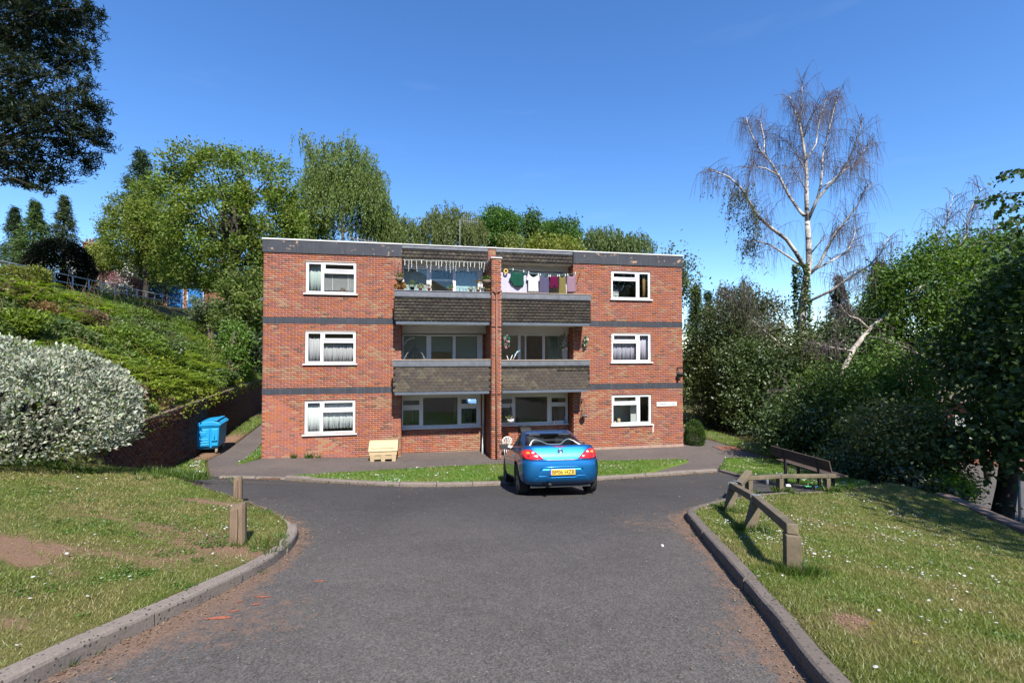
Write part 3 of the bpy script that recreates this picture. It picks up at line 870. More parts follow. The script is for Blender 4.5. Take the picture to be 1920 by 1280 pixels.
RR = [(.055, .615, .77, .93, 1), (.04, .635, .075, .655, 0), (.72, .945, .075, .925, 0)]
wins = []
for w_ in WIN_L: wins.append(make_window(*w_, .035, LL))
for w_ in WIN_R: wins.append(make_window(*w_, .035, RR))
VC = .20
# ground left: lace; middle left: grey nets; top left: pale curtain and slatted blind
curtain(wins[0], 1.47, 1.97, 1.03, 2.16, VC, CUR['white'], .02); curtain(wins[0], 2.03, 3.12, 1.13, 2.16, VC, CUR['white'], .025, wavy=.05)
curtain(wins[1], 1.47, 1.97, 3.58, 4.60, VC, CUR['grey'], .03, top=.12); curtain(wins[1], 2.03, 3.12, 3.58, 4.42, VC, CUR['grey'], .03, top=.14)
curtain(wins[2], 1.46, 1.95, 6.14, 7.2, VC + .05, CUR['pale'], .03); curtain(wins[2], 2.85, 3.12, 6.14, 6.9, VC + .08, CUR['pale'], .03)
slat_blind(wins[2], 2.03, 3.13, 6.25, 6.98, VC - .02)
curtain(wins[4], 13.26, 14.26, 3.58, 4.66, VC, CUR['lilac'], .035, top=.05); curtain(wins[4], 14.42, 14.88, 3.58, 4.68, VC, CUR['lilac'], .03)
curtain(wins[5], 14.66, 14.8, 6.17, 7.25, VC, CUR['tan'], .03); curtain(wins[5], 13.25, 13.34, 6.17, 6.95, VC + .03, CUR['pale'], .02)
MAT['kitchen'] = plain('grey_kitchen_wall', (.42, .44, .44), .7, var=.06)
k_ = MB(); k_.box(13.3, 14.55, 1.25, 1.30, .75, 1.78); k_.box(14.35, 14.70, .75, .80, .75, 1.95); k_.box(13.75, 14.45, 1.1, 1.22, 1.6, 1.95); k_.build('interior_cupboard', MAT['kitchen'], wins[3])
MB().box(13.05, 15.1, .27, .62, .70, .955).build('worktop', MAT['plaster'], wins[3])

# recess windows
def recess_window(u0, u1, z0, z1, lights, zhead=None):
    L = [((a - u0) / (u1 - u0), (b - u0) / (u1 - u0), (c - z0) / (z1 - z0), (d - z0) / (z1 - z0), op) for a, b, c, d, op in lights]
    return make_window(u0, u1, z0, z1, VR - .03, L, sill=False, depth=.08)
g1 = recess_window(4.80, 7.89, .955, 2.30, [(4.845, 5.485, 1.885, 2.09, 1), (4.845, 5.485, 1.10, 1.72, 1), (5.62, 6.965, 1.09, 2.17, 0), (7.10, 7.73, 1.895, 2.10, 1), (7.10, 7.73, 1.11, 1.73, 1)])
MB().box(4.79, 7.92, VR - .11, VR - .03, .955, 1.005).build('sill', MAT['upvc'], g1, .006)
curtain(g1, 4.84, 5.49, 1.08, 2.13, VR + .2, CUR['olive'], .03); curtain(g1, 7.08, 7.55, 1.08, 2.13, VR + .2, CUR['olive'], .03); curtain(g1, 6.83, 6.96, 1.08, 2.16, VR + .22, CUR['olive'], .03)
g2 = recess_window(8.47, 11.53, .965, 2.30, [(8.56, 9.17, 1.87, 2.09, 1), (8.56, 9.17, 1.11, 1.73, 1), (9.30, 10.645, 1.10, 2.13, 0), (10.81, 11.44, 1.875, 2.09, 1), (10.81, 11.44, 1.115, 1.735, 1)])
MB().box(8.46, 11.55, VR - .11, VR - .03, .965, 1.01).build('sill', MAT['upvc'], g2, .006)
MAT['door_brown'] = plain('brown_interior_door', (.13, .06, .045), .6)
MB().box(10.78, 11.45, 1.9, 1.95, .1, 2.1).build('interior_door', MAT['door_brown'], g2)
m1 = recess_window(4.80, 7.96, 2.62, 4.66, [(4.87, 5.74, 2.75, 4.60, 0), (5.91, 6.78, 2.72, 4.60, 1), (6.885, 7.745, 2.75, 4.60, 0)])
curtain(m1, 4.86, 5.75, 2.72, 4.62, VR + .12, CUR['blind'], .0); curtain(m1, 5.9, 6.8, 3.97, 4.62, VR + .12, CUR['blind'], .0); curtain(m1, 6.87, 7.76, 2.72, 4.62, VR + .12, CUR['blind'], .0)
m2 = recess_window(8.47, 11.52, 2.62, 4.70, [(8.56, 9.41, 2.75, 4.63, 0), (9.53, 9.70, 2.75, 4.63, 0), (9.76, 10.45, 2.70, 4.63, 2), (10.55, 11.32, 2.75, 4.63, 0)])
curtain(m2, 10.75, 11.33, 2.72, 4.64, VR + .2, CUR['blind'], .035)
t1 = recess_window(4.80, 7.96, 5.17, 7.29, [(4.87, 5.735, 5.3, 7.22, 0), (5.91, 6.775, 5.3, 7.22, 1), (6.88, 7.75, 5.3, 7.22, 0)])
curtain(t1, 4.86, 5.74, 5.3, 7.24, VR + .13, CUR['teal'], .004); curtain(t1, 6.87, 7.76, 5.3, 7.24, VR + .13, CUR['teal'], .004); MB().box(5.9, 6.79, VR + .3, VR + .33, 6.83, 6.90).build('rail', MAT['upvc'], t1)
t2 = recess_window(8.47, 11.52, 5.17, 7.25, [(8.56, 9.41, 5.3, 7.17, 0), (9.53, 10.43, 5.3, 7.17, 0), (10.55, 11.40, 5.3, 7.17, 0)])
# the open sliding door of the middle right flat: leave the hole, slide the leaf behind the left light
for z0, z1 in ((2.30, 2.52), (4.66, 5.02), (7.25, 7.5)):
    for q in ((M1 - .02, PL + .01, VR - .028, VR + .06, z0 + .04, z1 + .04), (PR - .01, M2 + .02, VR - .026, VR + .06, z0 + .045, z1 + .04)): MB().box(*q).build('head_panel', MAT['upvc'], block)

# ------------------------------------------------------------ balconies
TILE_TONES = [(.092, .074, .059), (.077, .063, .053), (.105, .086, .066), (.087, .075, .064), (.120, .105, .074), (.073, .061, .053)]
tile_mats = []
for c in TILE_TONES:
    m, nt, out = nodes_of('tile_tone')
    f = noise_tex(nt, 9, 6, .7, coords(nt)); g_ = noise_tex(nt, 60, 3, .6, coords(nt))
    c = tuple(x * .84 for x in c); cc = ramp(nt, f, [(.25, tuple(x * .6 for x in c)), (.6, c), (.8, tuple(min(1, x * 1.5) for x in c))])
    bsdf(nt, out, cc, .92, 0, g_, .4, .004, .15); tile_mats.append(m)
def tile_mesh(i, w_, g_):
    mb = MB()   # hung tile: thick lower edge, slight camber, top tucked in
    n = 3; V = []
    for k in range(n + 1):
        x = (w_ - .004) * k / n + .002; cam_ = .004 * (1 - (2 * k / n - 1) ** 2)
        V += [(x, -.022 - cam_, 0), (x, -.004 - cam_, g_ + .03), (x, -.006 - cam_, 0)]
    F = []
    for k in range(n):
        a, b = k * 3, k * 3 + 3
        F += [(a, b, b + 1, a + 1), (a + 2, b + 2, b, a)]
    F += [(0, 1, 2), (n * 3, n * 3 + 2, n * 3 + 1)]
    mb.add(V, F); return mb.mesh('tile', tile_mats[i])
TW = .167
tile_stuff_v, tile_stuff_f, tile_stuff_c = [], [], []
single_tiles = [0]
def hang_tiles(parent, u0, u1, z0, z1, v_bot, v_top, single, gauge=.112):
    rows = round((z1 - z0) / gauge); g_ = (z1 - z0) / rows
    meshes = None
    nu = round((u1 - u0) / TW); tw = (u1 - u0) / nu
    if single: meshes = [tile_mesh(i, tw, g_) for i in range(len(TILE_TONES))]
    for r in range(rows):
        t = r / max(1, rows - 1); vv = v_bot + (v_top - v_bot) * t
        off = tw / 2 if r % 2 else 0
        k = -1 if off else 0
        while k * tw + off < u1 - u0 - .01:
            a = max(u0, u0 + k * tw + off); b = min(u1, u0 + (k + 1) * tw + off); k += 1
            if b - a < .03: continue
            n_ = noise.noise((a * .8, z0 + r * .3, 2.0)) + rnd.gauss(0, .25) + (.35 if a < u0 + .5 else 0)
            tone = 4 if n_ > .6 else 2 if n_ > .3 else rnd.choice((0, 1, 3, 5, 0, 1))
            z = z0 + r * g_; jz = rnd.uniform(-.003, .003)
            if single and b - a > tw * .9 and single_tiles[0] < 300:
                o = link('tile', meshes[tone], parent); o.location = (a, vv + rnd.uniform(-.003, .002), z + jz); single_tiles[0] += 1
            else:
                c = np.array(TILE_TONES[tone]) * rnd.uniform(.85, 1.15) * 1.22; q = len(tile_stuff_v)
                lo = vv - .024 + rnd.uniform(-.003, .002); hi = vv - .006
                tile_stuff_v.extend([(a + .002, lo, z + jz), (b - .002, lo, z + jz), (b - .002, hi, z + g_ + .03), (a + .002, hi, z + g_ + .03), (a + .002, lo + .017, z + jz), (b - .002, lo + .017, z + jz)])
                tile_stuff_f.extend([(q, q + 1, q + 2, q + 3), (q + 4, q + 5, q + 1, q), (q, q + 3, q + 4, q + 4), (q + 1, q + 5, q + 2, q + 2)])
                tile_stuff_c.extend([c] * 6)
def lead_strip(parent, u0, u1, z0, z1, v):
    """lead apron dressed over the top tiles: a toothed lower edge"""
    mb = MB(); n = int((u1 - u0) / .055); V, F = [], []
    for i in range(n * 2 + 1):
        u = u0 + (u1 - u0) * i / (n * 2); d = .016 if i % 2 else 0
        V += [(u, v + (.006 if i % 2 else 0), z0 + d), (u, v, z0 + .05), (u, v + .004, z1), (u, v + .03, z0 + d)]
    for i in range(n * 2):
        a, b = i * 4, i * 4 + 4
        F += [(a, b, b + 1, a + 1), (a + 1, b + 1, b + 2, a + 2), (a + 3, b + 3, b, a)]
    mb.add(V, F); mb.box(u0, u1, v + .005, v + .03, z0 + .05, z1); return mb.build('flashing', MAT['lead'], parent)
def balcony(u0, u1, z0, ztile, zlead, ztop, single, wood):
    b = MB(); b.box(u0 + .03, u1 - .03, -.80, VR - .035, z0 + .03, z0 + .16)
    for a_, b_ in ((u0 + .03, M1 - .005),) if u0 < 5 else ((M2 + .005, u1 - .03),): b.box(a_, b_, -.80, -.04, z0 + .16, ztop - .05)
    o = b.build('balcony', MAT['soffit'], block)
    # parapet wall behind the tiles
    MB().box(u0 + .02, u1 - .02, -.80, -.66, z0 + .165, ztop - .04).build('parapet', MAT['soffit'], o)
    hang_tiles(o, u0, u1, z0 + .10, zlead + .02, -.855, -.815, single)
    lead_strip(o, u0 - .01, u1 + .01, zlead - .01, ztop - .03, -.868)
    MB().box(u0 - .03, u1 + .03, -.885, -.62, ztop - .03, ztop).build('cap', MAT['stone_cap'] if wood else MAT['lead'], o, .006)
    MB().box(u0 + .06, u1 - .06, -.86, -.805, z0 - .02, z0 + .085).build('fascia_board', MAT['fascia'], o)
    MB().box(u0 + .06, u1 - .06, -.80, VR - .04, z0 + .0, z0 + .026).build('soffit_board', MAT['soffit'], o)
    return o
balcony(4.575, PL - .006, 2.455, 2.556, 3.445, 3.70, True, True)
balcony(PR + .006, 11.93, 2.46, 2.552, 3.445, 3.675, True, True)
balcony(4.61, PL - .006, 4.985, 5.054, 5.955, 6.19, False, False)
balcony(PR + .006, 11.98, 4.99, 5.068, 5.955, 6.20, False, True)
# top fascia over the recess, tile hung
for a, b in ((M1 + .012, PL - .005), (PR - .035, M2 - .012)):
    fp = MB(); fp.box(a, b, .09, VR + .2, 7.50, 7.60); fp.box(a, b, .09, .11, 7.60, 7.99)
    o = fp.build('roof_edge', MAT['soffit'], block)
    hang_tiles(o, a, b, 7.52, 7.91, .05, .075, False)
    lead_strip(o, a, b, 7.88, 8.02, .028)
    MB().box(a, b, .0, .2, 8.02, 8.055).build('coping', MAT['coping'], o)
np_mesh('hung_tiles', tile_stuff_v, tile_stuff_f, MAT['tile'], block, np.array(tile_stuff_c), kind='stuff')
# brown rainwater pipe with brackets on the pier, white waste pipe in the left recess
dp = MB(); dp.tube([((PL + PR) / 2, -1.05, z) for z in (.02, 3.0, 6.1)], .034, 10)
dp.tube([((PL + PR) / 2, -1.05, 6.1), ((PL + PR) / 2 + .01, -1.07, 6.16), ((PL + PR) / 2 + .10, -1.04, 6.2), (PR + .02, -.93, 6.22)], .028, 8); dp.tube([((PL + PR) / 2, -1.05, 6.1), ((PL + PR) / 2 - .08, -1.04, 6.18), (PL - .02, -.93, 6.2)], .028, 8)
dpo = dp.build('drainpipe', MAT['pipe_brown'], block)
for z in (.9, 2.42, 4.9, 5.9):
    k_ = MB(); k_.box((PL + PR) / 2 - .18, (PL + PR) / 2 + .18, -1.03, -1.004, z, z + .035); k_.build('bracket', MAT['pipe_brown'], dpo)
wpipe = MB(); wpipe.tube([(7.99, VR - .06, .0), (7.99, VR - .06, 2.1), (7.99, VR - .06, 2.3), (7.80, VR - .3, 2.42)], .04, 10); wpipe.build('waste_pipe', MAT['white_paint'], block)
wt = MB(); wt.box(14.98, 15.00, -.004, .0, .62, .88); wt.box(14.975, 15.03, -.004, .0, .84, .92)
for k in range(9):
    a = rnd.uniform(14.96, 15.02); wt.box(a, a + .012, -.003, 0, rnd.uniform(.6, .7), rnd.uniform(.75, .9))
MAT['drip'] = plain('white_drip', (.60, .55, .50), .9)
wt.build('paint_drip', MAT['drip'], block)
# ------------------------------------------------------------ the parked car (local: y forward, z up, origin under the rear axle)
def paint_mat():
    m, nt, out = nodes_of('metallic_blue_paint')
    fl = noise_tex(nt, 900, 2, .5, coords(nt))
    lw = N(nt, 'ShaderNodeLayerWeight'); lw.inputs['Blend'].default_value = .45
    c = mixc(nt, lw.outputs['Facing'], (.006, .165, .42), (.002, .035, .16))
    c = mixc(nt, .12, c, ramp(nt, fl, [(.3, (.0, .08, .24)), (.7, (.03, .27, .58))]))
    bsdf(nt, out, c, .36, .72, None, 0, 0, .5, 1.0, .03); return m
MAT['paint'] = paint_mat()
MAT['tyre'] = plain('tyre_rubber', (.018, .018, .019), .85, var=.3)
MAT['alloy'] = plain('dark_alloy', (.16, .16, .17), .35, metal=.8, var=.1)
MAT['blackplastic'] = plain('black_plastic', (.012, .012, .013), .55, var=.2)
MAT['car_glass'] = glass_mat('tinted_glass', (.42, .48, .52))
def lens(name, c, em=.0):
    m, nt, out = nodes_of(name); bsdf(nt, out, c, .12, 0, None, 0, 0, .6, .8, .02); return m
MAT['red_lens'] = lens('red_lens', (.50, .012, .012)); MAT['amber_lens'] = lens('amber_lens', (.62, .25, .02)); MAT['clear_lens'] = lens('clear_lens', (.55, .52, .50)); MAT['dark_red'] = lens('dark_red_lens', (.20, .008, .012))
MAT['chrome'] = plain('chrome', (.70, .70, .72), .12, metal=1.0, var=.05)
SL = [(.20, .70, -.50, 3.05), (.27, .795, -.62, 3.12), (.34, .825, -.68, 3.18), (.44, .838, -.71, 3.2), (.54, .842, -.722, 3.2), (.62, .842, -.725, 3.18), (.685, .838, -.72, 3.1), (.703, .832, -.70, 3.05), (.712, .830, -.668, 3.02),
      (.76, .828, -.66, 2.85), (.83, .815, -.635, 2.5), (.90, .795, -.60, 2.05), (.955, .77, -.568, 1.72), (.985, .745, -.55, 1.52), (1.0, .715, -.515, 1.42)]
NEXP = 9.0
def slice_pts(z, w, y0, y1, n=72, e=NEXP):
    yc, hl = (y0 + y1) / 2, (y1 - y0) / 2; out = []
    for k in range(n):
        t = 2 * math.pi * (k + .5) / n; c, s_ = math.cos(t), math.sin(t)
        r = (abs(c) ** e + abs(s_) ** e) ** (-1 / e)
        out.append((w * r * c, yc + hl * r * s_, z))
    return out
def rear_y(x, z):
    zs = [s_[0] for s_ in SL]; w = np.interp(z, zs, [s_[1] for s_ in SL]); y0 = np.interp(z, zs, [s_[2] for s_ in SL]); y1 = np.interp(z, zs, [s_[3] for s_ in SL])
    q = min(abs(x / w), .9995); return (y0 + y1) / 2 - (y1 - y0) / 2 * (1 - q ** NEXP) ** (1 / NEXP)
# points along a slice are spread by arc so the long sides and short ends both get enough
def slice_ring(z, w, y0, y1, e=NEXP):
    xs = list(np.linspace(-.97, .97, 23)); pts = []
    yc, hl = (y0 + y1) / 2, (y1 - y0) / 2
    f = lambda q: (1 - abs(q) ** e) ** (1 / e)
    for q in xs: pts.append((w * q, yc - hl * f(q), z))
    for q in np.linspace(-.93, .93, 27): pts.append((w * f(q), yc + hl * q, z))
    for q in xs[::-1]: pts.append((w * q, yc + hl * f(q), z))
    for q in np.linspace(.93, -.93, 27): pts.append((-w * f(q), yc + hl * q, z))
    return pts
def loft(rings, cap_top=True, cap_bot=True):
    n = len(rings[0]); V = [p for r in rings for p in r]; F = []
    for i in range(len(rings) - 1):
        for k in range(n): F.append((i * n + k, i * n + (k + 1) % n, (i + 1) * n + (k + 1) % n, (i + 1) * n + k))
    if cap_top: F.append(tuple(range((len(rings) - 1) * n, len(rings) * n)))
    if cap_bot: F.append(tuple(range(n))[::-1])
    return V, F
CX, CYY, CRZ = .93, 9.82, .118
slope = (hz(.63, 12.3) - hz(CX, CYY)) / 2.5
car = thing('parked_car', 'metallic blue two seat coupe parked nose in to the verge', 'car', (CX, CYY, hz(CX, CYY) + .004), rot=(math.atan(slope), 0, CRZ))
def boolean_cut(me, cutters):
    tmp = bpy.data.objects.new('tmp', me); col.objects.link(tmp); cs = []
    for c in cutters:
        co = bpy.data.objects.new('tmpc', c); col.objects.link(co); cs.append(co)
        b = tmp.modifiers.new('b', 'BOOLEAN'); b.operation = 'DIFFERENCE'; b.object = co; b.solver = 'FAST'
    dg = bpy.context.evaluated_depsgraph_get(); r = bpy.data.meshes.new_from_object(tmp.evaluated_get(dg))
    for o in [tmp] + cs: bpy.data.objects.remove(o)
    return r
V, F = loft([slice_ring(*s_) for s_ in SL])
bm_ = MB(); bm_.add(V, F, 0, True)
arch = []
for y in (0, 2.49):
    for sx in (-1, 1):
        c = MB(); c.lathe([(.385, sx * .60), (.385, sx * 1.0)], 32, (0, y, .315), 'x', 0, True)
        # the lathe's profile runs along x; keep faces outward
        me = c.mesh('arch', MAT['blackplastic']); arch.append(me)
import bmesh
for me in arch:
    b_ = bmesh.new(); b_.from_mesh(me); bmesh.ops.recalc_face_normals(b_, faces=b_.faces); b_.to_mesh(me); b_.free()
me0 = bm_.mesh('body', MAT['paint'])
b_ = bmesh.new(); b_.from_mesh(me0); bmesh.ops.recalc_face_normals(b_, faces=b_.faces); b_.to_mesh(me0); b_.free()
body_me = boolean_cut(me0, arch)
body_me.materials.append(MAT['blackplastic'])
for p in body_me.polygons:
    c_ = p.center
    if any(math.hypot(c_.y - yy, c_.z - .315) < .383 for yy in (0, 2.49)) and abs(c_.x) > .55: p.material_index = len(body_me.materials) - 1
body = link('body', body_me, car)
em = body.modifiers.new('es', 'EDGE_SPLIT'); em.split_angle = R(38)
# cabin: glass all round, painted roof and pillars
GS = [(.96, .745, -.28, 1.75), (1.02, .715, -.10, 1.60), (1.10, .675, .12, 1.40), (1.18, .635, .33, 1.18), (1.25, .60, .52, 1.0), (1.295, .575, .64, .95), (1.33, .54, .72, .92), (1.345, .47, .80, .9)]
GS = [(z, w, y0, y1 + .25) for z, w, y0, y1 in GS]
rings = [slice_ring(z, w, y0, y1, 5.0) for z, w, y0, y1 in GS]
gv, gf = loft(rings, True, False); nR = len(rings[0])
cab = MB(); roofm = MB()
for f in gf:
    cx_ = [np.mean([gv[i][k] for i in f]) for k in range(3)]
    z = cx_[2]; i0 = f[0] % nR
    side = 23 <= i0 < 50 or 73 <= i0 < 100; rear = i0 < 23
    w_here = np.interp(z, [g[0] for g in GS], [g[1] for g in GS])
    y0h = np.interp(z, [g[0] for g in GS], [g[2] for g in GS])
    solid = z > 1.285 or len(f) > 4 or (rear and abs(cx_[0]) > .865 * w_here) or (side and cx_[1] < y0h + .26) or (rear and z > 1.27)
    tgt = roofm if solid else cab
    tgt.add([gv[i] for i in f], [tuple(range(len(f)))], 0, True)
def weld(o):
    w_ = o.modifiers.new('weld', 'WELD'); w_.merge_threshold = .0005
weld(cab.build('window', MAT['car_glass'], car)); weld(roofm.build('roof', MAT['paint'], car))
inn = MB(); inn.box(-.62, .62, .2, 1.9, .98, 1.0)
for sx in (-1, 1): inn.box(sx * .34 - .22, sx * .34 + .22, .45, .62, 1.0, 1.17); inn.box(sx * .34 - .13, sx * .34 + .13, .47, .57, 1.17, 1.25)
inn.build('seat', MAT['blackplastic'], car, .02)
MB().box(-.60, .60, .80, .84, .98, 1.16).build('cabin_blackout', MAT['blackplastic'], car)  # dark panels added inside the cabin to keep daylight from showing through
MB().box(-.50, .50, .82, .86, 1.161, 1.285).build('cabin_blackout', MAT['blackplastic'], car)
hoop = MB(); hp_ = [(-.55, .99), (-.47, 1.075), (-.40, 1.115), (-.33, 1.115), (-.25, 1.075), (-.15, 1.02), (-.08, 1.012), (.08, 1.012), (.15, 1.02), (.25, 1.075), (.33, 1.115), (.40, 1.115), (.47, 1.075), (.55, .99)]
hoop.tube([(x, np.interp(z, [g[0] for g in GS], [g[2] for g in GS]) + .05, z) for x, z in hp_], .016, 8); hoop.build('roll_hoop', MAT['white_paint'], car)
def patch(name, poly, mat, off=.008, parent=None, n=3, thick=.012):
    """a panel that follows the curved tail: outline in (x, z), set proud of the body by off"""
    P = densify(poly, .03); xs = [p[0] for p in P]; zs = [p[1] for p in P]
    gx, gz = np.meshgrid(np.arange(min(xs), max(xs), .035), np.arange(min(zs), max(zs), .035)); gx, gz = gx.ravel(), gz.ravel()
    k = in_poly(gx, gz, P) & (dist_line(gx, gz, P, True) > .012)
    pts = [Vector(p) for p in P] + [Vector((a, b)) for a, b in zip(gx[k], gz[k])]
    r = delaunay_2d_cdt(pts, [], [list(range(len(P)))], 1, 1e-6)
    mb = MB(); nP = len(r[0])
    rim = [i for i in range(nP) if any((r[0][i] - Vector(q)).length < 1e-4 for q in P)]
    V = []
    for i, p in enumerate(r[0]): V.append((p.x, rear_y(p.x, p.y) - (off if i not in rim else off * .25), p.y))
    mb.add(V, [tuple(f) for f in r[2]], 0, True)
    o = mb.build(name, mat, parent or car)
    sd = o.modifiers.new('solid', 'SOLIDIFY'); sd.thickness = thick; sd.offset = 0
    return o
LAMP = [(-.80, .862), (-.775, .895), (-.70, .922), (-.62, .918), (-.545, .888), (-.47, .83), (-.405, .772), (-.355, .722), (-.60, .716), (-.72, .738), (-.785, .79)]
for sx in (1, -1):
    lp = patch('tail_lamp', [(sx * x, z) for x, z in LAMP][::sx], MAT['red_lens'], .014)
    for nm, cx_, cz, r_, m_ in (('indicator', -.665, .845, .042, 'amber_lens'), ('reversing_lamp', -.565, .850, .034, 'clear_lens'), ('stop_lamp', -.655, .785, .036, 'dark_red')):
        mb = MB(); n_ = 16; yy = rear_y(cx_ * sx, cz) - .026
        mb.add([(sx * cx_ + r_ * math.cos(2 * math.pi * k / n_), rear_y(sx * cx_ + r_ * math.cos(2 * math.pi * k / n_), cz) - .019, cz + r_ * math.sin(2 * math.pi * k / n_)) for k in range(n_)] + [(sx * cx_, yy, cz)], [(k, (k + 1) % n_, n_) for k in range(n_)], 0, True)
        mb.build(nm, MAT[m_], lp)
patch('brake_lamp', [(-.125, .957), (.125, .957), (.115, .978), (-.115, .978)], MAT['dark_red'], .010)
patch('tail_strip', [(-.33, .706), (.33, .706), (.27, .722), (.0, .712), (-.27, .722)][::1], MAT['alloy'], .03)
# shut lines of the boot lid, crease of the bumper and the recess for the plate
def line_on_tail(name, pts, r_, mat, off=.0):
    mb = MB(); mb.tube([(x, rear_y(x, z) - off, z) for x, z in pts], r_, 6); return mb.build(name, mat, car)
line_on_tail('shut_line', [(-.35, .722), (-.42, .79), (-.50, .862), (-.60, .925), (-.66, .985)], .005, MAT['blackplastic']); line_on_tail('shut_line', [(.35, .722), (.42, .79), (.50, .862), (.60, .925), (.66, .985)], .005, MAT['blackplastic'])
patch('bumper_panel', [(-.60, .285), (-.40, .545), (.40, .545), (.60, .285), (.30, .262), (-.30, .262)], MAT['paint'], .004, thick=.01)
line_on_tail('bumper_crease', [(x, .40 - .03 * (abs(x) < .28)) for x in np.linspace(-.52, .52, 21)], .006, MAT['paint'], .012)
line_on_tail('bumper_edge', [(-.64, .27), (-.42, .555), (-.30, .572), (0, .577), (.30, .572), (.42, .555), (.64, .27)], .011, MAT['paint'], .006)
# number plate
yp = rear_y(0, .475) - .034
pm = MB(); pm.box(-.26, .26, yp, yp + .03, .42, .53)
MAT['plate'] = plain('yellow_plate', (.72, .44, .045), .45, var=.05); MAT['plate_blue'] = plain('plate_blue', (.02, .06, .35), .45); MAT['ink'] = plain('black_ink', (.012, .012, .012), .6)
plate = pm.build('number_plate', MAT['plate'], car, .004)
MB().box(-.259, -.225, yp - .002, yp, .421, .529).build('plate_band', MAT['plate_blue'], plate)
def text_obj(name, s_, size, mat, parent, loc, rot=(math.pi / 2, 0, 0), width=None, height=None, depth=.001, bold=0.0):
    cu = bpy.data.curves.new(name, 'FONT'); cu.body = s_; cu.size = size; cu.align_x = 'CENTER'; cu.align_y = 'CENTER'; cu.extrude = depth; cu.offset = bold
    t = bpy.data.objects.new(name, cu); col.objects.link(t)
    dg = bpy.context.evaluated_depsgraph_get(); dg.update(); me = bpy.data.meshes.new_from_object(t.evaluated_get(dg)); bpy.data.objects.remove(t)
    co = np.zeros(len(me.vertices) * 3); me.vertices.foreach_get('co', co); co = co.reshape(-1, 3); mn, mx = co.min(0), co.max(0)
    c = (mn + mx) / 2
    co[:, 0] = (co[:, 0] - c[0]) * ((width / (mx[0] - mn[0])) if width else 1); co[:, 1] = (co[:, 1] - c[1]) * ((height / (mx[1] - mn[1])) if height else 1)
    me.vertices.foreach_set('co', co.ravel()); me.materials.clear(); me.materials.append(mat); me.update()
    o = link(name, me, parent); o.location = loc; o.rotation_euler = rot; return o
text_obj('lettering', 'BP06 HZB', .1, MAT['ink'], plate, (.018, yp - .003, .475), width=.45, height=.078, bold=.0012)
# round badge: ring, disc and a small winged beast
ye = rear_y(0, .86) - .006
eb = MB(); eb.lathe([(.040, ye + .004), (.060, ye + .004), (.062, ye - .006), (.056, ye - .012), (.046, ye - .012), (.043, ye - .004)], 28, (0, 0, 0), 'y', 0, True)
eb2 = MB()
for p in eb.v: eb2.v.append((p[0], p[1], p[2] + .865))
eb2.f, eb2.m, eb2.sm = eb.f, eb.m, eb.sm
badge = eb2.build('badge', MAT['chrome'], car)
gp = [(-.028, -.032), (-.010, -.030), (-.004, -.012), (.012, -.016), (.024, -.034), (.034, -.026), (.022, -.004), (.030, .006), (.024, .030), (.012, .036), (.010, .022), (-.002, .030), (-.020, .024), (-.010, .014), (-.026, .004), (-.012, -.006)]
MB().prism([(x, z + .865) for x, z in gp], 'y', ye - .012, ye + .004).build('emblem', MAT['chrome'], badge)
MB().lathe([(.045, ye - .001), (.001, ye - .002)], 20, (0, 0, 0), 'y').build('badge_disc', MAT['paint'], badge).location = (0, 0, .865)
ex = MB(); ex.tube([(-.26, -.60, .245), (-.26, -.745, .238)], .038, 14); ex.tube([(-.26, -.70, .24), (-.26, -.749, .237)], .03, 14, 1); ex.build('exhaust', [MAT['blackplastic'], MAT['ink']], car)
MB().box(-.62, .62, -.52, 2.9, .17, .24).build('underside', MAT['blackplastic'], car)
# mirrors, handles, doors' shut lines
for sx in (-1, 1):
    mi = MB(); mi.tube([(sx * .80, 1.42, .93), (sx * .93, 1.40, .97)], .03, 8); mi.obox((sx * .96, 1.38, .985), (.10, 0, 0), (0, .055, 0), (0, 0, .065)); mi.build('wing_mirror', MAT['blackplastic'], car, .03)
    dh = MB(); dh.obox((sx * .838, .42, .80), (.012, 0, 0), (0, .09, 0), (0, 0, .013)); dh.build('door_handle', MAT['paint'], car, .004)
    sl = MB(); sl.tube([(sx * .822, .22, .90), (sx * .843, .20, .70), (sx * .845, .26, .45), (sx * .84, .42, .34)], .004, 5); sl.build('shut_line', MAT['blackplastic'], car)
    fc = MB(); fc.lathe([(.055, 0), (.055, .004)], 16, (0, -.02, .80), 'x'); o = fc.build('fuel_flap', MAT['paint'], car) if sx > 0 else None
    if o: o.location = (.826, 0, 0)
# wheels
ty = [(.205, -.095), (.27, -.108), (.305, -.098), (.316, -.075), (.309, -.0725), (.309, -.0665), (.318, -.064), (.319, -.034), (.311, -.032), (.311, -.026), (.319, -.023), (.319, .023), (.311, .026), (.311, .032), (.319, .034), (.318, .064), (.309, .0665), (.309, .0725), (.316, .075), (.305, .098), (.27, .108), (.205, .095)]
def make_wheel(x, y):
    t = MB(); t.lathe(ty, 40, (0, 0, 0), 'x', 0, False, True); w_ = t.build('wheel', MAT['tyre'], car); w_.location = (x, y, .319)
    s = 1 if x > 0 else -1
    r_ = MB(); r_.lathe([(.205, -.09), (.212, -.09), (.212, .09), (.205, .09), (.19, .05), (.19, -.05)], 32, (0, 0, 0), 'x', 0, True, True); r_.lathe([(.055, s * .02), (.05, s * .075), (.0, s * .08)], 16, (0, 0, 0), 'x')
    for k in range(5):
        a = 2 * math.pi * k / 5 + .3; d = Vector((0, math.cos(a), math.sin(a)))
        r_.beam(d * .03 + Vector((s * .06, 0, 0)), d * .2 + Vector((s * .072, 0, 0)), .055, .024, 0, (1, 0, 0))
    r_.build('rim', MAT['alloy'], w_); MB().lathe([(.14, -.02), (.14, .01)], 24, (0, 0, 0), 'x').build('brake_disc', MAT['galv'], w_)
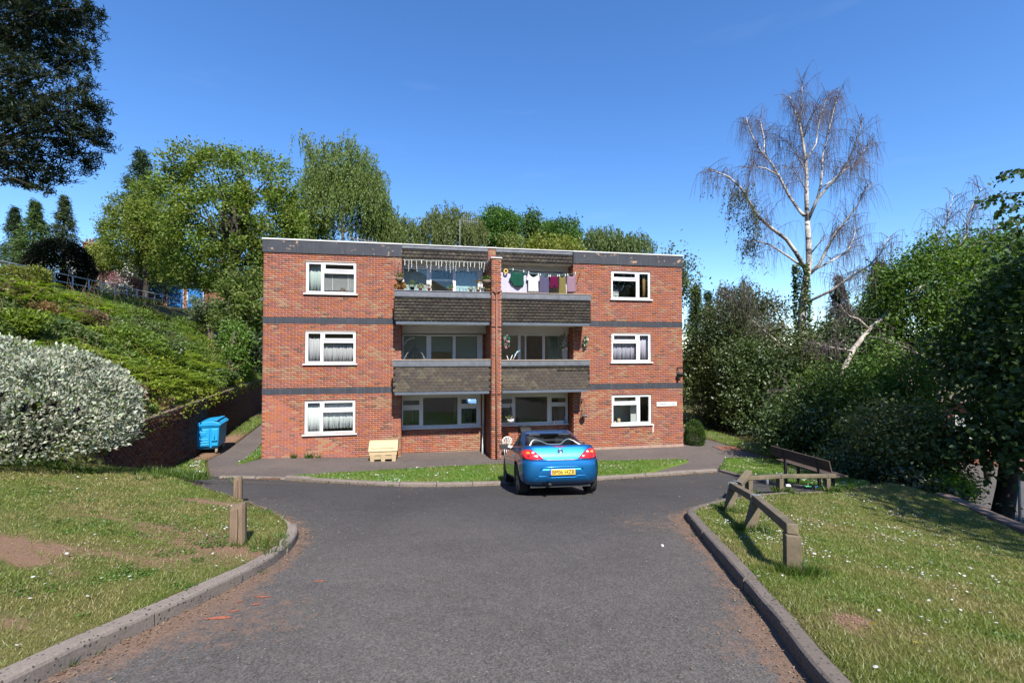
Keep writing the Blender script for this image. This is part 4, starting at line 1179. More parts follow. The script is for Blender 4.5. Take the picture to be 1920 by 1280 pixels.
for x in (-.735, .735):
    for y in (0, 2.49): make_wheel(x, y)

# ------------------------------------------------------------ large blue wheeled bin by the wall
MAT['bin_blue'] = plain('bin_blue', (.012, .25, .50), .45, var=.12, scale=3)
bx_, by_ = -11.42, 17.3
bin_ = thing('wheeled_bin', 'large sky blue wheeled rubbish bin beside the retaining wall', 'bin', (bx_, by_, hz(bx_, by_) + .04), .36)
def frustum(mb, x0, x1, y0, y1, z0, X0, X1, Y0, Y1, z1, mi=0):
    mb.add([(x0, y0, z0), (x1, y0, z0), (x1, y1, z0), (x0, y1, z0), (X0, Y0, z1), (X1, Y0, z1), (X1, Y1, z1), (X0, Y1, z1)], [(0, 3, 2, 1), (4, 5, 6, 7), (0, 1, 5, 4), (1, 2, 6, 5), (2, 3, 7, 6), (3, 0, 4, 7)], mi)
b = MB(); frustum(b, -.28, .28, -.50, .50, .17, -.47, .47, -.58, .58, .24); frustum(b, -.47, .47, -.58, .58, .24, -.50, .50, -.62, .62, .98)
frustum(b, -.50, .50, -.62, .62, .98, -.535, .535, -.655, .655, 1.0); b.box(-.535, .535, -.655, .655, 1.0, 1.04)
bb = b.build('body', MAT['bin_blue'], bin_, .012)
for x0, x1 in ((-.20, .20), (-.47, -.26), (.26, .47)): MB().box(x0, x1, -.645, -.56, .30, .92).build('rib_panel', MAT['bin_blue'], bb, .02)
for z in (.34, .43, .52): MB().box(-.17, .17, -.66, -.60, z, z + .05).build('rib', MAT['bin_blue'], bb, .015)
MB().box(-.10, .10, -.66, -.60, .68, .84).build('badge_panel', MAT['bin_blue'], bb, .02)
for sx in (-1, 1):
    h_ = MB(); h_.tube([(sx * .36, -.64, .74), (sx * .36, -.69, .72), (sx * .36, -.69, .56), (sx * .36, -.64, .54)], .014, 6); h_.box(sx * .36 - .09, sx * .36 + .09, -.70, -.58, .50, .53); h_.build('handle', MAT['bin_blue'], bin_)
l_ = MB(); prof = [(-.56, 1.04), (.56, 1.04), (.56, 1.075), (.47, 1.15), (.30, 1.20), (.12, 1.195), (-.2, 1.16), (-.56, 1.075)]
l_.prism(prof, 'y', -.68, .68); lid = l_.build('lid', MAT['bin_blue'], bin_, .02)
MB().box(.30, .44, -.60, .60, 1.205, 1.235).build('lid_grip', MAT['bin_blue'], lid, .01)
MAT['hole'] = plain('lid_slot', (.01, .012, .015), .9); MB().obox((.40, -.45, 1.187), (.075, 0, -.03), (0, .05, 0), (.002, 0, .006)).build('lid_slot', MAT['hole'], lid)
MAT['caster'] = plain('worn_caster', (.24, .19, .12), .7, var=.3)
for sx in (-1, 1):
    for sy in (-1, 1):
        c = MB(); c.lathe([(.03, -.028), (.085, -.028), (.095, -.015), (.095, .015), (.085, .028), (.03, .028)], 18, (sx * .40, sy * .5, .095), 'x'); cw = c.build('wheel', MAT['caster'], bin_)
        k_ = MB(); k_.box(sx * .40 - .04, sx * .40 - .03, sy * .5 - .03, sy * .5 + .03, .09, .24); k_.box(sx * .40 + .03, sx * .40 + .04, sy * .5 - .03, sy * .5 + .03, .09, .24); k_.build('fork', MAT['galv'], cw)

# ------------------------------------------------------------ cream grit bin against the front wall
MAT['cream'] = plain('cream_plastic', (.44, .335, .195), .5, var=.1, scale=3)
gx_, gy_, gz_ = fac(4.25, .62, 0)
gb = thing('grit_bin', 'cream plastic grit bin on three feet by the front wall', 'bin', (gx_, gy_, hz(gx_, gy_) + .015), YAW)
b = MB(); frustum(b, -.44, .44, -.27, .27, .08, -.46, .46, -.30, .30, .24); b.box(-.475, .475, -.32, .32, .24, .36); b.build('body', MAT['cream'], gb, .012)
for x in (-.37, 0, .37):
    f_ = MB(); frustum(f_, x - .065, x + .065, -.28, .28, 0, x - .085, x + .085, -.315, .315, .245); f_.build('foot', MAT['cream'], gb, .008)
l_ = MB(); l_.prism([(-.345, .365), (.34, .365), (.34, .62), (.22, .69), (-.02, .69), (-.335, .43)], 'x', -.50, .50); gl = l_.build('lid', MAT['cream'], gb, .015)
MB().obox((0, -.195, .571), (.40, 0, 0), (0, .11, .09), (0, -.003, .004)).build('lid_panel', MAT['cream'], gl, .006)

# ------------------------------------------------------------ timber posts, knee rails and the bench
def post(mb, x, y, w, d, hgt, lean=(0, 0), rz=0, cut=.02, z=None):
    z0 = hz(x, y) + .1 if z is None else z
    c, s_ = math.cos(rz), math.sin(rz)
    def P(a, b, zz, k): return (x + c * a - s_ * b + lean[0] * k, y + s_ * a + c * b + lean[1] * k, zz)
    mb.add([P(-w / 2, -d / 2, z0 - .2, -.4), P(w / 2, -d / 2, z0 - .2, -.4), P(w / 2, d / 2, z0 - .2, -.4), P(-w / 2, d / 2, z0 - .2, -.4),
            P(-w / 2, -d / 2, z0 + hgt - cut, 1), P(w / 2, -d / 2, z0 + hgt, 1), P(w / 2, d / 2, z0 + hgt + cut, 1), P(-w / 2, d / 2, z0 + hgt, 1)],
           [(0, 3, 2, 1), (4, 5, 6, 7), (0, 1, 5, 4), (1, 2, 6, 5), (2, 3, 7, 6), (3, 0, 4, 7)])
for lab, x, y, w, hgt in (('thick weathered timber bollard near the left kerb', -3.05, 5.15, .165, .43), ('slimmer pale timber bollard beyond the thick one', -4.24, 7.15, .12, .31)):
    t = thing('timber_bollard', lab, 'bollard', (x, y, hz(x, y) + .1), .25, 'timber bollards on the left lawn')
    mb = MB(); n = 14
    for lvl, (z, k) in enumerate(((-.2, 1.02), (.1, 1.0), (hgt - .04, .97), (hgt, .90))):
        for i in range(n):
            a = 2 * math.pi * i / n; rr = w / 2 * k * (abs(math.cos(a)) ** 5 + abs(math.sin(a)) ** 5) ** (-.2) * (1 + .03 * math.sin(3 * a + lvl))
            mb.v.append((rr * math.cos(a), rr * .8 * math.sin(a), z + (.02 * math.cos(a) if lvl > 1 else 0)))
    for l_ in range(3):
        for i in range(n): mb.f.append([l_ * n + i, l_ * n + (i + 1) % n, l_ * n + n + (i + 1) % n, l_ * n + n + i]); mb.m.append(0); mb.sm.append(False)
    mb.f.append(list(range(3 * n, 4 * n))); mb.m.append(0); mb.sm.append(False)
    mb.build('post', MAT['wood_weathered'], t)
    ck = MB(); ck.tube([(w * .08, -w * .405, -.05), (w * .12, -w * .405, hgt * .5), (w * .09, -w * .40, hgt - .03)], .004, 4); ck.build('crack', MAT['bark_dark'], t)

def rail_thing(label, posts, top, rail_w=.11, ext=(.06, .06), straps=(), leans=None, pw=.13):
    p0 = posts[0]; t = thing('knee_rail', label, 'rail', (0, 0, 0), 0, 'timber knee rails on the right lawn')
    tops = []
    for i, (x, y) in enumerate(posts):
        ln = (leans or [(0, 0)] * len(posts))[i]
        d = Vector((posts[-1][0] - p0[0], posts[-1][1] - p0[1], 0)).normalized(); rz = math.atan2(d.y, d.x)
        mb = MB(); post(mb, x, y, pw, pw * 1.05, top - .05, ln, rz, 0); mb.build('post', MAT['wood_rail'], t, .006)
        tops.append(Vector((x + ln[0], y + ln[1], hz(x, y) + .1 + top)))
    a = tops[0] + (tops[0] - tops[1]).normalized() * ext[0]; b = tops[-1] + (tops[-1] - tops[-2]).normalized() * ext[1]
    pts = [a] + tops[1:-1] + [b]
    mb = MB()
    for p, q in zip(pts[:-1], pts[1:]): mb.beam(p + (q - p).normalized() * (.0 if p is a else -.004), q, rail_w, rail_w * .95)
    r_ = mb.build('rail', MAT['wood_rail'], t, .012)
    for i in straps:
        p = tops[i]; d = (b - a).normalized(); s_ = d.cross(Vector((0, 0, 1))).normalized(); e = rail_w / 2 + .004
        up = Vector((0, 0, 1)); mb = MB()
        path = [p - s_ * e - up * .17, p - s_ * e + up * (rail_w / 2 + .004), p + s_ * e + up * (rail_w / 2 + .004), p + s_ * e - up * .17]
        for u, v in zip(path[:-1], path[1:]): mb.beam(u, v, .03, .005, 0, d if abs((v - u).normalized().dot(up)) > .5 else None)
        mb.build('strap', MAT['galv'], t)
    return t
rail_thing('timber knee rail along the right kerb with leaning posts', [(2.72, 4.5), (3.24, 6.35), (3.66, 7.85)], .42, .105, (.03, .03), (1, 2), [(0, 0), (.13, .03), (.10, .02)], .125)
rail_thing('level timber knee rail in front of the bench', [(5.0, 9.75), (5.88, 10.15), (7.05, 10.35)], .33, .085, (.05, .22), (1, 2), None, .105)
t = thing('knee_rail', 'short broken timber rail stub sloping up to a corner post', 'rail', (0, 0, 0), 0, 'timber knee rails on the right lawn')
z_ = hz(4.55, 9.3) + .1
mb = MB(); post(mb, 4.62, 9.38, .12, .14, .24, (0, 0), .6, .06); mb.build('post', MAT['wood_rail'], t, .006)
mb = MB(); mb.beam((4.58, 9.33, z_ + .25), (4.98, 9.70, z_ + .40), .13, .10); mb.build('rail', MAT['wood_rail'], t, .012)
mb = MB(); mb.beam((4.95, 9.60, z_ + .42), (4.90, 9.78, z_ + .42), .03, .006); mb.beam((4.60, 9.27, z_ + .31), (4.52, 9.42, z_ + .31), .03, .006); mb.build('strap', MAT['galv'], t)

B0, B1_ = Vector((6.93, 12.25, 0)), Vector((7.27, 10.5, 0))
bd = (B1_ - B0).normalized(); bench = thing('park_bench', 'weathered wooden park bench seen from behind', 'bench', (B0.x, B0.y, hz(7.1, 11.4) + .07), math.atan2(bd.y, bd.x))
L_ = (B1_ - B0).length    # local x along the bench, +y is towards the seat
for k, (z, y) in enumerate(((.60, -.01), (.735, -.045))):
    mb = MB(); mb.obox((L_ / 2, y, z), (L_ / 2, 0, 0), (0, .016, .004), (0, -.016, .062)); mb.build('back_board', MAT['wood_bench'], bench, .006)
for k in range(4):
    mb = MB(); mb.box(.02, L_ - .02, .06 + k * .105, .06 + k * .105 + .09, .405, .44); mb.build('seat_slat', MAT['wood_bench'], bench, .006)
for x in (.38, L_ - .38):
    mb = MB(); mb.beam((x, .05, -.1), (x, .03, .42), .06, .05); mb.beam((x, .045, .40), (x, -.075, .80), .055, .035); mb.beam((x, .03, .385), (x, .46, .385), .05, .04); mb.beam((x, .42, -.1), (x, .42, .39), .06, .05); mb.build('frame', MAT['black_metal'], bench, .004)

# bits and pieces left on the grass by the bench
t = thing('drinks_can', 'slim silver can standing on the grass by the bench', 'can', (6.38, 11.55, hz(6.38, 11.55) + .07)); mb = MB(); mb.lathe([(.028, 0), (.033, .01), (.033, .17), (.024, .19), (.020, .195)], 14); mb.build('can_body', MAT['galv'], t)
MAT['lit_blue'] = plain('blue_wrapper', (.03, .18, .40), .4); MAT['lit_green'] = plain('green_wrapper', (.08, .35, .12), .4); MAT['lit_white'] = plain('white_paper', (.6, .6, .58), .6)
for lab, x, y, m_, sc in (('crumpled white paper litter in front of the bench', 6.55, 10.95, 'lit_white', .10), ('crushed green wrapper in front of the bench', 6.95, 10.85, 'lit_green', .07), ('crushed blue wrapper under the end of the bench', 7.12, 10.75, 'lit_blue', .06)):
    mb = MB(); n = 5; V = []
    for i in range(n):
        for j in range(n): V.append((sc * (i / 4 - .5) * 2, sc * (j / 4 - .5), .015 + .03 * rnd.random()))
    mb.add(V, [(i * n + j, (i + 1) * n + j, (i + 1) * n + j + 1, i * n + j + 1) for i in range(4) for j in range(4)])
    t = thing('litter', lab, 'litter', (x, y, hz(x, y) + .08), rnd.uniform(0, 3), 'litter near the bench'); o = mb.build('scrap', MAT[m_], t); sd = o.modifiers.new('s', 'SOLIDIFY'); sd.thickness = .002
t = thing('pebble', 'pale stone lying on the road near the right kerb', 'stone', (1.85, 5.7, hz(1.85, 5.7) + .006)); mb = MB(); mb.lathe([(.001, -.012), (.017, -.005), (.02, .005), (.012, .014), (.001, .018)], 9); mb.build('stone', MAT['lit_white'], t)

# gully grate by the kerb
gz0 = hz(-6.62, 12.62); t = thing('drain_grate', 'rusty iron gully grate in the gutter at the corner', 'grate', (-6.62, 12.5, gz0 + .008), -.05)
MAT['rust'] = plain('rusty_iron', (.12, .065, .04), .9, var=.35, scale=20)
mb = MB(); ring(mb, -.28, .28, -.16, .16, .03, 0, .02); g2_ = MB()
fr = MB(); fr.box(-.28, .28, -.17, -.14, 0, .02); fr.box(-.28, .28, .14, .17, 0, .02); fr.box(-.28, -.25, -.14, .14, 0, .02); fr.box(.25, .28, -.14, .14, 0, .02); fr.build('frame', MAT['rust'], t)
for k in range(8): MB().box(-.235 + k * .06, -.205 + k * .06, -.14, .14, .002, .016).build('bar', MAT['rust'], t)
t = thing('manhole_cover', 'reddish square inspection cover in the path on the right', 'cover', (8.95, 19.0, hz(8.95, 19.0) + .03), .1)
MAT['redcover'] = plain('red_cover', (.19, .075, .045), .9, var=.2); mb = MB(); mb.box(-.5, .5, -.33, .33, 0, .012); mb.build('plate', MAT['redcover'], t); mb = MB()
mb.box(-.54, .54, -.37, -.335, -.005, .010); mb.box(-.54, .54, .335, .37, -.005, .010); mb.box(-.54, -.505, -.335, .335, -.005, .010); mb.box(.505, .54, -.335, .335, -.005, .010); mb.build('frame', MAT['kerb'], t)

# ------------------------------------------------------------ handrail on the bank, garages and a car up there, house far behind
MAT['rail_paint'] = plain('grey_railing_paint', (.40, .42, .43), .6)
hr = thing('bank_railing', 'grey tubular railing along the top of the fern bank', 'railing', (0, 0, 0))
RP = [Vector((-27.2 - .788 * i, 26 + 1.997 * i, 8.72 + .088 * i)) for i in range(-4, 16)]
for p in RP:
    mb = MB(); mb.tube([(p.x, p.y, hz(p.x, p.y) - .1), p], .04, 8); mb.build('post', MAT['rail_paint'], hr)
for dz in (0, -.5):
    mb = MB(); mb.tube([p + Vector((0, 0, dz)) for p in RP], .035, 8); mb.build('rail', MAT['rail_paint'], hr)

MAT['garage_blue'] = plain('garage_blue', (.03, .17, .46), .6, var=.12); MAT['gbrick'] = plain('garage_brick', (.23, .10, .065), .9, var=.3, scale=9)
ga = thing('garage_block', 'row of flat roofed garages with bright blue doors on the hilltop', 'garages', (-43.3, 54.0, 9.45), -.05)
mb = MB(); mb.box(-.1, 9.9, .45, 6, -1.5, 2.35)
for k in range(4): mb.box(k * 2.45 - .15, k * 2.45 + .2, 0, .5, -1.5, 2.3)
mb.build('wall', MAT['gbrick'], ga)
MB().box(-.4, 10.1, -.35, 6.2, 2.40, 2.55).build('roof', MAT['felt'], ga); MB().box(-.2, 9.8, -.02, .1, 2.14, 2.39).build('fascia', MAT['white_paint'], ga)
for k in range(4):
    x0 = k * 2.45 + .2
    if k == 3: break
    fr = MB(); fr.box(x0, x0 + .1, .05, .2, -1.5, 2.13); fr.box(x0 + 2.0, x0 + 2.1, .05, .2, -1.5, 2.13); fr.build('door_frame', MAT['white_paint'], ga)
    d_ = MB()
    for j in range(7): d_.box(x0 + .1 + j * .271, x0 + .1 + j * .271 + .26, .12, .18, -1.5, 2.12)
    d_.box(x0 + .1, x0 + 2.0, .15, .2, -1.5, 2.12); dd = d_.build('door', MAT['garage_blue'], ga); MB().box(x0 + 1.0, x0 + 1.15, .07, .12, .9, .95).build('handle', MAT['galv'], dd)
MAT['maroon'] = lens('maroon_paint', (.035, .006, .010))
c2 = thing('parked_car', 'dark maroon car parked in front of a blue garage door', 'car', (-41.6, 51.2, 9.35), .1)
V, F = loft([slice_ring(z, w, y0, y1, 6) for z, w, y0, y1 in ((.2, .78, -.5, 3.2), (.35, .85, -.75, 3.4), (.6, .86, -.8, 3.4), (.8, .85, -.75, 3.2), (.95, .80, -.65, 2.4))]); mb = MB(); mb.add(V, F, 0, True); mb.build('body', MAT['maroon'], c2)
V, F = loft([slice_ring(z, w, y0, y1, 5) for z, w, y0, y1 in ((.94, .76, -.62, 2.2), (1.2, .66, -.4, 1.6), (1.4, .56, -.1, 1.2))]); mb = MB(); mb.add(V, F, 0, True); mb.build('window', lens('dark_glass', (.01, .012, .016)), c2); 
V, F = loft([slice_ring(z, w, y0, y1, 5) for z, w, y0, y1 in ((1.395, .57, -.12, 1.22), (1.44, .5, 0, 1.1))]); mb = MB(); mb.add(V, F, 0, True); mb.build('roof', MAT['maroon'], c2)
for x in (-.76, .76):
    for y in (0, 2.5):
        mb = MB(); mb.lathe([(.2, -.1), (.3, -.1), (.31, 0), (.3, .1), (.2, .1)], 20, (x, y, .31), 'x'); mb.build('wheel', MAT['tyre'], c2)
ho = thing('house', 'distant white house with a brick chimney behind the conifers', 'house', (-57.2, 60, 8.5), .1)
mb = MB(); mb.box(-1.5, 7, 0, 8, 0, 8.3); mb.build('wall', MAT['white_paint'], ho)
MAT['roof_tile'] = plain('clay_roof', (.13, .06, .045), .9, var=.3, scale=4, stretch=(1, 1, 12))
rf = MB(); rf.prism([(-.5, 8.2), (8.5, 8.2), (4, 9.3)], 'x', -1.9, 7.4); r_ = rf.build('roof', MAT['roof_tile'], ho)
ch = MB(); ch.box(.3, 1.9, .6, 1.4, 8.3, 9.75); ch.box(.2, 2.0, .5, 1.5, 9.75, 9.95); c_ = ch.build('chimney', MAT['gbrick'], r_)
for k in range(4): mb = MB(); mb.lathe([(.13, 9.95), (.10, 10.45), (.12, 10.5)], 10, (.5 + k * .4, 1.0, 0)); o = mb.build('chimney_pot', MAT['gbrick'], ho)

# low brick wall, road and pole down on the right, roof of a house among the trees
lw_ = thing('low_brick_wall', 'low dark brick wall along the bottom edge of the right lawn', 'wall', (0, 0, 0))
LP = [Vector((9.95, 10.7, .70)), Vector((9.60, 9.6, .76)), Vector((9.38, 8.6, .77)), Vector((9.22, 7.6, .81)), Vector((9.15, 6.6, .86)), Vector((9.1, 5.2, 1.1))]
for i, (p, q_) in enumerate(zip(LP[:-1], LP[1:])):
    d = (q_ - p).normalized(); Lg = (q_ - p).length
    mb = MB(); mb.beam(p - Vector((0, 0, .55)), q_ - Vector((0, 0, .55)), .215, 1.0); mb.build('core', MAT['mortar'], lw_)
    mb = MB(); mb.beam(p - Vector((0, 0, .02)), q_ - Vector((0, 0, .02)), .28, .07); mb.build('coping', MAT['wall_cope'], lw_)
bv, bf, bc = [], [], []
for i, (p, q_) in enumerate(zip(LP[:-1], LP[1:])):
    d = (q_ - p).normalized(); s_ = d.cross(Vector((0, 0, 1))).normalized(); n = int((q_ - p).length / .225)
    for r_ in range(13):
        for k in range(n):
            for sd_ in (-1, 1):
                o = p + d * (k * .225 + (.11 if r_ % 2 else 0)) + s_ * (sd_ * .112) - Vector((0, 0, .135 + r_ * .075)); a, u, w_ = d * .213, Vector((0, 0, .065)), s_ * (sd_ * .006)
                j = len(bv); bv += [tuple(x) for x in (o + w_, o + a + w_, o + a + u + w_, o + u + w_, o, o + a, o + a + u, o + u)]
                bf += [(j, j + 1, j + 2, j + 3), (j + 3, j + 2, j + 6, j + 7), (j + 1, j, j + 4, j + 5), (j, j + 3, j + 7, j + 4), (j + 2, j + 1, j + 5, j + 6)]; bc += [np.array(brick_color()) * .75] * 8
np_mesh('brickwork', bv, bf, MAT['brick'], lw_, np.array(bc), kind='stuff')
region('side_road', [(12.5, 4), (10.8, 9), (12.0, 12.5), (14.5, 17), (19, 22.5), (27, 27), (30, 24), (22, 16), (17, 9), (16, 4)], .7, .03, MAT['asphalt'], lambda x, y: .1 + 0 * x)
region('side_verge', [(19.6, 23.1), (22, 30), (34, 36), (40, 30), (27.5, 27.4)], .8, .12, MAT['lawn'], None, .15)
t = thing('sign_pole', 'thin pale metal pole beside the lower road', 'pole', (14.6, 13.3, hz(14.6, 13.3))); mb = MB(); mb.tube([(0, 0, 0), (0, 0, 2.6)], .035, 10); mb.build('pole', MAT['white_paint'], t); mb = MB(); mb.lathe([(.09, 0), (.09, .08), (.04, .12)], 12); mb.build('base', MAT['white_paint'], t)
t = thing('bungalow', 'house roof of brown tiles half hidden among the trees', 'house', (19.0, 27.0, -1.2), -.5)
mb = MB(); mb.box(0, 9, 0, 7, -1, 2.6); mb.build('wall', MAT['gbrick'], t); mb = MB(); mb.prism([(-.4, 2.5), (7.4, 2.5), (3.5, 4.9)], 'x', -.4, 9.4); mb.build('roof', plain('brown_roof_tile', (.13, .095, .08), .9, var=.25, scale=2, stretch=(3, 1, 9)), t)
for x in (1.2, 5.2): w_ = MB().box(x, x + 1.6, -.06, -.01, .6, 1.8).build('window', MAT['white_paint'], t); MB().box(x + .1, x + 1.5, -.08, -.065, .7, 1.7).build('pane', MAT['glass'], w_)
# ------------------------------------------------------------ things on the front of the flats
def face_thing(name, label, cat, u, out, z, group=None):
    return thing(name, label, cat, fac(u, out, z), YAW, group)
# name board
sg = face_thing('name_board', 'white name board with black lettering beside the ground floor window', 'sign', 15.60, .0, 1.795)
MB().box(-.455, .455, -.035, -.001, -.085, .085).build('board', MAT['white_paint'], sg, .004)
for s_, x in (('JUNIPER', -.20), ('COURT', .255)): text_obj('lettering', s_, .1, MAT['ink'], sg, (x, -.037, 0), width=.37 if x < 0 else .29, height=.078)
MB().box(.03, .034, -.037, -.0355, -.06, .06).build('joint', MAT['ink'], sg)
# flood light on its arm at the corner
fl = face_thing('security_light', 'black floodlight on a bracket at the right corner of the flats', 'light', 16.12, 0, 2.95)
mb = MB(); mb.tube([(.23, -.02, .36), (-.02, -.02, .36)], .018, 6); mb.tube([(-.02, -.02, .36), (-.02, -.10, .20), (-.02, -.12, .12)], .018, 6); mb.build('bracket', MAT['black_metal'], fl)
mb = MB(); mb.obox((.03, -.14, .06), (.11, 0, 0), (0, .04, .03), (0, -.05, .07)); mb.build('lamp_head', MAT['black_metal'], fl, .01); mb = MB(); mb.obox((.0, -.12, -.08), (.05, 0, 0), (0, .04, 0), (0, 0, .04)); mb.build('sensor', MAT['black_metal'], fl, .01)

# aerials on the roof
MAT['aerial'] = plain('dull_aluminium', (.19, .195, .20), .6, var=.1)
def yagi(t, mast_h, blen, tilt, n, off=0.0):
    mb = MB(); mb.tube([(0, 0, 0), (0, 0, mast_h)], .017, 6); mb.build('mast', MAT['aerial'], t)
    b = MB(); a, c = Vector((-.45 * blen + off, 0, mast_h - .08 + tilt * .45 * blen)), Vector((.55 * blen + off, 0, mast_h - .08 - tilt * .55 * blen)); b.tube([a, c], .014, 5)
    for k in range(n):
        p = a + (c - a) * (k / (n - 1)); e = .16 if k > 4 else .22; b.tube([p - Vector((.0, e * .5, e)), p + Vector((.0, e * .5, e))], .007, 4)
    b.build('aerial', MAT['aerial'], t)
t = thing('tv_aerial', 'low grey television aerial on the left part of the roof', 'aerial', fac(2.75, -3.2, 7.98), YAW, 'television aerials on the roof'); yagi(t, 1.0, 1.45, .12, 10)
t = thing('tv_aerial', 'tall mast with a small television aerial near the middle of the roof', 'aerial', fac(7.25, -3.6, 7.98), YAW, 'television aerials on the roof'); yagi(t, 2.15, .75, .05, 9, .42)
mb = MB(); 
for z in (.75, .9): mb.tube([(-.12, 0, z), (.14, 0, z)], .01, 4)
mb.build('stub', MAT['galv'], t)

# washing hung on the top right balcony: line and seven pieces
LZ = lambda u: float(np.interp(u, [8.5, 8.87, 9.45, 10.03, 10.45, 11.0, 11.66], [7.05, 7.16, 7.07, 6.97, 6.93, 6.965, 7.10]))
def cloth_mat(name, c): return fabric(name, c, .25)
ln = face_thing('washing_line', 'green washing line strung along the top right balcony', 'line', 0, 0, 0)
mb = MB(); mb.tube([(u, -.40, LZ(u)) for u in np.linspace(8.82, 11.68, 24)], .008, 5); MAT['green_cord'] = plain('green_cord', (.10, .22, .17), .6); mb.build('cord', MAT['green_cord'], ln)
mb = MB(); mb.tube([(11.69, -.42, 7.22), (11.70, -.40, 7.05), (11.6, -.05, 6.55)], .012, 5); mb.build('hook', MAT['black_metal'], ln)
def garment(name, label, cat, outline, c, v=-.40, pegs=(), fold=.02, rho=22, neck=None, thick=.006):
    u0 = np.mean([p[0] for p in outline]); z0 = max(p[1] for p in outline)
    t = face_thing(name, label, cat, u0, -v, z0, 'washing drying on the top right balcony')
    P = densify(outline, .06); gx, gz = np.meshgrid(np.arange(min(p[0] for p in P), max(p[0] for p in P), .045), np.arange(min(p[1] for p in P), max(p[1] for p in P), .07)); gx, gz = gx.ravel(), gz.ravel()
    k = in_poly(gx, gz, P) & (dist_line(gx, gz, P, True) > .02)
    r = delaunay_2d_cdt([Vector(p) for p in P] + [Vector((a, b)) for a, b in zip(gx[k], gz[k])], [], [list(range(len(P)))], 1, 1e-6)
    ph = rnd.uniform(0, 6); V = []
    for p in r[0]:
        dd = z0 - p.y; V.append((p.x - u0, fold * (math.sin(p.x * rho + ph + dd * 2) + .5 * math.sin(p.x * rho * 1.9 + ph)) * min(1, .25 + dd * 1.5), p.y - z0))
    mb = MB(); mb.add(V, [tuple(f) for f in r[2]], 0, True); o = mb.build('cloth', cloth_mat(name + '_cloth', c), t); sd = o.modifiers.new('s', 'SOLIDIFY'); sd.thickness = thick
    for pu in pegs:
        pz = LZ(pu); q = MB(); q.box(pu - u0 - .012, pu - u0 + .012, -.02, .02, pz - z0 - .04, pz - z0 + .05); q.build('peg', MAT['white_paint'], t)
    return t
def scoop(u0, u1, z, d, n=7): return [(u0 + (u1 - u0) * k / n, z - d * math.sin(math.pi * k / n) ** .8) for k in range(n + 1)]
g_sheet = garment('bed_sheet', 'pale lilac sheet hung behind the other washing', 'sheet', [(8.50, 7.03)] + [(9.0, 6.96), (9.55, 6.93), (9.6, 6.24), (8.50, 6.20)], (.56, .54, .66), -.33, (), .02, 14)
garment('vest_top', 'dark green sleeveless top with a draped neckline', 'top', [(8.93, 7.14)] + scoop(8.97, 9.42, 7.10, .10)[1:-1] + [(9.45, 7.06), (9.42, 6.82), (9.44, 6.60), (9.40, 6.52), (9.22, 6.46), (9.02, 6.52), (8.88, 6.68), (8.84, 6.74), (8.93, 6.90)], (.018, .085, .058), -.42, (9.0, 9.42), .025)
garment('t_shirt', 'white T-shirt with short sleeves and round neck', 'shirt', [(9.60, 7.01)] + scoop(9.64, 9.98, 6.97, .11)[1:-1] + [(10.03, 6.97), (10.08, 6.74), (10.0, 6.70), (10.01, 6.28), (9.60, 6.28), (9.60, 6.72), (9.52, 6.75)], (.66, .63, .63), -.42, (9.62, 10.0), .018)
garment('dress', 'slate blue sleeveless dress beside the white shirt', 'dress', [(10.06, 6.95)] + scoop(10.12, 10.38, 6.93, .06)[1:-1] + [(10.43, 6.92), (10.44, 6.22), (10.03, 6.22)], (.105, .095, .16), -.42, (10.08, 10.42), .012)
garment('shorts', 'maroon knee length shorts on the line', 'shorts', [(10.47, 6.92), (10.79, 6.93), (10.82, 6.46), (10.69, 6.46), (10.63, 6.58), (10.55, 6.42), (10.46, 6.46)], (.12, .012, .05), -.42, (10.48, 10.78), .012)
garment('tunic', 'olive green dress with a pleated skirt', 'dress', [(10.84, 6.96)] + scoop(10.87, 11.07, 6.94, .07)[1:-1] + [(11.10, 6.96), (11.11, 6.60), (11.13, 6.20), (10.83, 6.20), (10.85, 6.60)], (.20, .165, .06), -.42, (10.85, 11.09), .018, 40)
garment('blouse', 'dusty mauve sleeveless blouse', 'top', [(11.17, 6.99)] + scoop(11.22, 11.46, 6.99, .06)[1:-1] + [(11.52, 7.02), (11.53, 6.62), (11.54, 6.32), (11.17, 6.30), (11.16, 6.7)], (.30, .19, .235), -.42, (11.19, 11.5), .015)
t = face_thing('peg_bag', 'small yellow and blue soft ring pegged above the lilac sheet', 'toy', 8.72, .42, 7.06); mb = MB(); mb.lathe([(.05, -.02), (.09, -.03), (.09, .03), (.05, .02)], 14, (0, 0, 0), 'y', 0, True, True); MAT['yellow'] = plain('yellow_plastic', (.62, .40, .06), .5); mb.build('ring', MAT['yellow'], t)

# icicle lights above the top left balcony
ic = face_thing('icicle_lights', 'string of unlit white icicle lights over the top left balcony', 'lights', 0, 0, 0)
mb = MB(); us = np.linspace(4.86, 8.05, 60); zt = 7.46
mb.tube([(u, -.0 + .02 * math.sin(u * 9), zt - .015 * abs(math.sin(u * 4))) for u in us], .006, 4); mb.build('cable', MAT['white_paint'], ic)
u = 4.92
while u < 8.03:
    L_ = rnd.choice((.12, .2, .28, .36, .18, .42)); q = MB(); x = u; pts = [(x, .01, zt)]
    for k in range(1, 6): x += rnd.uniform(-.012, .012); pts.append((x, .01, zt - L_ * k / 5))
    q.tube(pts, .005, 4)
    for p in pts[1:]: q.box(p[0] - .011, p[0] + .011, p[1] - .011, p[1] + .011, p[2] - .018, p[2] + .012)
    q.build('drop', MAT['white_paint'], ic); u += rnd.uniform(.09, .20)

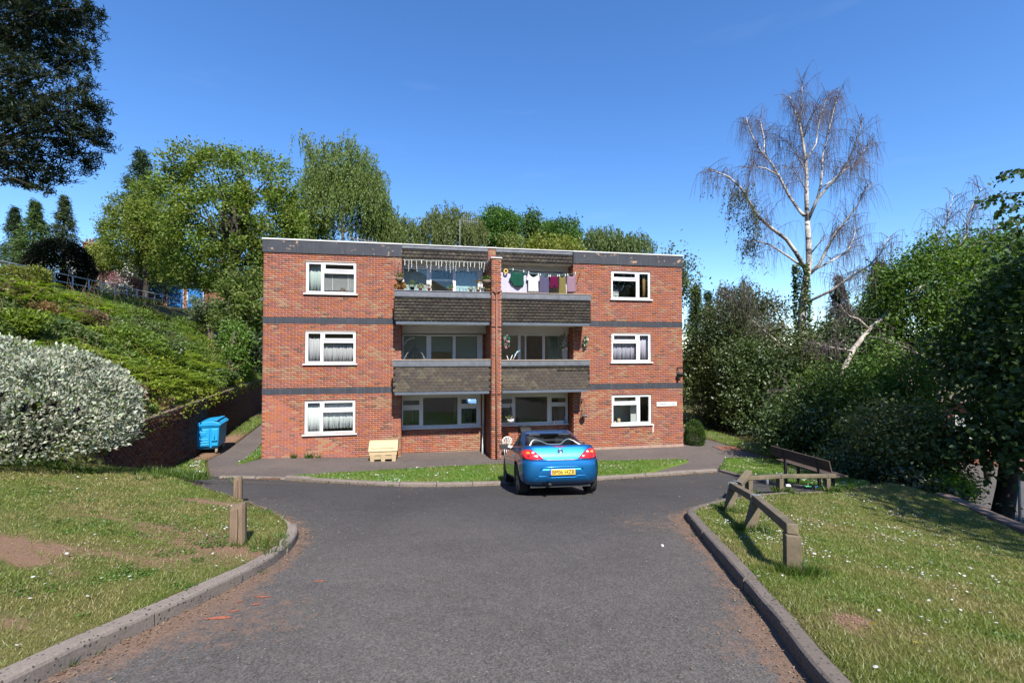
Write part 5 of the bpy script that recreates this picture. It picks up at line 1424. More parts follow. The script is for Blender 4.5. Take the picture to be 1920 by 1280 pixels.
# small plants and pots on the balconies: leaf clumps
def leaf_quads(P, D_, size, asp=.45, jit=.3):
    """one diamond leaf per point: P centres, D_ leaf directions"""
    n = len(P); D_ = D_ / (np.linalg.norm(D_, axis=1)[:, None] + 1e-9)
    r = nr.normal(size=(n, 3)); s_ = np.cross(D_, r); s_ /= (np.linalg.norm(s_, axis=1)[:, None] + 1e-9)
    sz = (size * nr.uniform(1 - jit, 1 + jit, n))[:, None]
    nn = np.cross(s_, D_)
    V = np.stack([P - D_ * sz * .5, P + s_ * sz * asp * .5 + nn * sz * .06, P + D_ * sz * .5, P - s_ * sz * asp * .5 + nn * sz * .06], 1).reshape(-1, 3)
    F = np.arange(4 * n).reshape(n, 4)
    return V, F
def shade_cols(base, n, var=.25, hue=.12):
    base = np.array(base); k = nr.uniform(1 - var, 1 + var, (n, 1)); h_ = 1 + nr.uniform(-hue, hue, (n, 3)) * np.array([1, .4, .8])
    return np.clip(base * k * h_, .002, .9)
def foliage(name, P, D_, size, cols, mat, parent, asp=.45, jit=.35, kind=None):
    V, F = leaf_quads(P, D_, size, asp, jit)
    return np_mesh(name, V, F, mat, parent, np.repeat(cols, 4, 0), False, kind)
def clump(n, r, up=.4):
    d = nr.normal(size=(n, 3)); d /= np.linalg.norm(d, axis=1)[:, None]
    P = d * np.array(r) * (nr.uniform(.35, 1, (n, 1)) ** .5); d[:, 2] += up; return P, d + nr.normal(size=(n, 3)) * .5
MAT['terracotta'] = plain('terracotta', (.33, .12, .06), .85); MAT['basket'] = plain('brown_basket', (.16, .12, .085), .95, var=.4, scale=30, bump=.5); MAT['grey_basket'] = plain('grey_basket', (.13, .12, .115), .95, var=.4, scale=30, bump=.5)
def pot(t, r, h_, mat='terracotta', z=0): mb = MB(); mb.lathe([(r * .7, z), (r, z + h_), (r * 1.1, z + h_), (r * 1.1, z + h_ * .85)], 14); return mb.build('pot', MAT[mat], t)
def plant(t, n, r, size, c, at=(0, 0, .2), mat='leaf', up=.5, nm='leaves', asp=.4):
    P, d = clump(n, r, up); foliage(nm, P + np.array(at), d, size, shade_cols(c, n), MAT[mat], t, asp)
CAPZ = 6.19
def hanging_basket(label, u, out, z, r, drop, c, cm, grp, flowers=None, wire=True, ivy=0):
    t = face_thing('hanging_basket', label, 'basket', u, out, z, grp); mb = MB(); mb.lathe([(r * .2, -r * .95), (r * .65, -r * .75), (r * .95, -r * .3), (r, 0), (r * .9, .02)], 14); mb.build('basket', MAT[cm], t)
    if wire: mb = MB(); [mb.tube([(r * math.cos(a), r * math.sin(a), 0), (0, 0, drop)], .005, 4) for a in (.3, 2.4, 4.5)]; mb.build('wire', MAT['black_metal'], t)
    if c: plant(t, 90, (r * 1.15, r * 1.1, r * .5), .10, c, (0, 0, .10), up=.6)
    if flowers: plant(t, 26, (r * 1.0, r, r * .5), .06, flowers, (0, 0, .08), 'petal', nm='flowers', asp=.9)
    return t
t = hanging_basket('mossy hanging basket with grassy plant at the right end of the top left balcony', 7.93, .78, 6.62, .17, .75, (.10, .14, .03), 'basket', 'baskets on the balconies')
plant(t, 60, (.20, .1, .07), .10, (.17, .12, .05), (-.26, 0, -.06)); 
t = hanging_basket('hanging basket with ochre foliage at the left end of the top left balcony', 4.77, .75, 6.62, .15, .6, (.13, .12, .03), 'basket', 'baskets on the balconies')
plant(t, 90, (.20, .1, .14), .16, (.26, .13, .035), (.02, 0, -.28), up=-.2)
for lab, u, h_, c, n, mat in (('reddish spiky plant on the top left parapet', 4.85, .18, (.24, .15, .04), 70, 'terracotta'), ('black pot with a leafy green plant on the top left parapet', 5.22, .26, (.11, .17, .045), 90, 'blackplastic'), ('low straw coloured plant on the top left parapet', 5.52, .12, (.28, .24, .09), 80, 'terracotta'),
                              ('thin russet grass on the top left parapet', 5.82, .12, (.20, .13, .04), 60, 'terracotta'), ('small bright green plant in front of the open balcony door', 6.62, .10, (.10, .22, .03), 50, 'terracotta'), ('tiny pot plant with red flowers on the top left parapet', 7.35, .07, (.12, .12, .05), 30, 'terracotta'), ('pale flowering pot plant near the pier', 7.62, .09, (.22, .22, .12), 50, 'terracotta'), ('yellow green plant beside the pier', 8.0, .14, (.16, .16, .03), 70, 'terracotta')):
    t = face_thing('pot_plant', lab, 'plant', u, .74, CAPZ, 'pot plants on the top left balcony'); pot(t, .055 + h_ * .1, .07 + h_ * .25, mat); plant(t, n, (.10 + h_ * .3, .07, .05 + h_ * .4), .09, c, (0, 0, .10 + h_ * .5), up=.9, asp=.3)
t = face_thing('flower_pot', 'white flower pot on the parapet near the pier', 'pot', 7.79, .74, CAPZ, None); mb = MB(); mb.lathe([(.06, 0), (.08, .17), (.085, .17), (.07, .15)], 14); mb.build('pot', MAT['white_paint'], t)
# flower garlands on the middle right balcony
def garland(lab, u, out, z, cols, h_, w_, n=140):
    t = face_thing('flower_garland', lab, 'garland', u, out, z, 'flower garlands on the middle right balcony'); plant(t, n, (w_, .07, h_), .085, (.035, .12, .055), (0, 0, 0), up=0)
    for i, c in enumerate(cols): P, d = clump(24, (w_ * 1.05, .09, h_), 0); foliage('flowers', P, d, .085, shade_cols(c, 24, .2, .05), MAT['petal'], t, .9)
    mb = MB(); mb.tube([(0, .02, -h_), (0, .0, h_ + .08)], .01, 5); mb.build('stem', MAT['bark'], t); return t
garland('pink and white flower garland beside the pier', 8.73, .55, 4.38, ((.55, .16, .30), (.55, .52, .50), (.06, .32, .25)), .28, .14)
garland('dim garland hanging inside the right end of the recess', 11.15, .05, 4.35, ((.45, .20, .28), (.30, .30, .20)), .36, .20, 110)
garland('white flower garland hooked on the sunny brick wall', 12.02, .15, 4.40, ((.60, .58, .54), (.52, .50, .40)), .27, .10)
hanging_basket('empty grey hanging basket on a scroll bracket by the ground floor recess', 11.93, .22, 1.46, .12, .5, None, 'grey_basket', 'baskets on the balconies')
t = face_thing('wall_bracket', 'black scroll bracket on the brick wall', 'bracket', 11.88, 0, 1.98); mb = MB(); mb.tube([(0, -.02, -.1), (0, -.02, .12), (0, -.20, .10), (.02, -.24, .05)], .012, 5); mb.tube([(0, -.02, -.08), (0, -.12, .0), (0, -.18, .09)], .010, 5); mb.build('scroll', MAT['black_metal'], t)
hanging_basket('white hanging basket with a small plant in the ground floor right recess', 8.98, .0, 1.33, .14, .55, (.10, .15, .05), 'white_paint', 'baskets on the balconies', (.5, .35, .4))
# egg chair on the middle left balcony
ec = face_thing('egg_chair', 'grey hanging egg chair behind the middle left parapet', 'chair', 5.28, -.32, 2.63)
mb = MB(); mb.tube([(-.46, .1, 0), (-.46, .05, 1.25), (-.42, 0, 1.55), (-.28, 0, 1.78), (-.08, 0, 1.88), (.02, 0, 1.86)], .028, 8); mb.tube([(-.5, -.4, .02), (-.46, .1, .02), (.45, .25, .02), (.45, -.35, .02), (-.5, -.4, .02)], .025, 6); mb.build('stand', MAT['galv'], ec)
MAT['wicker'] = plain('grey_wicker', (.12, .125, .13), .7, var=.2)
mb = MB(); mb.tube([(.02, 0, 1.86), (.02, 0, 1.48)], .012, 5)
for k in range(12):
    a = 2 * math.pi * k / 12
    if -2.35 < (a if a < math.pi else a - 2 * math.pi) < -.75: continue
    mb.tube([(.02 + .46 * r_ * math.cos(a), .36 * r_ * math.sin(a), z) for r_, z in ((0, 1.5), (.35, 1.40), (.8, 1.15), (1.0, .85), (.85, .5), (.4, .3))], .012, 5)
for z, r_ in ((1.25, .66), (1.05, .90), (.85, 1.0), (.62, .94)): mb.tube([(.02 + .46 * r_ * math.cos(a), .36 * r_ * math.sin(a), z) for a in np.linspace(-.75, 3.9, 20)], .010, 5)
mb.tube([(.02 + .46 * x, -.30 * abs(x) ** .2 * (1 if abs(x) < 1 else 1), z) for x, z in ((-1, .75), (-.92, 1.02), (-.6, 1.28), (-.25, 1.43), (0, 1.49), (.25, 1.43), (.6, 1.28), (.92, 1.02), (1, .75))], .018, 6)
mb.build('seat_shell', MAT['wicker'], ec); MB().obox((.02, .02, .48), (.34, 0, 0), (0, .24, 0), (0, 0, .06)).build('cushion', MAT['wicker'], ec, .04)
# clothes airer top on the middle right balcony
t = face_thing('clothes_airer', 'white and turquoise folding airer behind the middle right parapet', 'airer', 8.90, .2, 3.05); mb = MB(); mb.tube([(-.22, 0, 0), (.12, 0, .80)], .012, 5); mb.tube([(.16, .0, 0), (-.10, 0, .78)], .012, 5); mb.tube([(.02, -.3, .5), (.26, -.3, .95)], .012, 5)
mb.build('frame', MAT['white_paint'], t); MAT['turq'] = plain('turquoise', (.12, .42, .48), .5); mb = MB(); mb.tube([(.12, -.3, .80), (.34, -.3, .97), (.38, .2, .95)], .016, 6); mb.build('top_rail', MAT['turq'], t)
# leaning poles in the left recess
t = face_thing('leaning_pole', 'pair of thin white poles leaning in the left recess corner', 'pole', 7.93, .0, 0); mb = MB(); mb.tube([(-.06, .10, .0), (.06, .60, 1.25)], .016, 6); mb.tube([(-.02, .12, .0), (.04, .60, 1.1)], .016, 6); mb.build('pole', MAT['white_paint'], t)
# on the patio behind the car
t = face_thing('garden_ornament', 'white ornate garden chair with flowers beside the pier', 'chair', 8.82, .30, 0); t.scale = (.8, .8, .8); mb = MB()
for k in range(5): mb.tube([(-.18 + .09 * k, -.2, 0), (-.2 + .1 * k, -.2, .42)], .016, 5)
mb.lathe([(.26, .42), (.26, .45)], 16, (0, -.05, 0)); mb.build('seat', MAT['white_paint'], t); mb = MB()
for k in range(7):
    a = math.pi * k / 6; mb.tube([(.2 * math.cos(a) * .4, .2, .45), (.24 * math.cos(a), .2, .62 + .24 * math.sin(a))], .018, 5)
mb.tube([(.24 * math.cos(a), .2, .62 + .24 * math.sin(a)) for a in np.linspace(0, math.pi, 14)], .025, 6); mb.build('backrest', MAT['white_paint'], t); plant(t, 70, (.16, .12, .10), .09, (.5, .5, .48), (-.05, 0, .55), 'petal', nm='flowers')
t = face_thing('pushchair', 'folded black pushchair standing behind the car', 'pushchair', 9.45, .55, 0.02)
mb = MB()
for sx in (-.22, .22): mb.tube([(sx, -.35, .12), (sx, .1, .7), (sx, .25, 1.05), (sx, .12, 1.12)], .018, 6); mb.tube([(sx, .35, .12), (sx, -.1, .75)], .018, 6)
mb.tube([(-.22, .12, 1.12), (.22, .12, 1.12)], .02, 6); mb.build('frame', MAT['black_metal'], t)
mb = MB(); mb.obox((0, .06, .58), (.21, 0, 0), (0, .04, .09), (0, -.16, .26)); mb.build('seat', MAT['ink'], t, .03)
mb = MB(); mb.prism([(-.15, .85), (.2, .85), (.22, 1.0), (.12, 1.1), (-.05, 1.08), (-.18, .98)], 'x', -.21, .21); mb.build('hood', MAT['ink'], t, .03)
for sx in (-.24, .24):
    for y in (-.35, .35): mb = MB(); mb.lathe([(.04, -.02), (.12, -.02), (.12, .02), (.04, .02)], 16, (sx, y, .12), 'x'); mb.build('wheel', MAT['tyre'], t)
t = face_thing('spray_bottle', 'blue spray bottle on the sill behind the car', 'bottle', 11.38, -.60, 1.01); mb = MB(); mb.lathe([(.035, 0), (.04, .02), (.04, .15), (.016, .20), (.016, .23)], 12); MAT['bluebottle'] = plain('blue_bottle', (.03, .30, .55), .4); mb.build('bottle', MAT['bluebottle'], t); mb = MB(); mb.obox((.01, -.02, .25), (.03, 0, 0), (0, .05, .01), (0, 0, .02)); mb.build('nozzle', MAT['white_paint'], t, .006)
t = face_thing('glass_ornament', 'small silver ornament on the right recess sill', 'ornament', 10.92, -.60, 1.01); mb = MB(); mb.lathe([(.03, 0), (.05, .03), (.05, .08), (.015, .12), (.01, .17)], 12); mb.build('ornament', MAT['chrome'], t)
# things inside the windows
t = face_thing('flower_pot', 'terracotta pot plant inside the top left window', 'plant', 2.66, -.16, 6.115); pot(t, .07, .09); plant(t, 50, (.10, .06, .08), .07, (.22, .16, .06), (0, 0, .15))
fn = face_thing('desk_fan', 'white desk fan inside the top right window', 'fan', 13.50, -.42, 6.15)
mb = MB(); mb.lathe([(.09, -.02), (.09, 0), (.025, .02), (.02, .14)], 14); mb.build('base', MAT['white_paint'], fn); mb = MB()
for r_ in (.06, .10, .14, .17): mb.tube([(r_ * math.cos(a), -.05 + .03 * (r_ / .17), .24 + r_ * math.sin(a)) for a in np.linspace(0, 2 * math.pi, 25)], .006 if r_ < .17 else .011, 5)
for k in range(16): a = 2 * math.pi * k / 16; mb.tube([(.02 * math.cos(a), -.055, .24 + .02 * math.sin(a)), (.17 * math.cos(a), -.02, .24 + .17 * math.sin(a))], .004, 4)
mb.build('cage', MAT['white_paint'], fn); mb = MB()
for k in range(3): a = 2 * math.pi * k / 3; mb.obox((.08 * math.cos(a), 0, .24 + .08 * math.sin(a)), (.06 * math.cos(a), 0, .06 * math.sin(a)), (-.035 * math.sin(a), .012, .035 * math.cos(a)), (0, .003, 0))
mb.build('blade', MAT['lit_white'], fn)
t = face_thing('candle', 'thick cream candle inside the ground floor right window', 'candle', 13.68, -.45, .96); mb = MB(); mb.lathe([(.065, 0), (.065, .22), (.01, .215)], 14); mb.build('candle', MAT['cream'], t); mb = MB(); mb.tube([(0, 0, .21), (.003, 0, .235)], .004, 4); mb.build('wick', MAT['ink'], t)
t = face_thing('ornament', 'small cream ornament beside the candle', 'ornament', 13.50, -.42, .96); mb = MB(); mb.lathe([(.05, 0), (.08, .03), (.07, .06), (.03, .08), (.035, .11), (.0, .13)], 12); mb.build('figure', MAT['cream'], t)
# ------------------------------------------------------------ trees and shrubs
LEAF_GAIN = np.array((1.75, 1.62, 1.25))
def at(px, py, Y):
    """point at distance Y along the view axis seen at this place in the photo (1920 wide)"""
    return ((px - 960) / 861 * Y, Y, 4 + (657 - py) / 861 * Y)
def root(name, label, cat, x, y, z=None, group=None):
    return thing(name, label, cat, (x, y, hz(x, y) - .05 if z is None else z), 0, group)
def on_shell(lobes, n, inner=.72, rmin=.80, rmax=1.05):
    L = np.array(lobes, float); wgt = L[:, 3] * L[:, 4] + L[:, 4] * L[:, 5] + L[:, 3] * L[:, 5]; wgt /= wgt.sum()
    out = np.zeros((0, 3)); nrm = np.zeros((0, 3)); lid = np.zeros(0, int)
    while len(out) < n:
        k = nr.choice(len(L), n, p=wgt); d = nr.normal(size=(n, 3)); d /= np.linalg.norm(d, axis=1)[:, None]
        P = L[k, :3] + d * L[k, 3:6] * nr.uniform(rmin, rmax, (n, 1))
        ok = np.ones(n, bool)
        for j in range(len(L)):
            q = ((P - L[j, :3]) / L[j, 3:6]); ok &= ~((np.einsum('ij,ij->i', q, q) < inner ** 2) & (k != j))
        out = np.r_[out, P[ok]]; nrm = np.r_[nrm, d[ok]]; lid = np.r_[lid, k[ok]]
    return out[:n], nrm[:n], lid[:n]
def crown(parent, lobes, nclump, per, spread, size, c, mat='leaf', asp=.5, var=.22, cvar=.18, droop=.0, c2=None, name='crown', flat=1.0, hue=.12, rmin=.80):
    C, D_, lid = on_shell(lobes, nclump, rmin=rmin)
    n = nclump * per
    off = nr.normal(size=(n, 3)) * spread; off[:, 2] *= flat
    P = np.repeat(C, per, 0) + off
    d = np.repeat(D_, per, 0) * .7 + nr.normal(size=(n, 3)) * .8; d[:, 2] -= droop
    base = np.tile(np.array(c), (nclump, 1)) * nr.uniform(1 - cvar, 1 + cvar, (nclump, 1))
    if c2 is not None:
        t = nr.uniform(0, 1, (nclump, 1)) ** 1.5; base = base * (1 - t) + np.array(c2) * t
    cols = np.repeat(base, per, 0) * nr.uniform(1 - var, 1 + var, (n, 1)) * (1 + nr.uniform(-hue, hue, (n, 3)) * np.array([1, .3, .8]))
    return foliage(name, P, d, size, np.clip(cols * LEAF_GAIN, .003, .9), MAT[mat], parent, asp)
def limb_pts(a, b, bend=.1, n=6, sag=0.0):
    a, b = Vector(a), Vector(b); L = (b - a).length; r = [Vector((rnd.uniform(-1, 1), rnd.uniform(-1, 1), rnd.uniform(-.5, .5))) * L * bend for _ in range(2)]
    return [a + (b - a) * t + r[0] * math.sin(math.pi * t) + r[1] * math.sin(2 * math.pi * t) * .5 + Vector((0, 0, sag * L * math.sin(math.pi * t))) for t in [k / n for k in range(n + 1)]]
def trunk_and_limbs(parent, h, r, lobes, top=.75, mat='bark', limbs=None, name='trunk'):
    mb = MB(); tp = limb_pts((0, 0, -.3), (lobes[0][0] * .3, lobes[0][1] * .3, h * top), .03, 7); mb.tube(tp, list(np.linspace(r, r * .35, 8)), 9)
    for l in (lobes if limbs is None else lobes[:limbs]):
        k = rnd.randint(3, 6); mb.tube(limb_pts(tp[k], l[:3], .08, 5, .05), list(np.linspace(r * .38, r * .08, 6)), 6)
    return mb.build(name, MAT[mat], parent)
def rand_lobes(c, rad, n, lo=.26, hi=.5, flat=.8):
    L = []
    for _ in range(n * 6):
        d = Vector((rnd.gauss(0, 1), rnd.gauss(0, 1), rnd.gauss(0, 1))).normalized() * rnd.uniform(.42, .78); k = rnd.uniform(lo, hi)
        p = (c[0] + d.x * rad[0], c[1] + d.y * rad[1], c[2] + d.z * rad[2])
        if all((Vector(p) - Vector(q[:3])).length > .26 * max(rad) for q in L): L.append((*p, k * rad[0], k * rad[1], k * rad[2] * flat))
        if len(L) == n: break
    return L
def broadleaf(label, px, Y, ptop, pbot, pw, col_, n=300, per=40, size=.28, nl=14, name='broadleaf_tree', group=None, mat='leaf', r=.28, c2=None, cat='tree', spread=.36, dz=0, yr=.8, cvar=.34, bark='bark'):
    """tree from its place in the photo: centre column, top, foot of the crown and width, all in photo pixels at distance Y"""
    x, y, zt = at(px, ptop, Y); zb_ = at(px, pbot, Y)[2]; rx = pw / 2 / 861 * Y; t = root(name, label, cat, x, y, None, group); z0 = t.location.z
    c = (0, 0, (zt + zb_) / 2 - z0); rad = (rx, rx * yr, (zt - zb_) / 2)
    L = rand_lobes(c, rad, nl, .36, .52); trunk_and_limbs(t, zt - z0, r, L, mat=bark); crown(t, L, n, per, spread * size / .28, size, col_, mat, c2=c2, cvar=cvar)
    return t
HILL = 'trees on the hill behind the flats'
broadleaf('big olive green oak rising left of the flats', 432, 38, 272, 545, 272, (.060, .105, .012), 1200, 42, .235, 34, 'oak_tree', HILL, c2=(.090, .118, .016), r=.5, bark='bark_dark')
broadleaf('yellowish oak left of the big olive oak', 268, 43, 335, 535, 135, (.066, .104, .012), 560, 46, .20, 18, 'oak_tree', HILL, c2=(.092, .112, .016), bark='bark_dark')
broadleaf('dark holly below the big oak behind the garages', 340, 60, 455, 580, 170, (.024, .042, .014), 420, 30, .42, 12, 'holly_tree', HILL, 'leaf_gloss')
broadleaf('green tree filling the gap between the oak and the flats', 508, 41, 405, 570, 120, (.052, .092, .014), 320, 44, .20, 14, 'broadleaf_tree', HILL, c2=(.08, .11, .018))
broadleaf('mid green elder at the left corner of the flats', 445, 30, 500, 640, 120, (.052, .080, .016), 230, 40, .22, 12, 'elder_tree', HILL, c2=(.08, .11, .02))
broadleaf('dark shrub low behind the left corner of the flats', 448, 26, 600, 705, 70, (.020, .036, .012), 120, 36, .18, 8, 'dark_shrub', HILL, 'leaf_gloss', cat='shrub')
broadleaf('bright green bush against the left corner of the flats', 437, 25, 590, 700, 60, (.060, .115, .018), 80, 36, .17, 6, 'green_shrub', HILL, cat='shrub')
broadleaf('grey green shrub at the top end of the fern bank', 395, 33, 548, 610, 90, (.058, .082, .045), 120, 36, .18, 8, 'grey_shrub', HILL, cat='shrub')
broadleaf('round green tree at the foot of the weeping birch', 585, 44, 385, 470, 80, (.050, .088, .016), 130, 36, .26, 8, 'broadleaf_tree', HILL)
broadleaf('bright green oak behind the middle of the roof', 930, 58, 388, 480, 95, (.036, .085, .012), 420, 44, .28, 14, 'oak_tree', HILL)
broadleaf('small dark oak top between two larger green oaks', 998, 60, 396, 470, 55, (.032, .068, .012), 110, 36, .36, 8, 'oak_tree', HILL)
broadleaf('wide green oak behind the right half of the roof', 1050, 58, 408, 480, 95, (.034, .078, .012), 400, 44, .28, 14, 'oak_tree', HILL)
broadleaf('yellow green thicket just above the roof right of the pier', 1025, 42, 440, 490, 150, (.105, .125, .020), 170, 36, .24, 10, 'yellow_shrub', HILL, cat='shrub')
broadleaf('green shrub just above the roof left of the pier', 960, 44, 440, 490, 70, (.075, .105, .022), 90, 36, .24, 7, 'green_shrub', HILL, cat='shrub')
broadleaf('loose grey green tree peeping round the right corner of the flats', 1268, 34, 462, 590, 85, (.052, .075, .030), 90, 30, .24, 9, 'poplar_tree', HILL, spread=.5)
# conifers
def conifer(label, px, Y, ptop, pbot, pw, c, n=260, per=26, size=.34, group='conifers behind the railing', asp=.22, name='conifer_tree', power=.9, droop=.5, blunt=.0):
    x, y, zt = at(px, ptop, Y); t = root(name, label, 'tree', x, y, None, group); z0 = t.location.z; zb_ = max(at(px, pbot, Y)[2] - z0, .3); h_ = zt - z0; rx = pw * .68 / 861 * Y
    mb = MB(); mb.tube([(0, 0, -.3), (0, 0, h_ * .55), (0, 0, h_ * .97)], [rx * .13, rx * .07, .03], 8)
    tt = nr.uniform(0, 1.0, n) ** 1.05; a = nr.uniform(0, 2 * math.pi, n); R_ = rx * (np.clip(1.0 - tt, 0, 1) ** (power * 1.15) * (1 - blunt) + blunt * (1 - tt ** 4)) * nr.uniform(.72, 1.08, n) * (1 + .12 * np.sin(tt * 40))
    C = np.c_[R_ * np.cos(a), R_ * np.sin(a), zb_ + tt * (h_ - zb_)]
    for k in range(0, n, 6): mb.tube([(0, 0, C[k, 2] + R_[k] * .15), tuple(C[k])], [.05, .015], 4)
    mb.build('trunk', MAT['bark_dark'], t)
    N_ = n * per; u = nr.uniform(.3, 1.05, N_); CC = np.repeat(C, per, 0); P = CC * np.c_[u, u, np.ones(N_)] + nr.normal(size=(N_, 3)) * size * .55; P[:, 2] += (1 - u) * np.repeat(R_, per) * .2
    d = np.c_[np.repeat(np.cos(a), per), np.repeat(np.sin(a), per), np.full(N_, -droop)] + nr.normal(size=(N_, 3)) * .55
    cl = np.repeat(nr.uniform(.75, 1.25, (n, 1)), per, 0) * np.array(c) * nr.uniform(.75, 1.25, (N_, 1))
    foliage('crown', P, d, size, np.clip(cl * 1.35, .003, .9), MAT['leaf_dull'], t, asp); return t
conifer('tall dark cypress behind the yellowish oak', 258, 50, 282, 560, 105, (.030, .050, .024), 420, 26, .42, 'conifers on the hilltop', name='cypress_tree', power=.55)
conifer('slim pointed conifer rightmost of the trio at the left', 115, 56, 366, 500, 62, (.040, .056, .024), 240, 26, .40, 'conifers on the hilltop')
conifer('broad green conifer in the middle of the trio at the left', 60, 54, 378, 500, 74, (.045, .075, .020), 260, 26, .40, 'conifers on the hilltop')
conifer('dark conifer partly cut by the left edge of the view', 22, 56, 390, 500, 50, (.028, .045, .020), 200, 26, .40, 'conifers on the hilltop')
conifer('dark narrow conifer behind the chimney of the white house', 192, 52, 418, 520, 34, (.025, .042, .018), 150, 24, .36, 'conifers on the hilltop')
broadleaf('yellow green bush in front of the narrow dark conifer', 190, 46, 448, 515, 50, (.085, .105, .020), 80, 36, .24, 6, 'green_shrub', HILL, cat='shrub')
conifer('feathery green conifer at the right corner of the flats', 1305, 34, 538, 800, 80, (.052, .078, .030), 260, 26, .30, 'conifers right of the flats')
conifer('slim dark conifer behind the laurel hedge', 1328, 38, 548, 800, 55, (.030, .052, .020), 220, 26, .30, 'conifers right of the flats')
conifer('dark spruce with tiered branches behind the leaning birch', 1650, 38, 492, 720, 130, (.026, .034, .022), 420, 24, .34, 'conifers right of the flats', name='spruce_tree', power=.8)
conifer('dark spruce behind the ivy covered birch trunk', 1575, 40, 520, 720, 90, (.022, .034, .018), 300, 24, .34, 'conifers right of the flats', name='spruce_tree')

# dome of clipped yew and flowering shrubs by the railing
def clipped(label, name, x, y, lobes, n, size, c, mat='leaf_dull', group=None, per=1, asp=.4, stems=True, rmin=.86, up=.2, cat='shrub', c2=None, mix=0):
    t = root(name, label, cat, x, y, None, group); C, D_, _ = on_shell(lobes, n, rmin=rmin, rmax=1.03); C = C + nr.normal(size=C.shape) * size * .4
    ok = C[:, 2] > .02; C, D_ = C[ok], D_[ok]; d = D_ + nr.normal(size=C.shape) * .6; d[:, 2] += up
    cols = shade_cols(c, len(C), .28, .1)
    if c2 is not None: k = nr.uniform(0, 1, len(C)) < mix; cols[k] = shade_cols(c2, k.sum(), .3)
    foliage('crown', C, d, size, cols, MAT[mat], t, asp)
    if stems:
        mb = MB()
        for l in lobes: mb.tube(limb_pts((l[0] * .2, l[1] * .2, -.2), (l[0], l[1], l[2] * .9), .08, 4), [.07, .06, .05, .04, .03], 6)
        mb.build('stem', MAT['bark_dark'], t)
    return t
x, y, zt = at(110, 446, 35.5); z0 = hz(x, y)
clipped('very dark clipped domed yew behind the railing', 'domed_yew', x, y, [(0, 0, (zt - z0) * .42, 2.1, 2.1, (zt - z0) * .58), (0, 0, .8, 2.2, 2.1, 1.3)], 24000, .20, (.0075, .0115, .0055), 'leaf_dull', rmin=.80)
x, y, zt = at(216, 500, 46); z0 = hz(x, y)
t = clipped('pink flowering tamarisk behind the railing', 'pink_tamarisk', x, y, [(-1.2, 0, (zt - z0) * .6, 1.3, 1, (zt - z0) * .42), (.6, 0, (zt - z0) * .5, 1.4, 1, (zt - z0) * .40), (1.8, .2, (zt - z0) * .4, .9, .9, (zt - z0) * .35)], 5200, .22, (.30, .125, .145), 'petal', rmin=.6, c2=(.10, .11, .04), mix=.22, asp=.2)
x, y, zt = at(205, 527, 44.5); z0 = hz(x, y)
clipped('white blossomed shrub in front of the pink tamarisk', 'white_shrub', x, y, [(-1.2, 0, (zt - z0) * .5, 1.4, 1, (zt - z0) * .5), (1.1, 0, (zt - z0) * .42, 1.4, 1, (zt - z0) * .42)], 4200, .16, (.060, .085, .028), 'leaf', rmin=.7, c2=(.40, .42, .36), mix=.3)

# weeping birches: hanging strands of small leaves
def weeping(label, px, Y, ptop, pbot, pw, c, ns=420, lf=26, size=.20, group='weeping birches behind the flats', lobes=None, lead=None, strand=(1.2, 3.6), dense=1.0):
    x, y, zt = at(px, ptop, Y); t = root('weeping_birch', label, 'tree', x, y, None, group); z0 = t.location.z; zb_ = at(px, pbot, Y)[2] - z0; h_ = zt - z0; rx = pw / 2 / 861 * Y
    mb = MB(); tp = limb_pts((0, 0, -.3), (rx * .05, 0, h_ * .86), .015, 8); mb.tube(tp, list(np.linspace(.30, .03, 9)), 8)
    starts = []
    for k in range(34):
        f = rnd.uniform(.35, .98); p = tp[min(8, int(f * 8))]; a = rnd.uniform(0, 2 * math.pi); L_ = rx * (1.05 - .55 * max(0, f - .55) / .45) * rnd.uniform(.55, 1.0)
        e = Vector((p.x + math.cos(a) * L_, p.y + math.sin(a) * L_ * .8, min(h_ * .99, p.z + L_ * rnd.uniform(.25, .7)))); q = limb_pts(p, e, .06, 6, .12); mb.tube(q, [.07, .06, .05, .04, .03, .02, .012], 5)
        starts += [q[i] + (q[min(i + 1, 6)] - q[i]) * rnd.random() for i in (2, 3, 4, 5, 6, 6) for _ in range(2)]
    if lead: e = Vector(at(lead[0], lead[1], Y)) - Vector((x, y, z0)); q = limb_pts(tp[5], e, .05, 6, .08); mb.tube(q, [.08, .06, .05, .04, .03, .02, .012], 5); leadp = [q[i] for i in (3, 4, 5, 6)]
    mb.build('trunk', MAT['birch'], t)
    P, d = [], []
    if not lead: leadp = []
    for k in range(ns * 2):
        u = rnd.random() ** .5; a = rnd.uniform(0, 6.283); starts.append(Vector((rx * u * math.cos(a), rx * .75 * u * math.sin(a), zb_ + (h_ - zb_) * (1 - .42 * u ** 4 + .05 * math.sin(a * 5) - .06 * (math.sin(a * 3 + 1) > 0)) * rnd.uniform(.35, .97) ** .5)))
    for k in range(ns):
        s = rnd.choice(leadp if leadp and k < 70 else starts) + Vector((rnd.gauss(0, .35), rnd.gauss(0, .35), rnd.gauss(0, .25))); L_ = rnd.uniform(*strand) * (.6 if s.z > h_ * .85 else 1); sw = Vector((rnd.gauss(0, .12), rnd.gauss(0, .12), 0)); m = int(lf * L_ / 2.4) + 4
        for i in range(m):
            f = i / m; P.append(s + sw * f * 2 + Vector((rnd.gauss(0, .09), rnd.gauss(0, .09), -L_ * f + .25 * math.sin(f * 3)))); d.append((rnd.gauss(0, .35), rnd.gauss(0, .35), -1))
    P, d = np.array(P), np.array(d); k = P[:, 2] > max(zb_ - .5, .4); P, d = P[k], d[k]
    foliage('crown', P, d, size, shade_cols(np.array(c) * (1.45, 1.45, 1.2), len(P), .25, .1), MAT['leaf'], t, .42); return t
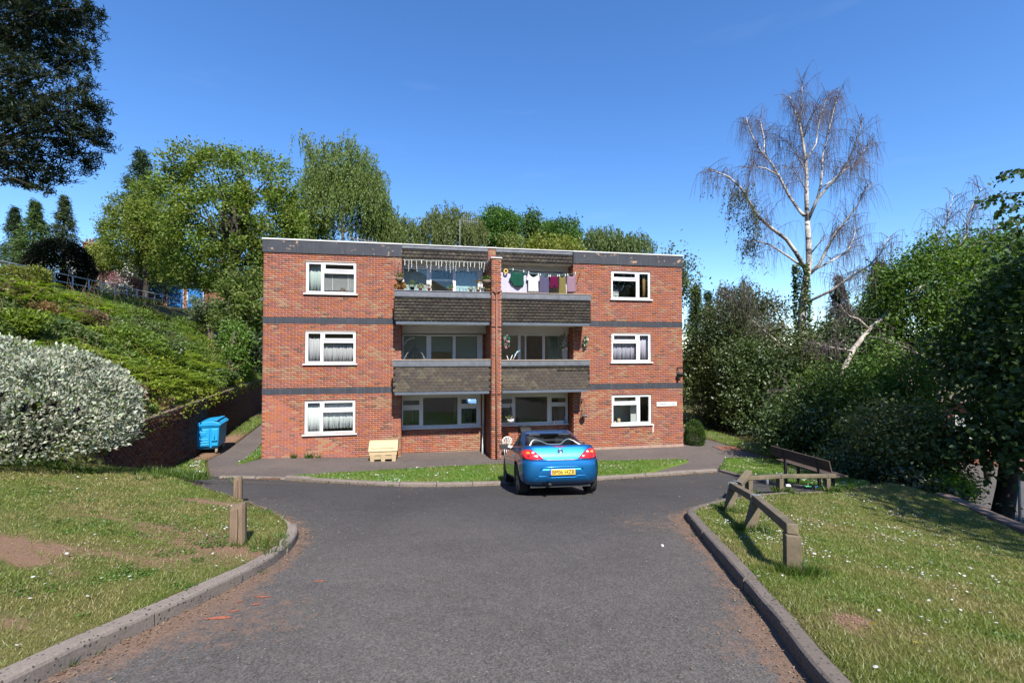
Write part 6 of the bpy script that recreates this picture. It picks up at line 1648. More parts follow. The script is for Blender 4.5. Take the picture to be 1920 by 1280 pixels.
weeping('tall weeping birch standing highest behind the flats', 643, 45, 256, 480, 166, (.080, .112, .022), 1500, 32, .22, lead=(568, 246))
weeping('smaller weeping birch beside the tall one', 712, 47, 372, 480, 80, (.078, .108, .022), 600, 28, .22)
weeping('low weeping birch above the left part of the roof', 750, 46, 400, 480, 70, (.080, .105, .025), 460, 26, .22)
weeping('dull weeping birch behind the tall mast', 835, 47, 384, 480, 110, (.076, .096, .026), 800, 28, .22)
weeping('thin weeping birch between the mast and the bright oak', 880, 48, 398, 480, 60, (.082, .096, .028), 380, 26, .22)
weeping('pale weeping birch behind the right end of the roof', 1130, 46, 424, 490, 75, (.072, .102, .030), 520, 26, .22)
weeping('second pale birch further right above the roof', 1185, 46, 434, 490, 80, (.070, .10, .030), 480, 26, .22)

# the bare birch, traced limb by limb, and the leaning dead birch
def zb(pts, ox, oy, k): return [(ox + x / k, oy + y / k) for x, y in pts]
def traced(t, limbs, Y, z0, x0, rmax, mat, seed, subs=1.0, twig_len=(.5, 1.5), leafy=None, leaf_c=(.085, .10, .04)):
    r_ = random.Random(seed); tr = MB(); tw = MB(); LP_, LD_ = [], []
    for li, (pts, ra, rb, dep) in enumerate(limbs):
        W3 = []
        for i, (px, py) in enumerate(pts):
            f = i / (len(pts) - 1); YY = Y + dep * f; p = at(px, py, YY); W3.append(Vector((p[0] - x0, p[1] - Y, p[2] - z0)))
        tr.tube(W3, list(np.linspace(ra * .74, rb * .7, len(W3))), 8)
        if rb > .12: continue
        L_ = sum((b - a).length for a, b in zip(W3[:-1], W3[1:]))
        for k in range(int(L_ * 2.7 * subs)):
            f = r_.uniform(.28, 1); i = min(len(W3) - 2, int(f * (len(W3) - 1))); ff = f * (len(W3) - 1) - i; p = W3[i].lerp(W3[i + 1], ff); dr = (W3[i + 1] - W3[i]).normalized()
            side = Vector((r_.gauss(0, 1), r_.gauss(0, 1), r_.gauss(.1, .4))).normalized(); d = (dr * .7 + side).normalized(); SL_ = r_.uniform(.5, 1.7) * (1.15 - .5 * f)
            sp = [p + d * SL_ * u + Vector((0, 0, .18 * SL_ * math.sin(u * 2.2) - .20 * SL_ * u * u)) for u in (0, .25, .5, .75, 1)]
            tw.tube(sp, [max(.011, rb * .35), .011, .009, .007, .005], 4)
            for j in range(r_.randint(4, 8)):
                u = r_.uniform(.2, 1); q = sp[min(3, int(u * 4))].lerp(sp[min(3, int(u * 4)) + 1], (u * 4) % 1 if u < 1 else 1); TL = r_.uniform(*twig_len); o = Vector((r_.gauss(0, .22), r_.gauss(0, .22), 0))
                tp = [q + o * u2 * TL + Vector((0, 0, .10 * math.sin(u2 * 3) - TL * u2 * u2 * .9)) for u2 in (0, .35, .7, 1)]
                tw.tube(tp, [.006, .0052, .0045, .0035], 3, 0, False)
                if leafy and r_.random() < leafy(at_px(q + Vector((x0, Y, z0)))):
                    for m in range(11): LP_.append(tp[0].lerp(tp[3], r_.random()) + Vector((r_.gauss(0, .05), r_.gauss(0, .05), r_.gauss(-.1, .1)))); LD_.append((r_.gauss(0, .5), r_.gauss(0, .5), -1))
    tr.build('trunk', MAT[mat], t); tw.build('twigs', MAT['twig'], t)
    if LP_: foliage('leaves', np.array(LP_), np.array(LD_), .11, shade_cols(leaf_c, len(LP_), .25), MAT['leaf'], t, .5)
def at_px(p): return (960 + 861 * p.x / p.y, 657 - 861 * (p.z - 4) / p.y)
Z7 = lambda *p: zb(p, 1300, 130, 2.7225)
YB = 24.0; xb, yb, _ = at(1503, 700, YB); zb0 = hz(xb, yb)
bt = root('bare_birch', 'tall nearly leafless silver birch with ivy on its lower trunk', 'tree', xb, yb, zb0)
base_px = (960 + 861 * xb / YB, 657 - 861 * (zb0 - 4) / YB)
limbs = [([base_px, (1503, 640)] + Z7((560, 1200), (582, 1060), (597, 980), (595, 870), (590, 770)), .30, .17, 0), (Z7((590, 775), (588, 640), (590, 540), (585, 450), (572, 340), (555, 250), (525, 180), (508, 120)), .16, .03, .5),
         (Z7((558, 260), (565, 200), (572, 130), (573, 45)), .05, .012, -.3),
         (Z7((575, 1010), (530, 930), (480, 860), (400, 800), (335, 740), (300, 680), (255, 600), (190, 540), (130, 515), (80, 500)), .15, .02, -2.2), (Z7((560, 1000), (490, 950), (400, 890), (330, 870), (280, 872)), .09, .02, 1.5),
         (Z7((575, 740), (555, 720), (500, 640), (450, 540), (410, 470), (360, 410), (320, 340), (290, 270), (285, 230)), .12, .02, 1.8), (Z7((372, 415), (375, 350), (360, 270), (352, 230)), .05, .012, 2.2), (Z7((450, 535), (380, 495), (320, 485), (260, 495)), .05, .015, -1.0),
         (Z7((592, 770), (640, 660), (700, 590), (750, 540), (800, 470), (840, 380), (865, 300), (880, 240)), .12, .02, -2.0), (Z7((640, 665), (665, 570), (675, 430), (700, 330), (740, 170), (770, 100)), .09, .015, 1.2), (Z7((660, 600), (720, 560), (790, 500), (850, 470), (890, 400), (930, 360)), .06, .015, 2.0),
         (Z7((600, 1040), (650, 990), (700, 890), (740, 820), (800, 750), (850, 690), (885, 610), (930, 570)), .12, .02, -1.6), (Z7((610, 930), (660, 870), (740, 825)), .05, .03, -.6), (Z7((605, 1030), (700, 980), (790, 930), (830, 850), (840, 790)), .08, .02, 2.2),
         (Z7((572, 1190), (700, 1130), (800, 1060), (900, 1000), (960, 940), (1010, 850)), .10, .02, -2.5), (Z7((595, 440), (640, 370), (660, 250), (690, 150), (720, 110)), .06, .012, 1.0), (Z7((580, 330), (600, 260), (640, 190), (645, 150)), .05, .012, -1.2), (Z7((580, 500), (540, 420), (500, 360), (440, 320)), .05, .012, 1.4), (Z7((590, 620), (560, 560), (520, 500), (480, 490)), .045, .012, -1.4),
         (zb(((625, 465), (540, 425), (440, 340), (370, 280), (365, 200), (340, 90)), 1280, 500, 3), .09, .02, -1.5), (zb(((370, 285), (290, 180), (230, 130)), 1280, 500, 3), .06, .02, -1.8), (zb(((550, 430), (470, 465), (380, 475), (350, 530), (345, 570)), 1280, 500, 3), .05, .02, -.5), (zb(((690, 470), (625, 465)), 1280, 500, 3), .1, .09, -.5)]
traced(bt, limbs, YB, zb0, xb, .3, 'birch', 5, 2.7, (.5, 1.7), lambda p: .85 if (p[0] < 1425 and p[1] > 330) or (p[0] < 1480 and p[1] > 470) else .0)
IP, ID = [], []
for k in range(2600):
    z = rnd.uniform(0, 1) ** .8; a = rnd.uniform(0, 6.28); py = 720 - z * 225; p = at(1508 - (1508 - 1503) * z, py, YB); rr = .30 + .22 * (1 - z) * rnd.random() + rnd.gauss(0, .06)
    IP.append((p[0] - xb + rr * math.cos(a), rr * math.sin(a), p[2] - zb0)); ID.append((math.cos(a), math.sin(a), rnd.gauss(-.4, .5)))
foliage('ivy', np.array(IP), np.array(ID), .13, shade_cols((.050, .085, .015), len(IP), .3), MAT['leaf_gloss'], bt, .8)
YL = 20.0; xl, yl, _ = at(1574, 720, YL); zl0 = hz(xl, yl)
lt = root('leaning_birch', 'dead grey birch leaning to the right among the shrubs', 'tree', xl, yl, zl0)
base_px = (960 + 861 * xl / YL, 657 - 861 * (zl0 - 4) / YL); Z8 = lambda *p: zb(p, 1280, 500, 3); Z9 = lambda *p: zb(p, 1280, 100, 3)
limbs = [([base_px] + Z8((880, 640), (900, 580), (960, 460), (1050, 350), (1150, 260)), .17, .125, 0), (Z8((1150, 260), (1250, 180), (1350, 110), (1410, 50)) + Z9((1500, 1160), (1650, 1070), (1710, 1030), (1830, 940)), .125, .02, .8),
         (Z8((1050, 350), (990, 290), (940, 275), (905, 240), (890, 205)), .08, .02, -1), (Z8((940, 275), (935, 190), (910, 90), (905, 40)), .05, .015, -1.4), (Z8((960, 470), (860, 455), (730, 420)), .05, .015, -1), (Z8((880, 660), (830, 710), (760, 730)), .05, .015, -1.2), (Z8((890, 670), (960, 720), (1010, 770)), .04, .012, -1.4),
         (Z9((1390, 1230), (1420, 1060), (1500, 940), (1540, 790)), .06, .012, .5), (Z9((1520, 1150), (1610, 1010), (1620, 900), (1700, 750)), .07, .012, -.5), (Z8((1240, 190), (1380, 170), (1480, 140)), .04, .012, -1), (Z8((1040, 390), (1140, 400), (1300, 470), (1370, 510)), .05, .012, -1.8), (Z8((1000, 520), (1080, 500), (1250, 460)), .04, .012, -1.5), (Z8((870, 660), (760, 640), (640, 680), (560, 700)), .03, .01, -1.3)]
traced(lt, limbs, YL, zl0, xl, .2, 'birch', 9, 2.4, (.35, 1.1))

# shrubs and trees along the right side
RS = 'shrubs along the right of the lawn'
def shrub(label, px, Y, ptop, pbot, pw, c, n=260, per=40, size=.16, nl=12, name='shrub', mat='leaf_gloss', c2=None, cat='shrub', group=RS, spread=.30, asp=.45, yr=.7):
    x, y, zt = at(px, ptop, Y); t = root(name, label, cat, x, y, None, group); z0 = t.location.z; zb_ = max(.2, at(px, pbot, Y)[2] - z0); rx = pw / 2 / 861 * Y; h_ = zt - z0
    c = tuple(v * 1.25 for v in c); c2 = tuple(v * 1.2 for v in c2) if c2 else None; L = rand_lobes((0, 0, (h_ + zb_) / 2), (rx, rx * yr, (h_ - zb_) / 2), nl, .38, .55, .95); trunk_and_limbs(t, h_, .12, L, .6, 'bark_dark', name='stem'); crown(t, L, n, per, spread, size, c, mat, asp, c2=c2, cvar=.3); return t
shrub('tall glossy laurel beside the right corner of the flats', 1345, 25, 590, 850, 150, (.026, .042, .013), 480, 44, .17, 16, 'laurel', c2=(.055, .07, .022))
shrub('dark glossy laurel behind the bench path', 1415, 22.5, 640, 860, 130, (.022, .040, .011), 380, 44, .16, 14, 'laurel', c2=(.03, .045, .014))
shrub('ivy tangled evergreen under the bare birch', 1490, 23, 600, 860, 150, (.024, .036, .011), 420, 42, .16, 16, 'evergreen_shrub', c2=(.045, .06, .018))
shrub('rounded dark evergreen tree left of the bare birch', 1385, 33, 535, 720, 110, (.018, .028, .011), 260, 42, .22, 12, 'evergreen_tree', cat='tree')
shrub('brownish thin tree between evergreen and bare birch', 1440, 34, 556, 740, 90, (.042, .042, .020), 200, 38, .22, 10, 'thin_tree', 'leaf', cat='tree')
shrub('dark evergreen behind the leaning birch', 1600, 27, 580, 800, 170, (.024, .040, .012), 420, 42, .20, 16, 'evergreen_tree', cat='tree')
shrub('mid green sapling maple in front of the leaning birch', 1570, 17, 690, 900, 150, (.030, .058, .011), 380, 42, .13, 14, 'maple_shrub', 'leaf', c2=(.05, .09, .015))
shrub('dark shrub behind the park bench', 1500, 16.5, 760, 905, 120, (.022, .042, .011), 260, 42, .13, 10, 'laurel')
shrub('maple sapling with bright leaf tips below the bungalow roof', 1665, 17.5, 640, 880, 140, (.032, .068, .011), 420, 42, .14, 14, 'maple_shrub', 'leaf', c2=(.06, .11, .016))
shrub('pale tipped rhododendron at the far edge of the right lawn', 1690, 14.0, 770, 925, 190, (.040, .060, .019), 420, 44, .12, 14, 'rhododendron', c2=(.075, .085, .035))
shrub('low dark cotoneaster at the edge of the lawn', 1610, 14.2, 850, 930, 130, (.028, .044, .016), 240, 42, .09, 9, 'cotoneaster', spread=.2)
shrub('small bright lime green bush beside the low brick wall', 1778, 12.6, 892, 935, 80, (.115, .175, .025), 150, 40, .075, 7, 'lime_bush', 'leaf', spread=.12)
shrub('sunlit bright green maple right of the leaning birch', 1745, 20, 462, 700, 190, (.026, .056, .008), 640, 44, .16, 30, 'maple_tree', 'leaf', c2=(.056, .098, .011), cat='tree')
shrub('second bright maple crown near the right edge of the view', 1848, 21, 455, 640, 150, (.026, .058, .008), 400, 42, .16, 18, 'maple_tree', 'leaf', c2=(.048, .088, .011), cat='tree')
x, y = 7.82, 19.75
clipped('neat clipped conical green shrub at the right corner of the flats', 'clipped_cypress', x, y, [(0, 0, .5, .40, .40, .62), (0, 0, .35, .43, .43, .45)], 9000, .055, (.040, .075, .015), rmin=.9, up=.8)

# overhanging sycamores at the right edge: one stands just outside the view
def big_leaf_tree(label, x, y, lobes, n, per, size, c, h_, r, c2=None, spread=.35):
    t = root('sycamore_tree', label, 'tree', x, y); L = [(a - x, b - y, z - t.location.z, p, q, s_) for a, b, z, p, q, s_ in lobes]
    trunk_and_limbs(t, h_, r, L, .8, 'bark_dark'); crown(t, L, n, per, spread, size, c, 'leaf', .8, c2=c2, droop=.3); return t
big_leaf_tree('dark sycamore with a thick black trunk at the right edge', 13.75, 13.2, [(15.0, 12.4, 4.5, 1.7, 2, 1.3), (13.5, 11.8, 3.0, 1.2, 1.3, 1.1), (14.6, 12.2, 3.2, 1.6, 1.5, 1.3), (12.6, 11.2, 2.1, .8, .9, .8), (13.6, 11.6, 2.0, 1.0, 1.0, .7), (17.0, 13, 5.8, 2.2, 2, 1.4), (14.5, 13.7, 4.0, 1.2, 1.3, 1.1), (16.5, 13.5, 5, 2.2, 2, 2), (12.3, 12.4, 1.5, .7, .7, .6)], 560, 44, .15, (.017, .036, .008), 7, .27, (.03, .06, .012))
big_leaf_tree('tall sycamore whose leafy branch reaches in at the right edge', 14.6, 2.4, [(11.7, -.5, 9.6, 2.3, 2.3, 1.7), (12.4, 2, 9.8, 2.2, 2.2, 1.7), (12.1, -2.6, 9.6, 2.6, 2.4, 1.8), (12.8, 4.2, 9.3, 1.8, 1.8, 1.5)] + [(a_ + .7, *b_) for a_, *b_ in [(14.6, 5.6, 10.5, 3.6, 3.6, 2.6), (12.6, 4.6, 8.6, 2.3, 2.4, 1.8), (16.6, 6.2, 9, 2.8, 2.6, 2.2), (14.6, 3, 9, 2.6, 2.2, 2), (14.8, 6, 12.8, 2.4, 2.4, 1.8), (16.5, 9.0, 8.0, 2.2, 2.0, 1.8)]], 900, 40, .17, (.03, .065, .012), 11, .35)
t = [o for o in bpy.data.objects if o.name.startswith('sycamore_tree')][-1]; bo = Vector(t.location)
mb = MB(); SP, SD = [], []
for tip, start in (((1852, 374), (1960, 356)), ((1888, 392), (1975, 372)), ((1896, 416), (1980, 398)), ((1906, 440), (1985, 428)), ((1886, 328), (1970, 312)), ((1898, 466), (1985, 452))):
    a, b = Vector(at(*start, 8.2)), Vector(at(*tip, 8.0)); q = [a + (b - a) * u + Vector((0, .2 * math.sin(3 * u), .10 * math.sin(u * 3.1))) for u in np.linspace(0, 1, 10)]; mb.tube([Vector((13.4, 7.2, 7.4)) - bo] + [p - bo for p in q], [.05, .03, .02, .012] + [.008] * 7, 5)
    for p in q[1:]:
        for k in range(9): SP.append(p - bo + Vector((rnd.gauss(0, .045), rnd.gauss(0, .07), rnd.gauss(-.05, .04)))); SD.append((rnd.gauss(0, .6), rnd.gauss(0, .6), -.8))
mb.build('branch', MAT['bark_dark'], t); foliage('leaves', np.array(SP), np.array(SD), .085, shade_cols((.032, .070, .012), len(SP), .35), MAT['leaf'], t, .85)

# the Scots pine that hangs in at the top left
YP = 24.0
pt = root('pine_tree', 'dark Scots pine branches hanging in at the top left', 'tree', -29.8, 24.5); po = Vector(pt.location)
PL_ = [(60, 20, 75), (110, 40, 60), (150, 5, 30), (10, 60, 70), (95, 100, 62), (140, 90, 34), (150, 148, 24), (50, 140, 75), (110, 165, 55), (160, 192, 34), (20, 200, 75), (80, 215, 65), (135, 225, 50), (178, 196, 16), (172, 250, 34), (188, 268, 18), (110, 270, 60), (50, 265, 60), (150, 300, 34), (10, 290, 55), (60, 325, 40), (95, 318, 38), (30, 335, 30), (70, 350, 18), (130, 20, 40), (40, -30, 90), (-60, 40, 110), (-70, 170, 110), (-60, 280, 90), (-150, 100, 120), (-160, 250, 110), (-60, -70, 120), (60, -90, 80), (-170, -60, 120)]
lobes = []
for px, py, r_ in PL_:
    Y = YP + rnd.uniform(-1.8, 1.8); p = at(px, py, Y); k = r_ / 861 * Y; lobes.append((p[0] - po.x, p[1] - po.y, p[2] - po.z, k, k * 1.1, k * .62))
mb = MB(); tp = limb_pts((0, 0, -.3), (.6, 0, 21), .02, 9); mb.tube(tp, list(np.linspace(.42, .12, 10)), 10)
for l in lobes: k = min(8, max(3, int((l[2] - 1.0) / 21 * 9))); mb.tube(limb_pts(tp[k], l[:3], .06, 6, .06), [.11, .09, .07, .055, .04, .03, .015], 6)
mb.build('trunk', MAT['bark_dark'], pt)
NP = 5400
C, D_, _ = on_shell(lobes, NP, inner=.6, rmin=.2, rmax=1.02); per = 14
P = np.repeat(C, per, 0) + nr.normal(size=(NP * per, 3)) * .10; d = np.repeat(D_, per, 0) * .5 + nr.normal(size=(NP * per, 3)); d[:, 2] += .4
cl = np.repeat(nr.uniform(.7, 1.35, (NP, 1)), per, 0) * np.array((.018, .026, .011)) * nr.uniform(.75, 1.25, (NP * per, 1))
foliage('crown', P, d, .26, cl, MAT['leaf_dull'], pt, .20)

# the big silvery shrub on the left lawn
sx, sy = -8.62, 7.75
lobes = [(0, 0, .72, 2.0, 1.6, 1.02), (.55, -.25, .55, 1.72, 1.42, .80), (-.8, .2, .85, 1.6, 1.5, .98), (.95, -.3, .32, 1.32, 1.25, .66), (-.2, -.5, .42, 1.9, 1.3, .68)]
for k in range(34):
    a = rnd.uniform(0, 6.283); e = rnd.uniform(.1, 1.3); lobes.append((1.75 * math.cos(a) * math.cos(e) + .1, 1.4 * math.sin(a) * math.cos(e) - .1, .60 + .98 * math.sin(e) - .18 * math.cos(a) * math.cos(e), .42, .40, .34))
clipped('large dense silvery leaved shrub on the left lawn', 'silver_shrub', sx, sy, lobes, 48000, .062, (.33, .345, .265), 'leaf_silver', rmin=.80, up=.5, asp=.52, c2=(.085, .125, .030), mix=.12)
# ------------------------------------------------------------ ground cover: bank of ferns and brambles, grass, daisies, litter
def stuff_tag(o, label, cat): return tag(o, label, cat, None, 'stuff')
def nz(x, y, s, o=0.0): return np.array([noise.noise((a * s, b * s, o)) for a, b in zip(x, y)])
n = 26000
S_ = nr.uniform(-4.2, 25, n); W_ = nr.uniform(.0, 11.5, n); X = -10 - .35 * S_ - .937 * W_; Y_ = 13 + .937 * S_ - .35 * W_
mound = np.clip(nz(X, Y_, .55) * 1.1 + .45, .05, 1.3) * (1 - .75 * np.exp(-W_ / .8)) * (1 - .85 * sst(6.0, 8.8, W_)); kind_n = nz(X, Y_, .30, 7.0)
per = 6; k = np.repeat(np.arange(n), per)
hgt = np.repeat(mound, per) * nr.uniform(.25, 1, n * per) ** .6
P = np.c_[X[k] + nr.normal(size=n * per) * .16, Y_[k] + nr.normal(size=n * per) * .16, np.zeros(n * per)]; P[:, 2] = H(P[:, 0], P[:, 1]) + hgt + .03
wq, sq = ws(P[:, 0], P[:, 1]); over = wq < .14; P[over, 2] = 2.13 + nr.uniform(-.35, .12, over.sum()); ok = wq > -.1; 
ca, cb_, cc_ = np.array((.185, .225, .018)), np.array((.115, .180, .020)), np.array((.090, .135, .030))
t_ = kind_n[k][:, None]; cols = np.where(t_ > .12, ca, np.where(t_ > -.18, cb_, cc_)) * np.repeat(nr.uniform(.7, 1.3, (n, 1)), per, 0) * nr.uniform(.75, 1.25, (n * per, 1))
dead = np.zeros(n * per)
for px, py, r_ in ((165, 590, 1.1), (240, 745, .55), (318, 762, .5), (60, 470, .9), (30, 555, .7), (290, 600, .5)):
    for Yt in np.linspace(8, 30, 400):
        p = at(px, py, Yt)
        if hz(p[0], p[1]) + .3 > p[2]: break
    dead = np.maximum(dead, np.exp(-((P[:, 0] - p[0]) ** 2 + (P[:, 1] - p[1]) ** 2) / r_ ** 2))
kd = nr.uniform(0, 1, n * per) < dead * .9; cols[kd] = np.array((.20, .115, .062)) * nr.uniform(.5, 1.2, (kd.sum(), 1))
kw = nr.uniform(0, 1, n * per) < .006; cols[kw] = (.40, .44, .34)
d = nr.normal(size=(n * per, 3)) + np.array((.3, -.5, .35))
o = foliage('undergrowth', P[ok], d[ok], .125, np.clip(cols[ok], .003, .9), MAT['leaf'], None, .55); stuff_tag(o, 'dense brambles and ivy covering the bank above the wall', 'undergrowth')
# separate bushes that stand out of the bank
def on_bank(px, py):
    for Yt in np.linspace(9, 32, 500):
        p = at(px, py, Yt)
        if hz(p[0], p[1]) > p[2]: return p[0], p[1]
    return p[0], p[1]
for lab, nm, px, py, r_, h_, c, mt, dens in (('yellowish leafy laurel clump at the top left of the bank', 'laurel_bush', 40, 540, 1.0, 1.2, (.19, .21, .03), 'leaf', 2600), ('dead brown bramble mound in the middle of the bank', 'bramble_mound', 165, 612, .8, .75, (.17, .105, .062), 'leaf', 2200), ('orange brown withered bush near the top left of the bank', 'withered_bush', 95, 600, .7, .8, (.25, .16, .06), 'leaf', 1500),
        ('tall bright green bush right of the dead bramble mound', 'green_bush', 262, 610, 1.1, 1.1, (.135, .20, .022), 'leaf', 2800), ('rounded mid green bush below the railing', 'green_bush', 345, 622, 1.3, 1.15, (.115, .175, .022), 'leaf', 3200), ('dark ivy hump in the middle of the bank', 'ivy_bush', 300, 672, 1.0, .8, (.06, .10, .02), 'leaf_gloss', 2400), ('leafy green bush near the right end of the bank', 'green_bush', 420, 640, 1.2, 1.1, (.095, .155, .022), 'leaf', 2800),
        ('reddish brown dry bracken clump just above the silver shrub', 'bracken_clump', 232, 752, .55, .6, (.16, .085, .05), 'leaf', 1500), ('low dark bush above the wall near the flats', 'green_bush', 400, 712, .9, .7, (.07, .12, .022), 'leaf', 2000), ('light green fern clump at the left edge of the bank', 'fern_clump', 20, 625, .9, .8, (.17, .23, .02), 'leaf', 1800), ('sprawling green bramble in the centre of the bank', 'bramble_bush', 200, 668, 1.0, .7, (.12, .18, .02), 'leaf', 2200)):
    x_, y_ = on_bank(px, py); lb = [(rnd.uniform(-.5, .5) * r_, rnd.uniform(-.5, .5) * r_, h_ * rnd.uniform(.25, .6), r_ * rnd.uniform(.4, .65), r_ * rnd.uniform(.4, .65), h_ * rnd.uniform(.3, .5)) for _ in range(7)]
    clipped(lab, nm, x_, y_, lb, dens * 2, .115, c, mt, 'bushes on the fern bank', rmin=.6, up=.3, asp=.5, c2=tuple(v * .6 for v in c), mix=.3)
# ferns: arching fronds in shuttlecocks
V, Dd, Cc = [], [], []
fx_s = nr.uniform(-4, 24, 900); fx_w = nr.uniform(.5, 7.6, 900)
for s_, w_ in zip(fx_s, fx_w):
    x, y = -10 - .35 * s_ - .937 * w_, 13 + .937 * s_ - .35 * w_
    if noise.noise((x * .30, y * .30, 7.0)) < -.02 and rnd.random() < .8: continue
    z0 = hz(x, y) + .25 + .5 * max(0, noise.noise((x * .55, y * .55, 0))); c = np.array((.185, .255, .018)) * rnd.uniform(.75, 1.3)
    for f in range(rnd.randint(4, 7)):
        a = rnd.uniform(0, 6.28); L_ = rnd.uniform(.6, 1.05); up = rnd.uniform(.5, .95)
        for i in range(2, 15):
            u = i / 14; px_, pz = L_ * (u * .8), L_ * (up * u - .62 * u * u); pl = .26 * L_ * (1 - u) ** .7 * min(1, u * 5)
            for sd in (-1, 1):
                q = (x + math.cos(a) * px_ - math.sin(a) * sd * pl * .5, y + math.sin(a) * px_ + math.cos(a) * sd * pl * .5, z0 + pz)
                V.append(q); Dd.append((-math.sin(a) * sd + .35 * math.cos(a), math.cos(a) * sd + .35 * math.sin(a), -.15)); Cc.append((pl, *(c * rnd.uniform(.8, 1.2))))
V, Dd, Cc = np.array(V), np.array(Dd), np.array(Cc)
Dn = Dd / np.linalg.norm(Dd, axis=1)[:, None]; Sd = np.cross(Dn, np.tile((0, 0, 1.0), (len(V), 1))); Ln = np.maximum(Cc[:, :1], .05)
Q = np.stack([V - Dn * Ln * .5, V + Sd * .028, V + Dn * Ln * .5, V - Sd * .028], 1).reshape(-1, 3)
o = np_mesh('ferns', Q, np.arange(len(Q)).reshape(-1, 4), MAT['leaf'], None, np.repeat(Cc[:, 1:], 4, 0)); stuff_tag(o, 'bright green ferns growing all over the bank', 'ferns')
# dead stalks in the brambles
mb = MB()
for k_ in range(260):
    s_, w_ = rnd.uniform(-3, 22), rnd.uniform(.4, 10); x, y = -10 - .35 * s_ - .937 * w_, 13 + .937 * s_ - .35 * w_; z = hz(x, y); dx, dy = rnd.gauss(0, .4), rnd.gauss(0, .4)
    mb.tube([(x, y, z), (x + dx * .5, y + dy * .5, z + .7), (x + dx, y + dy, z + rnd.uniform(.8, 1.3))], [.010, .008, .005], 3, 0, False)
o = mb.build('dry_stalks', plain('dry_stalk', (.20, .13, .075), .9)); stuff_tag(o, 'dry brown stalks sticking out of the brambles', 'stalks')
# dark understorey under the right-hand shrubs so that no bare ground shows
n = 9000; X = nr.uniform(7.6, 24, n); Y_ = nr.uniform(9, 27, n); e = X - np.interp(Y_, [6, 9, 11, 13, 16, 18, 22, 27], [9.4, 9.2, 9.8, 9.9, 10.2, 10.6, 10.5, 10.2]); ok = (e > .2) & ~((X < 11.2) & (Y_ < 11.6)) & ~in_poly(X, Y_, [(12.5, 4), (10.8, 9), (12.0, 12.5), (14.5, 17), (19, 22.5), (27, 27), (30, 24), (22, 16), (17, 9), (16, 4)]); X, Y_ = X[ok], Y_[ok]; n = len(X)
per = 5; k = np.repeat(np.arange(n), per); P = np.c_[X[k] + nr.normal(size=n * per) * .2, Y_[k] + nr.normal(size=n * per) * .2, np.zeros(n * per)]; P[:, 2] = H(P[:, 0], P[:, 1]) + nr.uniform(.02, .55, n * per)
o = foliage('ivy_ground_cover', P, nr.normal(size=(n * per, 3)) + np.array((0, 0, .4)), .13, shade_cols((.022, .036, .011), n * per, .35), MAT['leaf_gloss'], None, .6); stuff_tag(o, 'dark ivy and weeds under the shrubs on the right', 'ground cover')
# hill cover behind the railing
n = 5000; X = nr.uniform(-62, -20, n); Y_ = nr.uniform(27, 56, n); w_, s_ = ws(X, Y_); ok = (w_ > 11.2) & ~((X > -41.5) & (X < -29.5) & (Y_ > 43) & (Y_ < 56.5)); X, Y_ = X[ok], Y_[ok]; n = len(X); per = 6; k = np.repeat(np.arange(n), per)
P = np.c_[X[k] + nr.normal(size=n * per) * .4, Y_[k] + nr.normal(size=n * per) * .4, np.zeros(n * per)]; P[:, 2] = H(P[:, 0], P[:, 1]) + nr.uniform(.0, .5, n * per)
o = foliage('hilltop_grass', P, nr.normal(size=(n * per, 3)) * .5 + np.array((0, 0, 1.)), .30, shade_cols((.07, .095, .02), n * per, .3), MAT['leaf'], None, .3); stuff_tag(o, 'rough grass on the hilltop behind the railing', 'grass')

